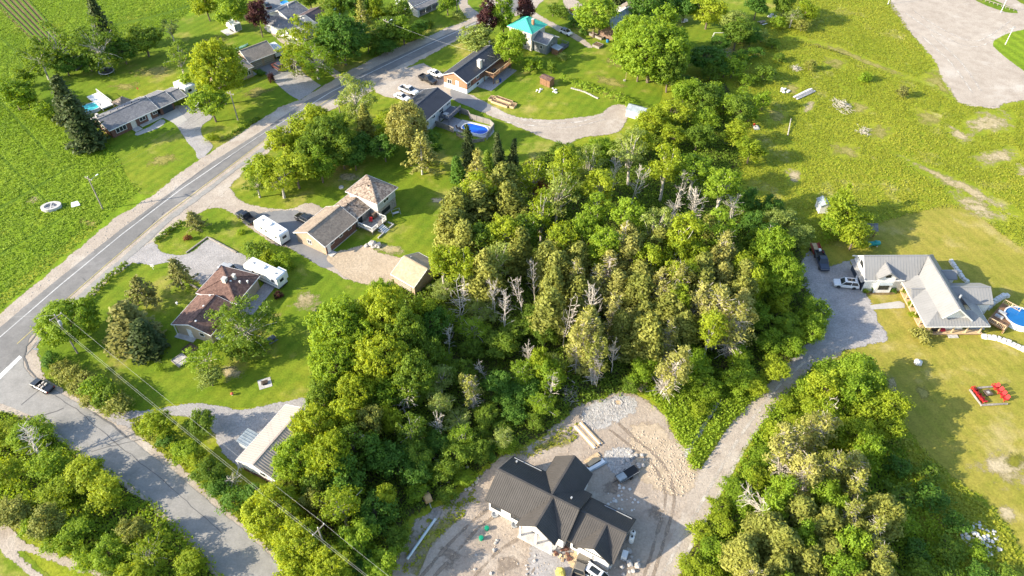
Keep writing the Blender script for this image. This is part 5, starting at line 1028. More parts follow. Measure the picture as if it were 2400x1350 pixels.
def make_spruce(seed, r, h, open_=0.0, z0=.06):
    rng = np.random.default_rng(seed); m = MB(); C=[]; Nn=[]; Tt=[]; m.tube((0,0,-.1),(0,0,h*.97),.024*h**.9+.04,.02,6); z = h*z0
    while z < h*.97:
        t = z/h; rr = r*(1-t)**.82*rng.uniform(.86,1.08) + .12; nb = max(5, int((9+4*rng.random())*(1-open_*.45)*(1-.45*t)))
        for b in range(nb):
            a = 2*math.pi*(b+rng.random()*.8)/nb; L = rr*rng.uniform(.75,1.08); s = np.linspace(.12 if not open_ else .4,1,max(3,int(L/.28)))
            dr = -.22*L*s**1.5 + .10*L*s**4*2 if not open_ else .18*L*s; px = np.stack([L*s*np.cos(a), L*s*np.sin(a), z+dr],1); w = .26+.12*(1-s) if not open_ else .3+0*s
            for q in range(4):
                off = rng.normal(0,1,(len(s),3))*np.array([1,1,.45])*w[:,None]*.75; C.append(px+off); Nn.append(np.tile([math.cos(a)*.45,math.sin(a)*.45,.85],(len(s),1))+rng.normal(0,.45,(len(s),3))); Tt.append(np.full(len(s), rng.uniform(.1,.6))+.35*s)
            if open_ or b % 2 == 0: m.tube((0,0,z),tuple(px[-1]*np.array([.9,.9,1])),.035,.012,3,False)
        z += (.42+.16*rng.random())*(1+open_*.9)*max(.55,(1-t*.5))
    return quads('crown', np.concatenate(C), np.concatenate(Nn), rng, .19, LEAF['spruce'], 1.5, tint=np.concatenate(Tt)), m.mesh('trunk', M['bark_pale' if open_ > .5 else 'bark'])
def make_dead(seed, r, h, lean=0.0):
    """bleached snag: a leader, long rising limbs and many fine twigs"""
    rng = np.random.default_rng(seed); m = MB(); ax = unit(np.array([lean+rng.normal()*.03, rng.normal()*.03, 1.0]))
    nf = int(rng.integers(1,4)); leaders = [(np.zeros(3), ax*h*.95, .13)]
    for k in range(nf):
        a = rng.uniform(0,6.28); b = ax*h*rng.uniform(.18,.38); leaders.append((b, ax*h*rng.uniform(.75,.95)+np.array([math.cos(a),math.sin(a),0])*r*rng.uniform(.3,.6), .085))
    for b, t, rad in leaders:
        limb(m, b, t, rad, .025, .03, rng, 6, 5); L = np.linalg.norm(t-b)
        for _ in range(int(L*2.6)):
            f = rng.uniform(.22,.97); p = b+(t-b)*f; a = rng.uniform(0,6.28); l = r*rng.uniform(.35,.95)*(1.15-f*.75); e = p+np.array([math.cos(a)*l, math.sin(a)*l, l*rng.uniform(.25,1.1)]); limb(m, p, e, .045, .02, .06, rng, 3, 2)
            for _ in range(int(rng.integers(2,5))):
                g = rng.uniform(.35,1); q = p+(e-p)*g; m.tube(q, q+(unit(e-p)+rng.normal(0,.55,3)+np.array([0,0,.3]))*l*rng.uniform(.2,.42), .026, .014, 3, False)
    return None, m.mesh('trunk', M['bark_dead'])
PROTO = {}
def reg(key, r, h, pair): PROTO.setdefault(key, []).append((r, h, pair[0], pair[1]))
for s in range(4): reg('decS', 1.9, 5.0, make_dec(10+s, 1.9, 5.0, .5, 15, .15))
for s in range(6): reg('decM', 3.2, 9.0, make_dec(20+s, 3.2, 9.0, 1.4, 26, .165, .95))
for s in range(3): reg('decL', 5.6, 13.0, make_dec(30+s, 5.6, 13.0, 2.0, 64, .18, .72, lr=(.18,.28), spread=.84, wild=.35))
for s in range(4): reg('slim', 2.6, 14.0, make_dec(40+s, 2.6, 14.0, 5.0, 24, .165, .85, 'bark_pale', .8))
for s in range(4): reg('airy', 3.0, 13.0, make_dec(50+s, 3.0, 13.0, 3.4, 26, .15, .42, 'bark_dead', 1.0, (.2,.36), .85))
for s in range(3): reg('birch', 4.4, 12.0, make_dec(60+s, 4.4, 12.0, 1.5, 34, .165, .5, 'bark_pale', 1.0, (.18,.30), .9))
for s in range(6): reg('cedar', 2.1, 12.0, make_cedar(70+s, 2.1, 12.0, .2, 1.15))
for s in range(3): reg('cedarB', 2.2, 13.0, make_cedar(80+s, 2.2, 13.0, .3, .75, .82))
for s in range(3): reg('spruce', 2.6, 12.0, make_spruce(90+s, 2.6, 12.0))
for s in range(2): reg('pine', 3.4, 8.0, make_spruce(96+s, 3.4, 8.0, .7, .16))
for s in range(5): reg('dead', 2.4, 10.0, make_dead(100+s, 2.4, 10.0, lean=.05*s))
for s in range(4): reg('shrub', 1.25, 1.7, make_dec(110+s, 1.25, 1.7, .0, 10, .12, 1.1, limbs=.4, lr=(.30,.5)))
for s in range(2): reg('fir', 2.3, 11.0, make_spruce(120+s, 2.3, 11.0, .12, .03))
ADJ = dict(mid='green', bright='yellow-green', lush='fresh green', dark='dark green', olive='olive', gold='golden', spruce='dark', pine='grey-green', purple='purple-leaved', silver='grey-green', rust='rusty brown')
NOUN = dict(decS='small tree', decM='leafy tree', decL='big spreading tree', slim='slim tall tree', airy='thin-crowned tree', birch='white-limbed tree', cedar='cedar', cedarB='half-bare cedar', spruce='spruce', pine='open pine', dead='bare dead tree', shrub='shrub', fir='pointed fir')
NAME = dict(decS='small_tree', decM='leafy_tree', decL='spreading_tree', slim='slim_tree', airy='slim_tree', birch='birch_tree', cedar='cedar_tree', cedarB='cedar_tree', spruce='spruce_tree', pine='pine_tree', dead='dead_tree', shrub='shrub', fir='fir_tree')
CF = dict(decS=.55, decM=.58, decL=.58, slim=.70, airy=.64, birch=.56, cedar=.56, cedarB=.58, spruce=.42, pine=.5, dead=.62, shrub=.45, fir=.42)
PLANTS = []; prng = random.Random(77)
def plant(kind, leaf, cx, cy, rpx, h, where, lean=None):
    pr = prng.choice(PROTO[kind]); zc = CF[kind]*h; p = W(cx, cy, zc); r = rpx*depth_of(cx, cy, zc)/FPX
    o = empty(NAME[kind], (p.x, p.y, 0.03), prng.uniform(0, 6.28)); o.scale = (r/pr[0]*prng.uniform(.94,1.06), r/pr[0]*prng.uniform(.94,1.06), h/pr[1])
    o.rotation_euler = (lean[0], lean[1], prng.uniform(0,6.28)) if lean else (prng.uniform(-.07,.07), prng.uniform(-.07,.07), prng.uniform(0,6.28))
    if pr[3]: child('trunk', pr[3], o)
    if pr[2]:
        c = child('foliage' if kind == 'shrub' else 'crown', pr[2], o); c.material_slots[0].link = 'OBJECT'; c.material_slots[0].material = LEAF[leaf]
    PLANTS.append((o, ('' if kind == 'dead' else ADJ[leaf]+' ')+NOUN[kind], where, cx, cy, kind)); return o
def inpoly(x, y, poly):
    c = False; n = len(poly)
    for i in range(n):
        (x0,y0),(x1,y1) = poly[i-1], poly[i]
        if (y0 > y) != (y1 > y) and x < (x1-x0)*(y-y0)/(y1-y0)+x0: c = not c
    return c
def zone(poly, gap, mix, hr, rr, where, avoid=(), n=4000, seed=1):
    rg = random.Random(seed); pts = list(avoid); xs = [p[0] for p in poly]; ys = [p[1] for p in poly]; got = []
    for _ in range(n):
        x, y = rg.uniform(min(xs),max(xs)), rg.uniform(min(ys),max(ys))
        if not inpoly(x,y,poly) or any((x-a)**2+((y-b)*1.25)**2 < gap*gap for a,b in pts): continue
        pts.append((x,y)); got.append((x,y))
    for x, y in got:
        k = rg.random(); acc = 0
        for kind, leaf, w in mix:
            acc += w
            if k <= acc: break
        plant(kind, leaf, x, y, rg.uniform(*rr)*(1.2 if kind == 'cedar' else .85 if kind == 'cedarB' else 1), rg.uniform(*hr)*(0.93 if kind == 'cedar' else 1), where)
# ------------------------------------------------------------------ trees standing apart (crown middle in the photo, radius, height)
Wd = 'in the back yards beyond the highway'
for a in (('spruce','spruce',238,62,34,16),('birch','mid',222,108,52,13),('birch','mid',128,112,48,12),('birch','mid',92,138,40,11),('decM','mid',335,92,42,9),('airy','silver',398,66,22,7),('decS','mid',60,230,22,5),
    ('spruce','spruce',152,240,38,13),('spruce','spruce',192,292,50,14),('decM','lush',26,215,45,9),('decS','lush',105,258,26,5),('decS','mid',48,180,24,6),('decM','dark',150,150,28,6),('decM','dark',205,140,26,6),('decM','dark',285,118,30,7)): plant(*a, Wd)
Wd = 'around the tan house and its lawn'
for a in (('airy','mid',418,132,30,10),('decL','bright',505,163,58,17),('decM','lush',492,238,40,10),('decM','bright',480,6,30,10),('decM','lush',546,22,40,11),('decM','purple',603,34,25,12),('decS','lush',437,190,16,6)): plant(*a, Wd)
plant('shrub','purple',635,183,7,2.4,Wd); plant('shrub','dark',612,170,10,1.2,Wd); plant('shrub','bright',577,172,10,1.6,Wd); plant('shrub','bright',497,322,13,1.7,Wd)
Wd = 'near the white house at the top'
for a in (('birch','bright',706,96,44,13),('birch','lush',738,140,52,10),('birch','bright',690,140,36,8),('decL','dark',800,88,60,14),('decM','mid',772,60,34,11),('pine','olive',848,40,30,11),('decM','mid',912,72,38,9),('decM','lush',944,70,32,8),('decM','mid',934,26,30,9),('decM','dark',985,62,20,5),('decM','mid',790,6,32,11),
    ('decM','dark',832,6,30,12),('decM','bright',884,18,30,9),('decM','dark',905,105,26,5),('decM','mid',860,95,28,7),('decS','lush',972,78,20,4),('decM','lush',1048,6,26,7),('decM','mid',722,-14,30,10)): plant(*a, Wd)
plant('shrub','silver',1074,34,13,1.8,Wd); plant('shrub','dark',880,118,14,2,Wd); plant('shrub','mid',1003,58,14,2,Wd)
Wd = 'near the turquoise-roofed farmhouse'
for a in (('decM','purple',1140,40,26,12),('decM','lush',1180,28,28,13),('decM','purple',1231,22,21,12),('decM','silver',1120,92,43,8),('decM','lush',1195,108,30,11),('decM','lush',1212,92,22,9),('decM','lush',1395,34,50,12),('decS','mid',1296,22,20,4),('decS','mid',1318,26,16,4),('decS','dark',1345,50,18,3),('decM','dark',1508,14,34,11),('decM','dark',1560,4,30,11),('decM','dark',1606,14,34,9),('spruce','spruce',1450,-20,24,12)): plant(*a, Wd)
plant('decS','lush',1246,146,24,4.5,Wd); plant('decS','mid',1292,156,12,4,Wd); plant('shrub','silver',1318,132,11,1.5,Wd); plant('shrub','dark',1370,75,9,1.5,Wd)
Wd = 'on the lawn beside the weathered barn'
for a in (('decL','lush',1528,118,74,16),('decL','lush',1492,92,50,14),('decM','lush',1546,62,44,14),('decL','lush',1576,118,46,15),('decM','lush',1500,140,38,11),('decL','mid',1570,160,40,12),('decM','dark',1655,132,40,8),('decM','bright',1662,20,36,11)): plant(*a, Wd)
Wd = 'at the meadow edge near the top'
for a in (('decM','mid',1728,78,36,9),('decM','silver',1718,48,26,9),('decM','dark',1760,86,24,6),('decS','silver',1786,82,16,4),('decS','olive',1745,98,14,3.5),('decM','dark',1776,8,28,9),('decM','bright',1890,26,28,7),('airy','silver',1858,36,20,6),('decS','olive',1880,58,17,3.5),('decS','lush',1826,50,18,3.5),('decS','dark',1738,130,24,3.5),('decS','mid',1812,100,16,3),('decS','dark',1770,120,20,3),('decM','dark',1700,158,26,5),('decS','lush',1742,136,14,4),('decM','mid',1840,8,26,8),('decM','dark',1690,100,22,6)): plant(*a, Wd)
Wd = 'standing alone in the meadow'
plant('decS','mid',1828,134,14,2.5,Wd); plant('decS','olive',1898,150,13,3.4,Wd); plant('decS','pine',2118,213,13,3.4,Wd); plant('shrub','lush',2030,182,12,2.2,Wd)
Wd = 'beside the white storage shed'
plant('decM','bright',1985,500,52,9,Wd); plant('decM','bright',2005,550,42,7,Wd); plant('decM','lush',1952,528,30,6,Wd); plant('decS','bright',1975,468,22,9,Wd)
Wd = 'along the highway'
for a in (('birch','silver',832,232,42,13),('fir','olive',856,290,24,9),('decM','bright',664,338,36,9),('decM','bright',712,312,44,10),('decL','mid',772,322,50,11),('decM','bright',630,394,40,9),('decM','bright',690,392,46,10),('decM','lush',748,384,36,9),('decM','mid',800,352,36,9),('decS','lush',590,398,22,5),('decM','bright',738,276,34,9),('decM','mid',724,352,36,10),('airy','bright',655,420,40,8),('decM','mid',790,300,30,9),('decM','dark',845,340,34,7),('decM','dark',830,370,28,6),('airy','mid',600,430,30,6)): plant(*a, Wd)
Wd = 'south of the oval pool'
for a in (('decL','gold',955,300,46,13),('pine','gold',985,362,52,11),('decM','bright',915,290,30,9),('fir','spruce',1100,350,20,11),('fir','spruce',1172,366,20,11),('fir','spruce',1200,372,16,9),('pine','gold',1114,404,36,13),('fir','mid',1142,396,22,8),('decM','dark',900,345,30,7),('decM','dark',1010,330,26,7),('fir','dark',1075,400,22,7)): plant(*a, Wd)
Wd = 'on the corner lot lawn'
for a in (('pine','pine',416,642,40,7),('pine','pine',328,682,44,7),('pine','pine',455,518,32,5),('spruce','pine',302,770,66,10),('fir','spruce',335,795,46,8),('decL','lush',165,752,64,8),('birch','mid',566,765,70,9),('airy','lush',478,838,40,6),('decM','silver',490,884,33,4),('decS','lush',372,860,9,2),('decM','mid',575,810,44,4)): plant(*a, Wd)
plant('shrub','purple',653,692,8,1.2,Wd); plant('shrub','rust',440,557,7,1.2,Wd); plant('shrub','lush',565,543,7,1,Wd)
Wd = 'in the hedgerow at the junction'
for a in ((118,842,20,2.5,'dark'),(140,862,24,2.5,'olive'),(165,878,26,2.8,'olive'),(195,890,28,3,'olive'),(222,908,34,4,'lush'),(250,930,32,3.5,'mid'),(276,946,30,3,'olive'),(205,935,20,2,'olive'),(180,905,20,2,'olive')): plant('decS', a[4], a[0], a[1], a[2], a[3], Wd)
Wd = 'along the side road'
for a in (('decM','bright',366,992,38,6),('decM','mid',470,994,33,5),('decM','lush',436,1056,36,4.5),('decM','bright',462,1080,30,4),('decM','mid',486,1108,36,4.5),('decM','dark',515,1135,30,3.5),('decS','dark',390,1030,22,2.5),('decS','dark',545,1165,30,3),('dead','mid',548,1120,24,4)): plant(*a, Wd)
Wd = 'on the strip between the two trailers'
for a in ((602,586,24,2.6,'mid'),(628,602,16,1.8,'bright'),(656,612,18,2,'lush'),(676,622,14,1.6,'lush'),(640,640,12,1.2,'mid')): plant('shrub', a[4], a[0], a[1], a[2], a[3], Wd)
# ------------------------------------------------------------------ big cluster at the west end of the woodlot
Wd = 'at the woodlot\'s western end'
for a in (('decL','lush',800,772,72,13),('decL','lush',785,860,58,12),('decL','bright',905,745,58,14),('decL','bright',900,845,64,13),('decL','mid',962,790,46,12),('decL','bright',835,930,48,10),('decL','mid',965,882,50,11),('decL','lush',892,708,40,11),('decM','bright',1005,735,34,10),('decL','lush',850,800,50,12),('decL','mid',760,930,40,9),('decM','mid',1000,830,36,9),('decM','dark',1010,760,36,10),('decM','lush',900,930,36,8),('decM','mid',870,960,34,7)): plant(*a, Wd)
Wd = 'around the beige metal shed'
for a in (('decL','bright',735,1010,52,11),('decL','lush',690,1080,54,10),('decL','bright',762,1075,58,12),('decM','bright',800,990,44,11),('decM','mid',832,1050,42,10),('decM','olive',860,990,36,9),('decM','dark',810,1120,44,9),('decM','mid',740,1140,42,8),('decM','dark',880,1060,40,8),('decM','bright',920,985,26,8),('airy','mid',960,1010,34,8),('decM','dark',930,1080,40,7),('decM','olive',670,1150,30,6)): plant(*a, Wd)
Wd = 'under the power line at the bottom'
for a in (('decL','bright',640,1205,62,9),('decL','bright',700,1275,58,9),('airy','bright',800,1185,52,10),('decM','olive',745,1170,40,8),('decM','lush',840,1255,44,8),('decL','bright',775,1330,58,8),('decM','lush',895,1320,44,6),('decM','bright',690,1345,44,7),('decM','dark',880,1200,44,6),('decM','bright',905,1170,28,6),('decM','dark',850,1330,40,5),('decM','dark',600,1160,30,4),('decM','mid',930,1260,34,4)): plant(*a, Wd)
zone([(-20,1000),(60,1005),(175,1095),(275,1165),(395,1277),(480,1355),(500,1400),(300,1400),(180,1300),(-20,1190)], 74, [('decM','bright',.40),('decM','lush',.35),('decM','olive',.15),('airy','bright',.10)], (3,5.2), (32,48), 'in the thicket across the side road', seed=3)
zone([(60,1230),(200,1290),(330,1350),(200,1330)], 30, [('decS','lush',.6),('decS','mid',.4)], (2,3), (18,26), 'along the farm track', seed=4)
plant('dead','mid',72,1050,44,7,'in the thicket across the side road')
# ------------------------------------------------------------------ the woodlot
hand = [('dead','mid',1160,690,26,11),('dead','mid',1255,655,26,12),('dead','mid',1290,900,26,8),('dead','mid',1440,400,24,12),('dead','mid',1490,425,24,13),('dead','mid',1600,430,22,11),('dead','mid',1050,790,22,8),('dead','mid',1020,1000,24,7),('dead','mid',1140,860,20,7),('dead','mid',850,1040,26,9),('dead','mid',1440,820,24,10),('dead','mid',1080,700,34,12),('dead','mid',1180,735,32,11),('dead','mid',1226,695,28,11),('dead','mid',1240,818,24,8),('dead','mid',945,930,48,8),('cedarB','olive',1108,912,26,9),('dead','mid',1325,745,26,13),('dead','mid',1392,735,32,14),('dead','mid',1722,480,36,9),('dead','mid',1800,545,26,6)]
for a in hand: plant(*a, 'in the woodlot')
for a in (('cedarB','gold',1362,800,36,14),('cedarB','gold',1390,785,34,13),('cedarB','gold',1690,745,42,14),('cedarB','gold',1722,770,40,13),('cedarB','gold',1645,720,34,13),('cedarB','olive',1400,840,28,12)): plant(*a, 'in the front row of the woodlot')
plant('cedarB','gold',1560,862,40,12,'leaning out of the front of the woodlot', lean=(.12,.16)); plant('cedarB','olive',1600,740,40,12,'leaning out of the front of the woodlot', lean=(.1,.3))
av = [(a[2],a[3]) for a in hand]
zone([(1015,575),(1065,505),(1120,440),(1200,425),(1250,480),(1240,600),(1150,650),(1050,640),(1015,610)], 52, [('cedar','olive',.45),('slim','bright',.25),('airy','silver',.15),('slim','mid',.15)], (12,15), (30,40), 'at the woodlot\'s north-west corner', av, seed=11)
zone([(1235,405),(1330,372),(1450,355),(1560,350),(1660,390),(1725,450),(1700,540),(1580,560),(1450,570),(1330,570),(1260,530)], 60, [('slim','bright',.28),('slim','lush',.22),('airy','silver',.22),('slim','mid',.13),('airy','bright',.10),('dead','mid',.05)], (13,16), (32,42), 'in the northern half of the woodlot', av, seed=12)
zone([(1250,600),(1420,572),(1560,562),(1700,560),(1765,620),(1755,715),(1650,790),(1500,805),(1370,815),(1290,750)], 43, [('cedar','olive',.60),('cedar','gold',.12),('slim','bright',.10),('cedarB','gold',.18)], (10.5,13.5), (28,36), 'in the cedar stand of the woodlot', av, seed=13)
zone([(1030,660),(1230,660),(1300,820),(1270,950),(1150,1050),(1010,1130),(940,1100),(1010,930)], 50, [('decM','dark',.25),('decM','mid',.35),('airy','lush',.20),('airy','silver',.20)], (3,6.5), (26,38), 'in the shaded south of the woodlot', av, seed=14)
zone([(1315,362),(1400,338),(1500,305),(1550,258),(1605,205),(1700,205),(1745,270),(1780,310),(1760,350),(1650,335),(1540,335),(1400,352)], 56, [('decM','lush',.35),('decM','bright',.35),('decM','mid',.30)], (6,9), (28,38), 'on the lane side of the woodlot', seed=15)
zone([(1600,195),(1700,150),(1790,160),(1800,260),(1740,270),(1660,230)], 46, [('decS','mid',.4),('decS','lush',.3),('decM','dark',.3)], (3,6), (20,28), 'in the scrub along the meadow', seed=16)
zone([(1735,440),(1800,470),(1870,505),(1872,560),(1800,575),(1750,530)], 46, [('decM','dark',.7),('decM','silver',.3)], (5,7), (26,34), 'at the woodlot\'s eastern corner', seed=17)
for a in (('decL','lush',1812,600,50,13),('decL','lush',1835,655,48,11),('decM','bright',1775,660,34,12),('decM','mid',1780,570,30,11)): plant(*a, 'beside the grey gravel')
zone([(1770,720),(1850,700),(1925,715),(1925,755),(1850,845),(1770,900),(1690,860),(1760,790)], 54, [('decM','lush',.5),('decM','bright',.35),('decM','mid',.15)], (4,6.5), (28,38), 'where the lane meets the woodlot', seed=18)
for a in (('decM','lush',1630,850,44,6),('decM','lush',1510,870,36,5),('decM','lush',1660,905,30,4),('decM','bright',1765,900,32,4),('decM','lush',1290,880,34,8),('decM','bright',1270,850,26,9),('decS','lush',1600,800,26,5),('decS','bright',1640,960,22,2.5),('decS','mid',1480,900,20,2.5)): plant(*a, 'on the woodlot\'s southern edge')
zone([(1290,960),(1190,1040),(1090,1130),(1000,1190),(960,1150),(1080,1050),(1200,960),(1280,920)], 52, [('decS','lush',.4),('decS','mid',.4),('decS','dark',.2)], (1.6,3), (20,30), 'along the edge of the dirt yard', seed=19)
plant('decM','rust',1270,455,26,8,'in the woodlot'); plant('decS','rust',1400,570,22,6,'in the woodlot')
# ------------------------------------------------------------------ thicket beyond the gravel lane
zone([(1950,880),(2040,870),(2090,930),(2095,1020),(2030,1075),(1960,1030),(1900,960)], 58, [('decM','bright',.6),('decM','lush',.4)], (6,9), (36,48), 'in the lawn-side thicket', seed=21)
zone([(1880,880),(1960,850),(1930,930),(1820,1040),(1760,1120),(1790,1020)], 46, [('decS','bright',.6),('decS','lush',.4)], (1.5,3), (24,32), 'in the lane-side brush', seed=22)
for a in (('cedarB','gold',1895,1000,42,12),('cedarB','gold',1860,1060,40,12),('cedarB','olive',1930,1085,36,11),('cedarB','gold',1880,1130,40,10),('cedarB','gold',2010,1090,40,9)): plant(*a, 'in the lane thicket', lean=(.05,-.18))
plant('dead','mid',1815,1150,40,9,'in the lane thicket', lean=(0,-.5)); plant('dead','mid',1850,1190,44,10,'in the lane thicket', lean=(.2,-.9)); plant('dead','mid',1925,960,30,8,'in the lane thicket')
zone([(1830,1160),(1960,1090),(2050,1130),(2080,1230),(2060,1360),(1960,1420),(1700,1420),(1740,1300)], 56, [('cedar','olive',.45),('cedarB','olive',.25),('decM','lush',.15),('cedarB','gold',.15)], (7,10), (34,44), 'in the bottom-right cedar clump', seed=23)
zone([(2090,1060),(2160,1080),(2220,1180),(2300,1290),(2380,1360),(2200,1400),(2110,1330),(2090,1200)], 62, [('decS','dark',.4),('decS','mid',.4),('decS','lush',.2)], (2,3.5), (26,38), 'in the rough by the rock pile', seed=24)
zone([(1640,1240),(1720,1130),(1770,1110),(1740,1220),(1640,1400),(1590,1400)], 50, [('decS','bright',.6),('decS','lush',.4)], (1.5,2.5), (26,34), 'on the bank below the gravel lane', seed=25)
# ------------------------------------------------------------------ grass, crop and undergrowth
def scatter_pts(polys, dens, seed, avoid=()):
    rng = np.random.default_rng(seed); out = []
    for poly in polys:
        P = np.array([[W(*p).x, W(*p).y] for p in poly]); lo = P.min(0); hi = P.max(0); n = int((hi-lo).prod()*dens)
        pts = rng.uniform(lo, hi, (n,2)); ok = np.zeros(n, bool)
        def inside(PP):
            c = np.zeros(n, bool)
            for i in range(len(PP)):
                a, b = PP[i-1], PP[i]
                with np.errstate(divide='ignore', invalid='ignore'):
                    c ^= ((a[1] > pts[:,1]) != (b[1] > pts[:,1])) & (pts[:,0] < (b[0]-a[0])*(pts[:,1]-a[1])/(b[1]-a[1])+a[0])
            return c
        ok = inside(P)
        for q in avoid: ok &= ~inside(np.array([[W(*p).x, W(*p).y] for p in q]))
        out.append(pts[ok])
    return np.concatenate(out), rng
def blades(name, label, cat, polys, dens, hgt, size, leaf, seed, avoid=(), nq=3, up=2.6, spread=.2):
    p, rng = scatter_pts(polys, dens, seed, avoid); n = len(p); big = np.array([noise.noise(Vector((x*.06,y*.06,seed))) for x,y in p]); f = .75+.7*np.clip(big,-.6,.8)
    C = np.repeat(np.concatenate([p, np.zeros((n,1))],1), nq, 0); hh = np.repeat(hgt*f*rng.uniform(.4,1.25,n), nq); C[:,:2] += rng.normal(0,spread,(n*nq,2)); C[:,2] = hh*rng.uniform(.3,1.0,n*nq)+.05
    Nn = rng.normal(size=(n*nq,3)); Nn[:,2] = np.abs(Nn[:,2])*up+up*.5
    me = quads(name, C, Nn, rng, size, LEAF[leaf], 1.3, tint=np.clip(.5+np.repeat(big,nq)*.8,0,1)); o = bpy.data.objects.new(name, me); COL.objects.link(o); tag(o, label, cat, kind='stuff'); return o
lot = [(2075,-90),(2086,0),(2140,85),(2200,170),(2246,242),(2340,258),(2400,240),(2900,190),(3000,-150)]
farm_lawn = [(1900,600),(2040,530),(2190,488),(2265,488),(2400,585),(2700,760),(2900,1500),(2480,1420),(2400,1290),(2330,1190),(2210,1100),(2120,1000),(2080,930),(2070,880),(2010,830),(1930,850),(1890,700)]
blades('meadow_grass', 'tall yellow-green meadow grass right of the woodlot', 'grass', [[(1760,90),(1900,-40),(2080,-40),(2480,230),(2480,640),(2300,520),(2190,490),(1900,610),(1740,430),(1700,250)]], 5.5, .22, .13, 'grass', 31, [lot, farm_lawn]+[q[1] for q in PATCHES])
blades('rough_grass', 'rough green grass around the farmhouse lawn', 'grass', [[(2070,920),(2130,1020),(2230,1120),(2330,1200),(2400,1300),(2430,1400),(2150,1400),(2080,1100)]], 7, .4, .18, 'grass', 32)
blades('crop_plants', 'knee-high green crop left of the highway', 'crop', [[(-120,760),(0,725),(160,590),(260,500),(330,445),(300,420),(262,345),(150,300),(105,262),(76,217),(88,165),(250,118),(418,48),(530,-40),(-120,-60)]], 6.0, .26, .14, 'crop', 33, CROP_LINES+[[(-60,-40),(38,-40),(62,0),(150,92),(92,107),(0,14)]])
blades('undergrowth', 'low dark undergrowth covering the woodlot floor', 'undergrowth', [[(1010,600),(1100,470),(1280,360),(1450,330),(1540,250),(1690,190),(1730,330),(1740,480),(1860,560),(1900,700),(1880,800),(1760,930),(1500,915),(1350,950),(1290,1010),(1180,1060),(1060,1150),(960,1210),(900,1300),(850,1420),(700,1420),(600,1200),(720,960),(760,760),(900,670)]], 3.2, .9, .16, 'mid', 34, nq=8, up=.9, spread=.4)
blades('undergrowth', 'bright weeds on the open bank beside the gravel lane', 'undergrowth', [[(1500,912),(1640,850),(1770,900),(1800,900),(1690,1010),(1625,1110),(1590,1030),(1560,975)]], 9, .8, .15, 'lush', 35, [[(1600,1068),(1688,930),(1700,938),(1645,1022),(1614,1074)]], nq=8, up=.9, spread=.35)
blades('undergrowth', 'dense weeds below the lane thicket', 'undergrowth', [[(1800,960),(1920,850),(2000,835),(2070,890),(2100,1000),(2140,1120),(2260,1350),(2260,1430),(1580,1430),(1700,1160)]], 4.5, .9, .16, 'lush', 36, nq=8, up=.9, spread=.4)
blades('undergrowth', 'weeds in the thicket across the side road', 'undergrowth', [[(-60,965),(50,980),(96,990),(196,1070),(297,1136),(428,1247),(540,1370),(350,1400),(240,1340),(60,1240),(-60,1190)]], 4.5, .8, .16, 'lush', 37, nq=8, up=.9, spread=.4)
blades('verge_weeds', 'weeds along the right verge of the side road', 'weeds', [[(300,985),(330,978),(420,1065),(560,1165),(640,1260),(720,1370),(690,1345),(575,1232),(420,1098),(320,1015)]], 6, .45, .17, 'grass', 38)
def hedge(name, label, path, w, hgt, leaf, seed, cat='hedge'):
    rng = np.random.default_rng(seed); C=[]; Nn=[]; Tt=[]; P = [np.array(W(*p))[:2] for p in path]
    for a, b in zip(P[:-1], P[1:]):
        L = np.linalg.norm(b-a); d = (b-a)/L; nrm = np.array([-d[1], d[0]])
        for k in range(int(L*9)):
            s = rng.uniform(0,L); u = rng.uniform(-1,1); f = 1+.25*noise.noise(Vector((a[0]+d[0]*s, a[1]+d[1]*s, seed))*.7); z = hgt*f*math.sqrt(max(.02,1-u*u*.75))*rng.uniform(.55,1.05); c = np.array([*(a+d*s+nrm*u*w/2*f), z]); nq = 7; e = sph(rng,nq)
            C.append(c+e*.26); Nn.append(e*.6+np.array([nrm[0]*u*.8, nrm[1]*u*.8, .6])+rng.normal(0,.3,(nq,3))); Tt.append(np.full(nq, rng.uniform(0,1)))
    me = quads(name, np.concatenate(C), np.concatenate(Nn), rng, .17, LEAF[leaf], tint=np.concatenate(Tt)); o = bpy.data.objects.new(name, me); COL.objects.link(o); return tag(o, label, cat)
hedge('hedge', 'long low hedge between the corner lot and the highway', [(196,716),(230,680),(262,648),(302,622)], 1.3, 1.1, 'mid', 1)
hedge('hedge', 'short dark hedge near the H9 drive'.replace('H9 drive','brick house drive by the highway'), [(364,570),(395,545),(428,522)], 1.2, 1.0, 'mid', 2)
hedge('hedge', 'leafy hedgerow running from the brown shed to the metal shed', [(1315,190),(1360,205),(1410,222),(1455,240),(1482,254)], 2.6, 2.2, 'lush', 3)
hedge('hedge', 'thin hedge strip along the highway before the tan house', [(525,330),(570,300),(610,278)], .9, .7, 'mid', 4)
# name the plants one by one
ORD = ['first','second','third','fourth','fifth','sixth','seventh','eighth','ninth','tenth','eleventh','twelfth','thirteenth','fourteenth','fifteenth','sixteenth','seventeenth','eighteenth','nineteenth','twentieth']
ORD += ['twenty-'+x for x in ORD[:9]] + ['thirtieth'] + ['thirty-'+x for x in ORD[:9]] + ['fortieth'] + ['forty-'+x for x in ORD[:9]]

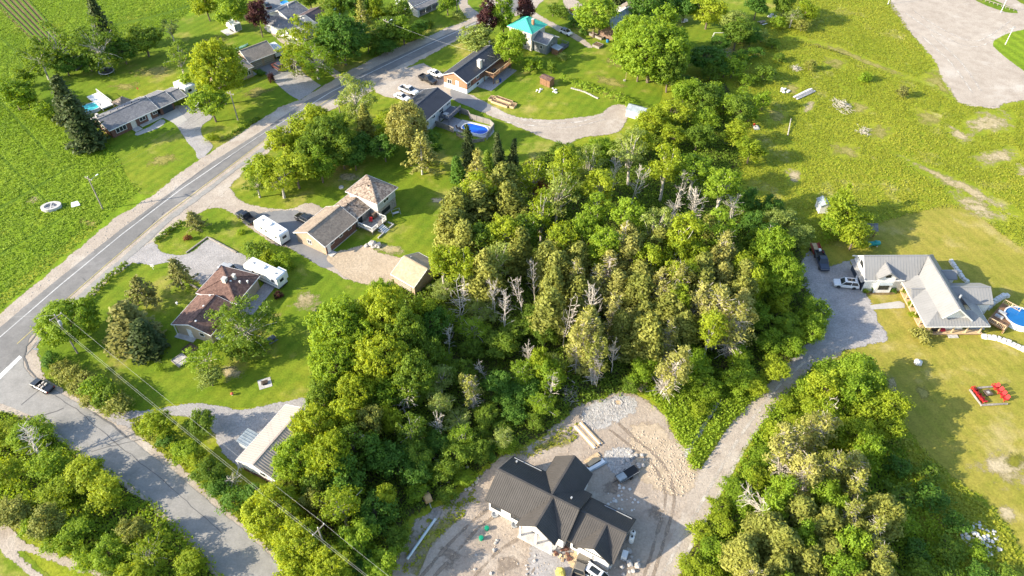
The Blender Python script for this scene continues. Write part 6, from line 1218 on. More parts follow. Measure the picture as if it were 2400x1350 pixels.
def pebbles(label, polys, dens, s, mt, seed, avoid=()):
    p, rng = scatter_pts(polys, dens, seed, avoid); n = len(p); base = np.array([(1,0,0),(0,1,0),(-1,0,0),(0,-1,0),(0,0,.8)],float); V = base[None]*(s*rng.uniform(.4,1.7,n)**1.5)[:,None,None]*rng.uniform(.6,1.3,(n,5,3)); V[:,:,:2] += p[:,None,:]; V[:,:,2] += .085
    F = (np.array([(0,1,4),(1,2,4),(2,3,4),(3,0,4)])[None]+5*np.arange(n)[:,None,None]).reshape(-1,3); me = bpy.data.meshes.new('loose_stones'); me.from_pydata(V.reshape(-1,3).tolist(), [], F.tolist()); me.materials.append(M[mt]); o = bpy.data.objects.new('loose_stones', me); COL.objects.link(o); tag(o, label, 'stones', kind='stuff')
yard = [(940,1340),(950,1280),(985,1225),(1090,1158),(1140,1110),(1200,1066),(1310,1000),(1440,930),(1490,925),(1560,985),(1620,1090),(1600,1200),(1560,1300),(1490,1400),(960,1400)]
pebbles('small loose stones scattered over the dirt yard', [yard], 1.2, .06, 'clod', 41); pebbles('crushed stone lumps behind the new house', [[(1362,985),(1420,935),(1490,940),(1450,985),(1385,1010)],[(1415,1060),(1470,1050),(1490,1070),(1470,1105),(1435,1108)]], 16, .07, 'rock', 42); pebbles('sandy clods on the rough ground right of the new house', [[(1490,1000),(1585,1040),(1630,1120),(1600,1165),(1545,1150),(1480,1060)]], 9, .09, 'clod', 43)
pebbles('loose stones along the left shoulder of the highway', [[(0,740),(166,603),(267,517),(428,404),(526,340),(600,316),(426,430),(287,533),(141,649),(0,765)]], .7, .07, 'rock', 44)
blades('verge_weeds', 'weeds along the edges of the dirt yard', 'weeds', [[(945,1350),(960,1270),(1000,1215),(1060,1180),(1110,1150),(1120,1185),(1050,1235),(985,1310)],[(1205,1062),(1290,1010),(1365,990),(1372,1025),(1300,1050),(1240,1072)]], 2.2, .3, .13, 'grass', 45, nq=6)
# ------------------------------------------------------------------ poles and wires
M['pole_wood'] = mat('weathered_pole', (0.30,0.26,0.22), .85, .25, 2); M['wire'] = mat('bright_wire', (0.34,0.33,0.32), .5); M['wire_dark'] = mat('dark_wire', (0.08,0.08,0.08), .6)
def pole(label, top, h, arm=None, lamp=None, trans=False, base=None):
    p = W(base[0], base[1]) if base else W(top[0], top[1], h); t = thing('utility_pole', label, 'pole', (p.x,p.y,0), arm or 0.0, 'utility poles')
    MB().tube((0,0,-.2),(0,0,h),.17,.11,8).build('shaft', M['pole_wood'], t)
    if arm is not None:
        MB().bar((0,-1.1,h-.5),(0,1.1,h-.5),.11,.13).build('crossarm', M['pole_wood'], t)
        for y in (-1.0,0,1.0): MB().lathe([(.05,h-.43),(.07,h-.3),(.03,h-.22)] if y else [(.05,h),(.07,h+.12),(.03,h+.2)],8,(0,y)).build('insulator', M['trailer_white'], t)
    if trans: MB().lathe([(.26,h-2.2),(.28,h-2.1),(.28,h-1.3),(.2,h-1.2)],12,(.4,0)).build('transformer', M['grey_metal'], t)
    if lamp: MB().tube((0,0,h-1.0),(lamp*2.0,0,h-.7),.05,.04,6).build('lamp_arm', M['grey_metal'], t); part('lamp_head', M['trailer_white'], t, (lamp*2.0-.3,lamp*2.0+.3,-.12,.12,h-.78,h-.66))
    return t
A1 = heading((128,738),(745,1237),10)
P1 = pole('wooden pole with a transformer rising through the corner maple', (128,738), 10, A1, None, True); P2 = pole('wooden pole with crossarm among the bottom trees', (745,1237), 10, A1)
P3 = pole('wooden pole with lamp arm beside the crop field', None, 8.6, heading((241,490),(558,282)), 1, base=(241,490)); P4 = pole('wooden pole on the lawn before the tan house', None, 8.0, heading((241,490),(558,282)), base=(558,282))
P5 = pole('wooden pole with lamp in the dark shrubs by the highway', None, 8.6, heading((558,282),(912,113)), 1, base=(912,113)); P6 = pole('pale pole at the gravel entrance near the top', None, 8.5, heading((912,113),(1072,37)), base=(1072,37)); P7 = pole('thin pale pole among the trees by the highway bend', None, 7.5, base=(802,292))
def wire(label, a, b, sag=.8, r=.013, mt='wire', n=14):
    a = Vector(a); b = Vector(b); m = MB(); prev = a
    for i in range(1, n+1):
        t = i/n; c = a.lerp(b,t)-Vector((0,0,sag*4*t*(1-t))); m.tube(prev,c,r,r,5,False); prev = c
    return tag(m.build('power_line', M[mt]), label, 'wire', 'power lines')
def at_pole(p, y, z): a = p.rotation_euler.z; return (p.location.x-math.sin(a)*y, p.location.y+math.cos(a)*y, z)
end = W(985,1425,10)
for y, dz, nm in ((-1.0,9.75,'lower roadside'),(-.55,9.0,'middle'),(1.0,9.75,'upper lawn-side')):
    wire('%s wire from the corner pole to the pole in the trees' % nm, at_pole(P1,y,dz), at_pole(P2,y,dz)); e = end+Vector((0,y,dz-10)); wire('%s wire leaving past the bottom edge' % nm, at_pole(P2,y,dz), e, .4)
for y, nm in ((-1.0,'left'),(1.0,'right')):
    for a, b, w in ((P3,P4,'from the crop field pole to the lawn pole'),(P4,P5,'from the lawn pole to the lamp pole'),(P5,P6,'from the lamp pole to the entrance pole')): wire('%s thin wire %s' % (nm, w), at_pole(a,y,8.1 if a is not P4 else 7.6), at_pole(b,y,8.1 if b is not P4 else 7.6), .9, .016, 'wire_dark')
wire('thin wire leaving the corner pole across the highway', at_pole(P1,0,9.9), W(-200,738,10), .5, .016, 'wire'); wire('service wire crossing the highway to the orange brick house', at_pole(P5,0,8.0), (H5.location.x+7,H5.location.y+12,4.6), .7, .02, 'wire')
# ------------------------------------------------------------------ pools
def ring_poly(a, b, n=28, c=(0,0)): return [(c[0]+a*math.cos(2*math.pi*i/n), c[1]+b*math.sin(2*math.pi*i/n)) for i in range(n)]
def pool(name, label, px, ang, L, D, z, wm, water, oval=False):
    p = W(px[0], px[1], z); t = thing(name, label, 'pool', (p.x,p.y,0), ang); n = 32
    if oval:
        k = (L-D)/2; out = [( (k if math.cos(2*math.pi*(i+.5)/n) > 0 else -k)+D/2*math.cos(2*math.pi*(i+.5)/n), D/2*math.sin(2*math.pi*(i+.5)/n)) for i in range(n)]
    else: out = ring_poly(L/2, D/2, n)
    sc = lambda s: [(x*s if not oval else x-math.copysign((1-s)*D/2,x), y*s) for x,y in out]
    MB().prism(sc(.93), 0, z-.12).build('water', M[water], t); m = MB(); o1 = sc(1.0); i1 = sc(.925)
    for i in range(n):
        j = (i+1)%n; m.add([(*o1[i],0),(*o1[j],0),(*o1[j],z),(*o1[i],z),(*i1[i],0),(*i1[j],0),(*i1[j],z),(*i1[i],z)], [(0,1,2,3),(3,2,6,7),(5,4,7,6)])
    m.build('pool_wall', M[wm], t); return t
pool('round_pool', 'round turquoise above-ground pool near the top edge', (776,26), 0, 5.2, 5.2, 1.2, 'pool_white', 'water_teal')
fa = H14.rotation_euler.z
pp = W(2392,742,1.2); t = pool('round_pool', 'round blue above-ground pool set in a timber deck', (2392,742), 0, 5.6, 5.6, 1.25, 'pool_white', 'water_sky')
ap = heading((1080,292),(1146,308)); t = pool('oval_pool', 'oval deep blue pool inside a grey fence', (1113,301), ap, 7.0, 4.0, .5, 'pool_white', 'water_blue', True)
pc = t.location; d = thing('pool_surround', 'pale concrete surround of the oval pool', 'patio', (pc.x,pc.y,0), ap); MB().prism([(-4.8,-2.6),(3.6,-2.6),(4.7,-1.2),(4.7,1.2),(3.6,2.7),(-4.8,2.7)], 0, .30).build('slab', M['sand_conc'] if 'sand_conc' in M else M['conc_obj'], d); MB().prism([(-9.4,-2.4),(-4.85,-2.6),(-4.85,2.7),(-9.0,3.4)], 0, .12).build('patio', M['paver'], d)
def fence(name, label, pts, h, mt, gap=1.8, origin=None, picket=.24):
    o = W(*pts[0]) if origin is None else origin; t = thing(name, label, 'fence', (o.x,o.y,0)); P = [W(*p)-o if origin is None else Vector((p[0],p[1],0)) for p in pts]
    for a, b in zip(P[:-1], P[1:]):
        L = (b-a).length; n = max(1,int(round(L/gap))); d = (b-a).normalized()
        for k in range(n):
            p = a.lerp(b,k/n); q = a.lerp(b,(k+1)/n); part('post', mt, t, (p.x-.06,p.x+.06,p.y-.06,p.y+.06,0,h+.08))
            MB().bar((p.x,p.y,h*.5),(q.x,q.y,h*.5),.04,h*.92).build('panel', mt, t); MB().bar((p.x,p.y,h+.02),(q.x,q.y,h+.02),.1,.06).build('cap_rail', mt, t)
    return t
M['fence_grey'] = mat('grey_fence_boards', (0.26,0.24,0.22), .85, .25, 2, stretch=(6,6,.5))
fence('pool_fence', 'grey board fence round the far side of the oval pool', [(1068,262),(1098,272),(1102,280),(1148,293),(1158,303),(1140,330)], 1.6, M['fence_grey']); fence('pool_fence', 'grey board fence between the pale house and the oval pool', [(1022,296),(1040,302),(1064,312)], 1.6, M['fence_grey'])
fence('pool_deck_fence', 'low dark fence along the near side of the oval pool', [(1070,318),(1090,328),(1112,335),(1136,331)], .9, M['wood_grey'])
for k,(x,y) in enumerate(((1074,305),(1082,309),(1090,313),(1098,317))):
    c = thing('deck_chair', 'dark deck chair by the oval pool, %s from the pale house' % ORD[k], 'chair', W(x,y)+Vector((0,0,.3)), ap+1.57, 'deck chairs by the oval pool'); part('seat', M['wood_dark'], c, (-.3,.3,-.3,.3,.32,.38)); MB().slab([(-.3,.3,.36),(.3,.3,.36),(.3,.6,1.0),(-.3,.6,1.0)],.05).build('backrest', M['wood_dark'], c)
    for x_ in (-.26,.26):
        for y_ in (-.26,.26): part('leg', M['wood_dark'], c, (x_-.03,x_+.03,y_-.03,y_+.03,0,.32))
c = thing('hot_tub', 'pale covered hot tub under the slate deck', 'hot tub', W(1062,262)+Vector((0,0,.08)), ap); part('tub', M['grey_metal'], c, (-.9,.9,-.9,.9,0,.75)); part('cover', M['trailer_white'], c, (-.95,.95,-.95,.95,.76,.88))
# pool yard of the long bungalow
t = pool('small_pool', 'bright blue pool half hidden by the big spruces', (205,252), 0.6, 6.5, 4.0, .9, 'pool_white', 'water_teal', True)
b = thing('pool_deck', 'white pool deck with railing behind the brick bungalow', 'deck', W(214,252), heading((195,225),(240,260))); deck(b, -4.4, 4.2, 1.2, 4.2, .9, M['trailer_white']); rail(b, [(-4.4,4.1),(4.2,4.1)], .9, 1.0, M['white_trim'])
# timber deck round the farmhouse pool
dv = W(2368,748,1.2); b = thing('timber_pool_deck', 'brown timber deck with steps beside the farmhouse pool', 'deck', (dv.x,dv.y,0), heading((2322,735),(2352,700))); deck(b, -3.4, 3.4, -.4, 2.8, 1.1, M['wood_brown']); rail(b, [(-3.4,-.3),(-3.4,2.7)], 1.1, .9, M['wood_new']); rail(b, [(3.4,2.7),(3.4,-.3)], 1.1, .9, M['wood_new']); part('skirt', M['wood_new'], b, (-3.4,3.4,-.46,-.402,0,.8))
for x in (-1.2,.2): part('lounger', M['grey_metal'], b, (x,x+.6,1.0,2.4,1.1,1.45))
# ------------------------------------------------------------------ stones and walls of the farmhouse garden
srng = random.Random(9)
def stone_row(label, path, s, n, mt='rock_white'):
    o = W(*path[0]); t = thing('stone_wall', label, 'wall', (o.x,o.y,0)); P = [W(*p)-o for p in path]; seg = [(a,b,(b-a).length) for a,b in zip(P[:-1],P[1:])]; tot = sum(x[2] for x in seg)
    for k in range(n):
        s_ = (k+.5)*tot/n
        for a, b, L in seg:
            if s_ <= L: break
            s_ -= L
        c = a.lerp(b, s_/L); d = (b-a).normalized(); m = MB(); l = tot/n*.47; m.frustum((-l,l,-s,s),(-l*.85,l*.85,-s*.8,s*.8),0,s*srng.uniform(1.1,1.7)); m.v = [(x+srng.uniform(-.12,.12)*s,y+srng.uniform(-.12,.12)*s,z) for x,y,z in m.v]
        q = m.build('stone', M[mt], t); q.location = c; q.rotation_euler.z = math.atan2(d.y,d.x)+srng.uniform(-.12,.12)
stone_row('white armour-stone wall running right from the farmhouse porch', [(2300,790),(2335,795),(2365,806),(2400,822),(2460,835)], .45, 14)
stone_row('white stone wall in the shade behind the farmhouse', [(2226,612),(2240,630),(2254,652),(2268,664)], .4, 10)
stone_row('stone steps edging beside the timber pool deck', [(2312,725),(2330,708),(2348,697),(2362,694)], .5, 8)
stone_row('low stone edging on the pool-house lawn beside the hedgerow', [(1338,207),(1370,216),(1402,232)], .2, 16, 'rock')
t = thing('boulder', 'round white boulder on the dry lawn', 'boulder', W(2150,852)); jitter_rock(srng,.75,.95,10).build('stone', M['rock_white'], t, True)
def rocks(label, px, n, rad, s, mt='rock', name='rock_pile', mound=.6):
    t = thing(name, label, 'rocks', W(*px))
    for k in range(n):
        a = srng.uniform(0,6.28); r = rad*math.sqrt(srng.random()); q = jitter_rock(srng, s*srng.uniform(.5,1.3)).build('rock', M[mt], t); q.location = (r*math.cos(a), r*math.sin(a), max(0,mound*(1-r/rad)*srng.random())); q.rotation_euler = (0,0,a)
rocks('pile of white rubble at the edge of the rough grass', (2298,1262), 110, 2.8, .26, 'rock_white', mound=.5); rocks('grey boulder beside the sand yard', (872,578), 7, 1.2, .7, 'rock'); rocks('scattered boulders at the right of the new house', (1475,1320), 16, 2.0, .4)
rocks('loose pale stones in the shadow right of the new house', (1462,1172), 26, 2.6, .22, 'rock_white', mound=.1); rocks('clods and rocks on the dirt left of the new house', (1185,1335), 22, 5.0, .26, 'rock', mound=.05); rocks('stones around the weedy mound by the black trailer', (1490,1085), 16, 2.2, .35)
rocks('white stones beside the brown garden shed', (1262,212), 8, 1.2, .35, 'rock_white', mound=.1); rocks('pale stones in front of the brown garden shed', (1298,214), 8, 1.4, .3, 'rock_white', mound=.1); rocks('white limestone heap in the meadow', (1837,214), 10, 1.3, .4, 'rock_white'); rocks('earth-stained boulders at the left verge of the dirt yard', (1085,1120), 14, 3.0, .3, mound=.1)
rocks('small pale stones near the tower end of the brick house', (2188,1155), 5, .6, .25, 'rock_white') if False else None
# fire ring on crushed stone
t = thing('fire_ring', 'stone fire ring on the crushed stone patch', 'fire pit', W(1448,944))
for k in range(12):
    q = jitter_rock(srng,.24).build('stone', M['rock'], t); q.location = (.7*math.cos(k*.524), .7*math.sin(k*.524), 0)
MB().lathe([(.55,0),(.45,.1)],14).build('ashes', M['wood_new'], t)
# ------------------------------------------------------------------ red chairs round the lawn fire table
M['red_plastic'] = mat('red_plastic', (0.50,0.028,0.03), .45, .1)
def adirondack(label, px, rz):
    t = thing('lawn_chair', label, 'chair', W(*px), rz, 'red chairs on the lawn'); m = M['red_plastic']
    MB().slab([(-.33,-.30,.40),(.33,-.30,.40),(.33,.35,.28),(-.33,.35,.28)],.04).build('seat', m, t)
    for k in range(4): MB().slab([(-.34+.175*k,.30,.28),(-.19+.175*k,.30,.28),(-.18+.165*k,.68,1.08-.05*abs(k-1.5)),(-.32+.165*k,.68,1.08-.05*abs(k-1.5))],.035).build('back_slat', m, t)
    for s in (-1,1):
        part('armrest', m, t, (s*.42-.08,s*.42+.08,-.35,.5,.55,.58)); part('leg', m, t, (s*.38-.04,s*.38+.04,-.32,-.24,0,.55)); part('leg', m, t, (s*.38-.04,s*.38+.04,.40,.48,0,.55))
la = heading((2282,914),(2304,940)); ra = heading((2329,908),(2352,936))
for k,(x,y) in enumerate(((2283,915),(2290,924),(2297,933),(2304,941))): adirondack('red lawn chair in the left row, %s from the top' % ORD[k], (x,y), la-math.pi)
for k,(x,y) in enumerate(((2329,909),(2338,918),(2345,927),(2352,937))): adirondack('red lawn chair in the right row, %s from the top' % ORD[k], (x,y), ra)
for lb,a,b in (('left log of the frame around the red chairs',(2272,915),(2300,953)),('bottom log of the frame around the red chairs',(2301,951),(2360,948)),('top log of the frame around the red chairs',(2290,911),(2324,908))):
    p, q = W(*a), W(*b); m = MB().tube((0,0,.2),tuple(Vector((q.x-p.x,q.y-p.y,.2))),.2,.17,8); o = m.build('log', M['wood_grey']); o.location = p; tag(o, lb, 'log')
t = thing('fire_table', 'dark square fire table between the red chairs', 'table', W(2313,924), la); part('top', M['wood_dark'], t, (-.6,.6,-.6,.6,.45,.55)); part('base', M['black'], t, (-.45,.45,-.45,.45,0,.449)); part('burner', M['rock'], t, (-.25,.25,-.25,.25,.551,.58))
t = thing('metal_bench', 'small pale metal bench at the lane thicket edge', 'bench', W(2089,938), .3); part('seat', M['metal_zinc'], t, (-.9,.9,-.25,.25,.4,.46)); MB().slab([(-.9,.25,.45),(.9,.25,.45),(.9,.5,1.0),(-.9,.5,1.0)],.05).build('backrest', M['metal_zinc'], t)
for x in (-.8,.8): part('leg', M['grey_metal'], t, (x-.05,x+.05,-.2,.2,0,.399))
# propane tank, trampoline, planters and beds
M['teal_tank'] = mat('teal_tank_paint', (0.02,0.30,0.27), .4); t = thing('propane_tank', 'teal propane tank lying on the lawn behind the farmhouse', 'tank', W(2044,577), heading((2030,574),(2058,571)))
MB().loft([[(x,r*math.cos(k*.524),.75+r*math.sin(k*.524)) for k in range(12)] for x,r in ((-1.6,.1),(-1.5,.35),(-1.25,.5),(1.25,.5),(1.5,.35),(1.6,.1))]).build('tank', M['teal_tank'], t, True); part('valve_dome', M['teal_tank'], t, (.2,.6,-.2,.2,1.24,1.4))
for x in (-.9,.9): part('foot', M['conc_obj'], t, (x-.12,x+.12,-.4,.4,0,.3))
t = thing('trampoline', 'round black trampoline on the back lawn', 'trampoline', W(249,166,.8)-Vector((0,0,.8))); MB().prism(ring_poly(1.75,1.75), .78,.80).build('mat', M['black'], t); m = MB(); o1 = ring_poly(2.1,2.1); i1 = ring_poly(1.76,1.76)
for i in range(28): j=(i+1)%28; m.add([(*o1[i],.78),(*o1[j],.78),(*i1[j],.83),(*i1[i],.83)],[(0,1,2,3)])
m.build('pad', M['grey_metal'], t)
for k in range(6): MB().tube((2.0*math.cos(k*1.047),2.0*math.sin(k*1.047),0),(2.0*math.cos(k*1.047),2.0*math.sin(k*1.047),.78),.03).build('leg', M['grey_metal'], t)
M['earth'] = mat('planting_soil', (0.14,0.09,0.05), .95, .3, 4, bump=.6)
def raised(label, px, to, L, D, h, wood='wood_new', group='raised garden beds', fill='earth'):
    t = thing('raised_bed', label, 'planter', W(*px), heading(px,to), group)
    for s in (-1,1): part('side_board', M[wood], t, (-L/2,L/2,s*D/2-.05,s*D/2+.05,0,h)); part('end_board', M[wood], t, (s*L/2-.05,s*L/2+.05,-D/2+.052,D/2-.052,0,h))
    part('soil', M[fill], t, (-L/2+.06,L/2-.06,-D/2+.06,D/2-.06,0,h-.08))
    for k in range(1, int(L/1.5)+1): part('divider', M[wood], t, (-L/2+k*1.5-.04,-L/2+k*1.5+.04,-D/2+.06,D/2-.06,0,h-.03)) if k*1.5 < L-.4 else None
    return t
bd = (1190,248)
raised('long raised bed nearest the lane', (1172,245), (1192,252), 5.0, 1.1, .6); raised('long raised bed nearest the lawn, back of the four', (1181,237), (1201,244), 5.0, 1.1, .6); raised('short raised bed at the left end of the four', (1153,233), (1165,220), 2.0, 1.2, .6); raised('short raised bed at the right end of the four', (1203,250), (1214,238), 2.0, 1.2, .6)
raised('weathered raised bed left of the barn', (1398,87), (1420,96), 4.6, 1.2, .7, 'wood_grey'); raised('square weathered bed below the barn', (1401,109), (1412,113), 2.4, 2.2, .7, 'wood_grey')
raised('gravel-filled square planter on the corner lot lawn', (424,846), (436,856), 2.4, 2.2, .35, 'wood_grey', fill='stone_plain' if 'stone_plain' in M else 'rock'); raised('dark square planter in the shade of the corner house', (446,820), (458,828), 2.2, 2.0, .35, 'wood_dark')
t = thing('fire_pit', 'small paved fire pit with dark logs on the corner lot lawn', 'fire pit', W(621,899), .4); part('slab', M['conc_obj'], t, (-1.1,1.1,-1.1,1.1,0,.08)); part('grate', M['black'], t, (-.4,.4,-.4,.4,.081,.35))
for k in range(3): MB().tube((-.6,-.3+.3*k,.4),(.6,-.2+.25*k,.42),.09).build('log', M['wood_dark'], t)
t = thing('mushroom_ornament', 'red-capped mushroom garden ornament on the lawn', 'ornament', W(545,926)); MB().lathe([(.14,0),(.1,.4)],8).build('stem', M['trailer_white'], t); MB().lathe([(.3,.4),(.28,.5),(.1,.62)],12).build('cap', mat('faded_red',(0.45,0.10,0.06),.7), t)
t = thing('picnic_table', 'dark picnic table in the shade of the white-limbed tree', 'table', W(637,800), .8); part('top', M['slate_wood'], t, (-.9,.9,-.4,.4,.7,.76))
for s in (-1,1): part('bench', M['slate_wood'], t, (-.9,.9,s*.75-.14,s*.75+.14,.42,.47)); part('trestle', M['slate_wood'], t, (s*.6-.05,s*.6+.05,-.8,.8,.3,.41)); part('leg', M['slate_wood'], t, (s*.6-.05,s*.6+.05,-.3,.3,0,.69))
t = thing('satellite_disc_well', 'pale round well cap on the shaded front lawn', 'well cap', W(800,440)); MB().lathe([(.55,0),(.55,.25),(.3,.27)],16).build('ring', M['conc_obj'], t); MB().lathe([(.28,.27),(.25,.33)],12).build('lid', M['rock'], t)
t = thing('culvert_ring', 'large grey concrete septic ring lying in the crop field', 'concrete ring', W(122,488), .3)
m = MB(); o1=ring_poly(2.1,1.5); i1=ring_poly(1.4,1.0)
for i in range(28): j=(i+1)%28; m.add([(*o1[i],0),(*o1[j],0),(*o1[j],.75),(*o1[i],.75),(*i1[i],.15),(*i1[j],.15),(*i1[j],.75),(*i1[i],.75)],[(0,1,2,3),(3,2,6,7),(5,4,7,6)])
m.build('ring', M['conc_obj'], t); MB().prism(i1,.1,.3).build('basin', M['grey_metal'], t); part('beam', M['conc_obj'], t, (-.12,.12,-1.1,1.1,.55,.72)); part('beam', M['conc_obj'], t, (-1.0,1.0,-.6,-.4,.55,.70))
t = thing('white_board_sheet', 'small white sheet of board leaning in the field grass', 'board', W(178,482), .5); MB().slab([(-.9,-.6,.25),(.9,-.6,.25),(.7,.6,.7),(-.7,.6,.7)],.05).build('sheet', M['trailer_white'], t); part('prop', M['wood_grey'], t, (-.1,.1,.3,.4,0,.55))
def plank_pile(label, px, to, n, L, w, mt, name='lumber_stack', layers=2, cat='lumber', th=.09):
    t = thing(name, label, cat, W(*px)+Vector((0,0,.07)), heading(px,to))
    for l in range(layers):
        for k in range(n-l):
            o = part('plank', M[mt[(k+l)%len(mt)]], t, (-L/2+srng.uniform(-.3,.3),L/2+srng.uniform(-.3,.3),-n*w/2+k*w+.02+l*w*.4,-n*w/2+(k+1)*w-.02+l*w*.4,.1+l*th,.1+(l+1)*th-.01)); o.rotation_euler.z = srng.uniform(-.02,.02)
    for x in (-L*.3,L*.3): part('bearer', M['wood_grey'], t, (x-.06,x+.06,-n*w/2,n*w/2,0,.1))
plank_pile('stack of long new planks on the sand behind the new house', (1378,1022), (1395,1040), 7, 5.0, .28, ['wood_new','trailer_white','wood_new','wood_grey']); plank_pile('grey scrap timber pile lying in the meadow', (1884,222), (1905,212), 6, 7.0, .32, ['wood_grey','trailer_white','wood_grey','decal'], 'timber_pile', 3, 'timber'); plank_pile('brown plywood sheets leaning behind the new house wing', (1390,1082), (1405,1072), 2, 2.6, .9, ['wood_brown','wood_new'])
plank_pile('white metal sheets stacked behind the new house wing', (1398,1092), (1415,1082), 2, 3.4, .55, ['metal_zinc','trailer_white'], 'sheet_stack', 2, 'metal sheets'); plank_pile('cut firewood row at the edge of the crushed stone', (1508,910), (1518,918), 9, 1.1, .24, ['wood_new','wood_grey'], 'firewood_row', 1, 'firewood', .2); plank_pile('pale boards beside the left verge of the dirt yard', (1018,1210), (1008,1228), 3, 1.9, .5, ['wood_grey'], 'board_stack', 1); plank_pile('wooden board ramp at the new house garage', (1347,1310), (1358,1292), 2, 2.6, .55, ['wood_new'], 'ramp', 1, 'ramp')
plank_pile('long cut log stack of pale posts near the lane culvert', (1475,232), (1480,240), 2, 1.2, .3, ['wood_grey'], 'post_stack', 1) if False else None
o = MB().tube((0,0,.22),tuple(W(955,1312)-W(1021,1218)+Vector((0,0,.22))),.2,.2,10).build('drain_pipe', mat('pale_blue_pipe',(0.50,0.58,0.60),.4)); o.location = W(1021,1218)+Vector((0,0,.06)); tag(o, 'long pale drain pipe lying on the dirt yard', 'pipe')
M['lid_green'] = mat('green_plastic', (0.01,0.26,0.14), .4)
for lb, px in (('upper green septic riser lid on the dirt yard',(1141,1241)),('lower green septic riser lid on the dirt yard',(1128,1264))):
    t = thing('septic_lid', lb, 'lid', W(*px)+Vector((0,0,.06)), 0, 'green septic lids'); MB().lathe([(.32,0),(.3,.45)],14).build('riser', M['lid_green'], t); MB().lathe([(.36,.45),(.34,.56),(.1,.6)],14).build('cover', M['lid_green'], t)
for lb, px in (('upper white gas cylinder at the garage corner',(1483,1252)),('lower white gas cylinder at the garage corner',(1480,1264))):
    t = thing('gas_cylinder', lb, 'cylinder', W(px[0],px[1],.8)-Vector((0,0,.72)), 0, 'white gas cylinders'); MB().lathe([(.36,0),(.4,.1),(.4,1.25),(.3,1.45),(.12,1.5)],14).build('tank', M['trailer_white'], t, True); MB().lathe([(.15,1.5),(.15,1.65)],10).build('collar', M['black'], t)
t = thing('heat_pump', 'white heat pump box standing right of the new house', 'heat pump', W(1463,1306)+Vector((0,0,.07)), heading((1463,1306),(1468,1290))); part('case', M['trailer_white'], t, (-.55,.55,-.4,.4,.1,1.0)); part('grille', M['grey_metal'], t, (-.45,.45,-.425,-.402,.2,.9)); part('base', M['conc_obj'], t, (-.6,.6,-.45,.45,0,.099))
t = thing('flatbed_trailer', 'black flatbed trailer with a white box on the shaded dirt', 'trailer', W(1470,1112,.5)-Vector((0,0,.43)), heading((1450,1125),(1492,1100))); part('bed', M['black'], t, (-1.9,1.9,-.75,.75,.45,.6)); part('white_box', M['metal_zinc'], t, (-1.9,-.5,-.6,.5,.6,1.0)); MB().bar((-1.9,0,.5),(-2.8,0,.5),.1,.1).build('drawbar', M['black'], t)
for s in (-1,1): wheel(t, .2, s*.85, .3); part('side_rail', M['grey_metal'], t, (-1.9,1.9,s*.74-.02,s*.74+.02,.6,.72))
t = thing('yellow_tarp', 'yellow tarp bundle at the bottom edge beside the pickup', 'tarp', W(1313,1345)+Vector((0,0,.08))); jitter_rock(srng,.8,.8,9).build('bundle', mat('yellow_tarp',(0.5,0.44,0.10),.6), t)
t = thing('brick_rubble', 'heap of broken bricks and boards at the new house porch', 'rubble', W(1318,1300)+Vector((0,0,.08)))
for k in range(14): o = part('brick', M['dark_brick'] if k%3 else M['wood_new'], t, (-.3,.3,-.18,.18,0,.16)); o.location = (srng.uniform(-1.5,1.5),srng.uniform(-1.0,1.0),srng.uniform(0,.2)); o.rotation_euler = (srng.uniform(-.3,.3),srng.uniform(-.3,.3),srng.uniform(0,3))
t = thing('electric_box', 'green utility box on the bank below the gravel lane', 'utility box', W(1788,1070)); part('case', M['lid_green'], t, (-.5,.5,-.4,.4,0,.9)); part('lid', M['lid_green'], t, (-.54,.54,-.44,.44,.901,.96))
# ------------------------------------------------------------------ meadow and lot furniture
for k,(b,h_,lb) in enumerate((((2356,104.5),5.2,'white lamp pole on the grass island'),((2345,30),5.2,'white lamp pole at the railed verge of the lot'),((2081,10),5.2,'white lamp pole at the left corner of the lot'))):
    t = thing('lamp_post', lb, 'lamp post', W(*b), 0, 'lamp posts of the gravel lot'); MB().tube((0,0,0),(0,0,h_),.1,.07,8).build('shaft', M['trailer_white'], t); part('lamp_head', M['grey_metal'], t, (-.15,.55,-.14,.14,h_,h_+.12)); MB().lathe([(.22,0),(.2,.25)],10).build('base', M['conc_obj'], t)
t = thing('rail_fence', 'low wooden rail fence along the lot verge', 'fence', W(2290,-2)); PP = [W(2290+9.5*k, -2+3.1*k)-W(2290,-2) for k in range(10)]
for p in PP: part('post', M['wood_grey'], t, (p.x-.1,p.x+.1,p.y-.1,p.y+.1,0,.8))
for a,b in zip(PP[:-1],PP[1:]): MB().bar((a.x,a.y,.65),(b.x,b.y,.65),.08,.12).build('rail', M['wood_grey'], t)
t = thing('flag_pole', 'thin pole with a faded pennant on the barn lawn', 'pole', W(1466,190)); MB().tube((0,0,0),(0,0,5.2),.05,.03,6).build('shaft', M['wood_new'], t); MB().add([(0,0,4.4),(0,.02,3.7),(.5,.02,3.9)],[(0,1,2)]).build('pennant', mat('faded_pink',(0.5,0.3,0.26),.8), t); part('base_block', M['rock'], t, (-.6,-.1,-.25,.25,0,.4))
t = thing('flag_pole', 'white pole with a flag behind the big barn trees', 'pole', W(1586,28)); MB().tube((0,0,0),(0,0,8),.07,.05,6).build('shaft', M['trailer_white'], t); MB().add([(0,0,7.8),(0,.02,6.2),(.5,.02,5.4),(.9,.02,6.6)],[(0,1,2,3)]).build('flag', mat('red_white_flag',(0.5,0.25,0.22),.8), t)
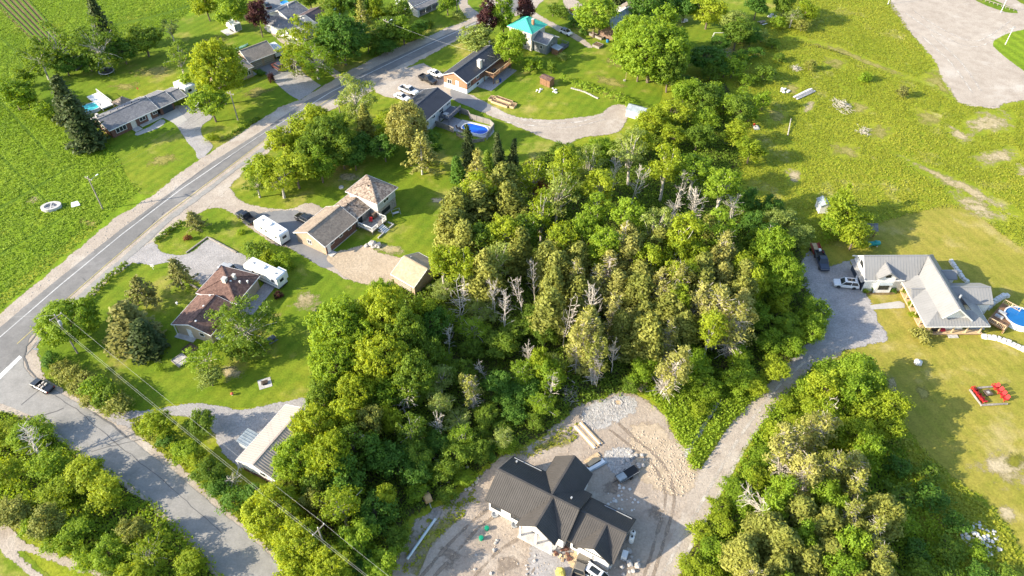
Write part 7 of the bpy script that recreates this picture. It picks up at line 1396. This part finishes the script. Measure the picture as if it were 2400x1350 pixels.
def brush_pile(label, px, rad, n, h):
    t = thing('brush_pile', label, 'brush pile', W(*px)); m = MB()
    for k in range(n):
        a = srng.uniform(0,6.28); r = rad*srng.random(); L = srng.uniform(.6,1.5); b = srng.uniform(0,6.28); z = h*(1-r/rad)*srng.random(); c = Vector((r*math.cos(a),r*math.sin(a)*1.4,z+.05)); m.tube(c, c+Vector((L*math.cos(b),L*math.sin(b),srng.uniform(0,.5))), .05,.02,4,False)
    o = m.build('sticks', M['bark_dead'], t); o['kind'] = 'stuff'
brush_pile('large grey brush pile in the open meadow', (1972,250), 2.6, 150, 1.3); brush_pile('low grey brush pile lower in the meadow', (2022,308), 1.8, 70, .5); brush_pile('small brush pile beside the dark meadow bush', (1864,162), 1.4, 60, .8); brush_pile('dry branches heaped at the woodlot edge', (1032,1105), 2.2, 80, .8); brush_pile('brush heap in the scrub near the barn trees', (1702,128), 2.2, 70, .8); brush_pile('scattered dry sticks at the front of the woodlot', (1335,925), 1.8, 60, .4)
for lb,a,b,r in (('fallen bleached trunk left of the dirt yard',(1035,930),(1065,985),.14),('fallen trunk in the shaded southern woodlot',(1022,1020),(1042,980),.12),('pale log lying in the meadow grass',(1846,318),(1852,285),.14),('pale fallen pole in the lane thicket',(1790,1120),(1835,1015),.12),('second pale fallen pole in the lane thicket',(1815,1135),(1850,1035),.10),('bleached log at the bottom of the lane thicket',(1800,1232),(1880,1200),.16),('grey log lying before the front cedars',(1328,885),(1346,905),.14)):
    p,q = W(*a),W(*b); o = MB().tube((0,0,.15),tuple(Vector((q.x-p.x,q.y-p.y,.9))),r,r*.6,7).build('fallen_log', M['bark_dead']); o.location = p; tag(o, lb, 'log')
t = thing('swing_set', 'grey timber swing frame behind the dark round tree', 'swing', W(1684,92)); MB().tube((-1.6,0,2.0),(1.6,0,2.0),.08).build('beam', M['trailer_white'], t)
for s in (-1,1): MB().tube((s*1.6,0,2.0),(s*1.8,-.8,0),.07).build('leg', M['trailer_white'], t); MB().tube((s*1.6,0,2.0),(s*1.8,.8,0),.07).build('leg', M['trailer_white'], t)
t = thing('garden_table', 'pale garden table with benches on the far lawn', 'table', W(1786,56), .5); part('top', M['wood_grey'], t, (-1.0,1.0,-.5,.5,.7,.78)); part('trestle', M['wood_grey'], t, (-.7,.7,-.1,.1,0,.699)); part('bench', M['wood_grey'], t, (-1.0,1.0,.9,1.2,.4,.46)); part('bench', M['trailer_white'], t, (-1.0,1.0,-1.2,-.9,.4,.46))
rocks('white pile under a tarp by the far garden shrubs', (1812,40), 9, 1.3, .5, 'rock_white'); rocks('white scrap heap beside the big barn trees', (1608,52), 6, 1.0, .6, 'rock_white')
t = thing('scrap_heap', 'small scrap heap with a red item in the meadow shade', 'scrap', W(1772,300)); part('sheet', M['metal_zinc'], t, (-.7,.7,-1.0,1.0,.1,.2)); part('red_can', M['red_plastic'], t, (-.5,-.1,.8,1.2,0,.6)); jitter_rock(srng,.8,.5).build('mound', M['rock'], t)
t = thing('blue_paddling_pool', 'crumpled blue paddling pool on the lawn by the white house', 'paddling pool', W(667,8)); MB().lathe([(1.2,0),(1.35,.2),(1.2,.4),(.95,.25),(.3,.2)],18).build('tub', mat('blue_vinyl',(0.02,0.22,0.55),.4), t)
t = thing('blue_barrel', 'blue barrel standing by the weathered barn', 'barrel', W(1424,99)); MB().lathe([(.4,0),(.45,.5),(.4,1.0)],12).build('drum', mat('blue_drum',(0.03,0.2,0.45),.4), t); MB().lathe([(.41,1.001),(.38,1.05)],12).build('lid', M['black'], t)
t = thing('deck_chair', 'red folding chair on the white railed deck', 'chair', H9.matrix_world @ Vector((0,0,0)), 0)
t.location = Vector((H9.location.x,H9.location.y,0)) + Matrix.Rotation(H9.rotation_euler.z,3,'Z') @ Vector((H9_deck[0]+2.4,-1.2,.95)); part('seat', M['red_plastic'], t, (-.35,.35,-.35,.35,.35,.45)); part('backrest', M['red_plastic'], t, (-.35,.35,.3,.38,.45,1.0))
for x in (-.3,.3):
    for y in (-.3,.3): part('leg', M['black'], t, (x-.03,x+.03,y-.03,y+.03,0,.349))
t = thing('patio_grill', 'dark covered barbecue on the white railed deck', 'barbecue', t.location+Matrix.Rotation(H9.rotation_euler.z,3,'Z') @ Vector((1.6,.3,0)), 1.0); part('cabinet', M['wood_dark'], t, (-.7,.7,-.4,.4,0,.8)); MB().loft([[(x,-.4,.801),(x,.4,.801),(x,.3,1.15),(x,-.3,1.15)] for x in (-.6,.6)]).build('hood', M['wood_dark'], t)
t = thing('clothes_swing', 'small white garden swing on the lawn by the brick house tower', 'swing', W(928,502), .5); part('seat', M['rock_white'], t, (-.7,.7,-.3,.3,.4,.46)); MB().tube((-.9,0,1.4),(.9,0,1.4),.04).build('beam', M['grey_metal'], t)
for s in (-1,1): MB().tube((s*.9,0,1.4),(s*.9,-.6,0),.04).build('leg', M['grey_metal'], t); MB().tube((s*.9,0,1.4),(s*.9,.6,0),.04).build('leg', M['grey_metal'], t)
for k,(x,y) in enumerate(((2122,683),(2137,713),(2140,738),(2157,785))): plant('shrub','bright' if k < 3 else 'gold',x,y,9 if k < 3 else 20,.8 if k < 3 else 2.2,'along the farmhouse porch')
for k,(x,y) in enumerate(((2029,682),(2042,676),(2087,676),(2094,680))): plant('shrub','dark' if k%2 else 'mid',x,y,6,1.0,'under the farmhouse garage window')
walk = sheet('garden_path', [(2038,716),(2108,706),(2120,712),(2120,722),(2042,726)], .08, M['concrete'], smooth=False, edge=.15, wob=.03); sheet('garden_path', [(375,318),(300,300)] and [(318,312),(352,297),(376,280),(388,286),(372,300),(340,312),(322,318)], .06, M['concrete'], edge=.2, wob=.05)
sheet('planting_bed', [(2023,681),(2100,676),(2100,690),(2028,690)], .06, M['soil'], edge=.3); sheet('planting_bed', [(2112,668),(2128,690),(2150,735),(2168,785),(2160,788),(2138,740),(2112,690)], .06, M['soil'], edge=.3)
stone_row('timber edging along the farmhouse drive', [(2040,720),(2060,760),(2082,803)], .1, 12, 'wood_new') if False else None
for lb,a,b in (('long landscape timber beside the grey gravel drive',(437,594),(487,557)),('long landscape timber along the shrub strip',(489,558),(555,593)),('pale timber along the corner house lawn',(446,668),(478,684))):
    p,q = W(*a),W(*b); m = MB().bar((0,0,.14),tuple(Vector((q.x-p.x,q.y-p.y,.14))),.26,.24); o = m.build('landscape_timber', M['wood_grey']); o.location = p+Vector((0,0,.05)); tag(o, lb, 'timber')
t = thing('mail_sign', 'small white sign post at the corner lot drive', 'sign', W(360,632)); MB().tube((0,0,0),(0,0,1.1),.05).build('post', M['trailer_white'], t); part('board', M['trailer_white'], t, (-.35,.35,-.03,.03,.8,1.4))
t = thing('road_sign', 'thin road sign post at the junction verge', 'sign', W(97,838)); MB().tube((0,0,0),(0,0,2.6),.04).build('post', M['grey_metal'], t); part('plate', M['metal_zinc'], t, (-.45,.45,-.02,.02,2.1,2.5))
t = thing('orange_ornament', 'small orange leaf ornament on the bungalow back lawn', 'ornament', W(325,215)); MB().tube((0,0,0),(0,0,.7),.03).build('stake', M['wood_brown'], t); MB().add([(0,0,.5),(.3,.02,.95),(0,.02,1.5),(-.3,.02,.95)],[(0,1,2,3)]).build('leaf', mat('orange_metal',(0.45,0.13,0.06),.6), t)
# tilled rows of the vegetable strip
m = MB()
for k in range(6):
    f = (k+.5)/6; a = W(-60+ (38+60)*f, -40); b = W(92+(150-92)*f, 107-15*f); m.bar((a.x,a.y,.12),(b.x,b.y,.12),.5,.22)
tag(m.build('vegetable_rows', LEAF['crop']), 'rows of green plants on the tilled strip', 'crop rows', kind='stuff')
fam = {}
for it in PLANTS: fam.setdefault((it[1], it[2]), []).append(it)
for (what, where), its in fam.items():
    its.sort(key=lambda i: i[3]); n = len(its)
    for k, it in enumerate(its):
        pos = '' if n == 1 else (', left one of two' if k == 0 else ', right one of two') if n == 2 else ', %s from the left' % ORD[k]
        tag(it[0], what+' '+where+pos, 'shrub' if it[5] == 'shrub' else 'tree', ('shrubs ' if it[5] == 'shrub' else 'trees ')+where if n > 1 else None)
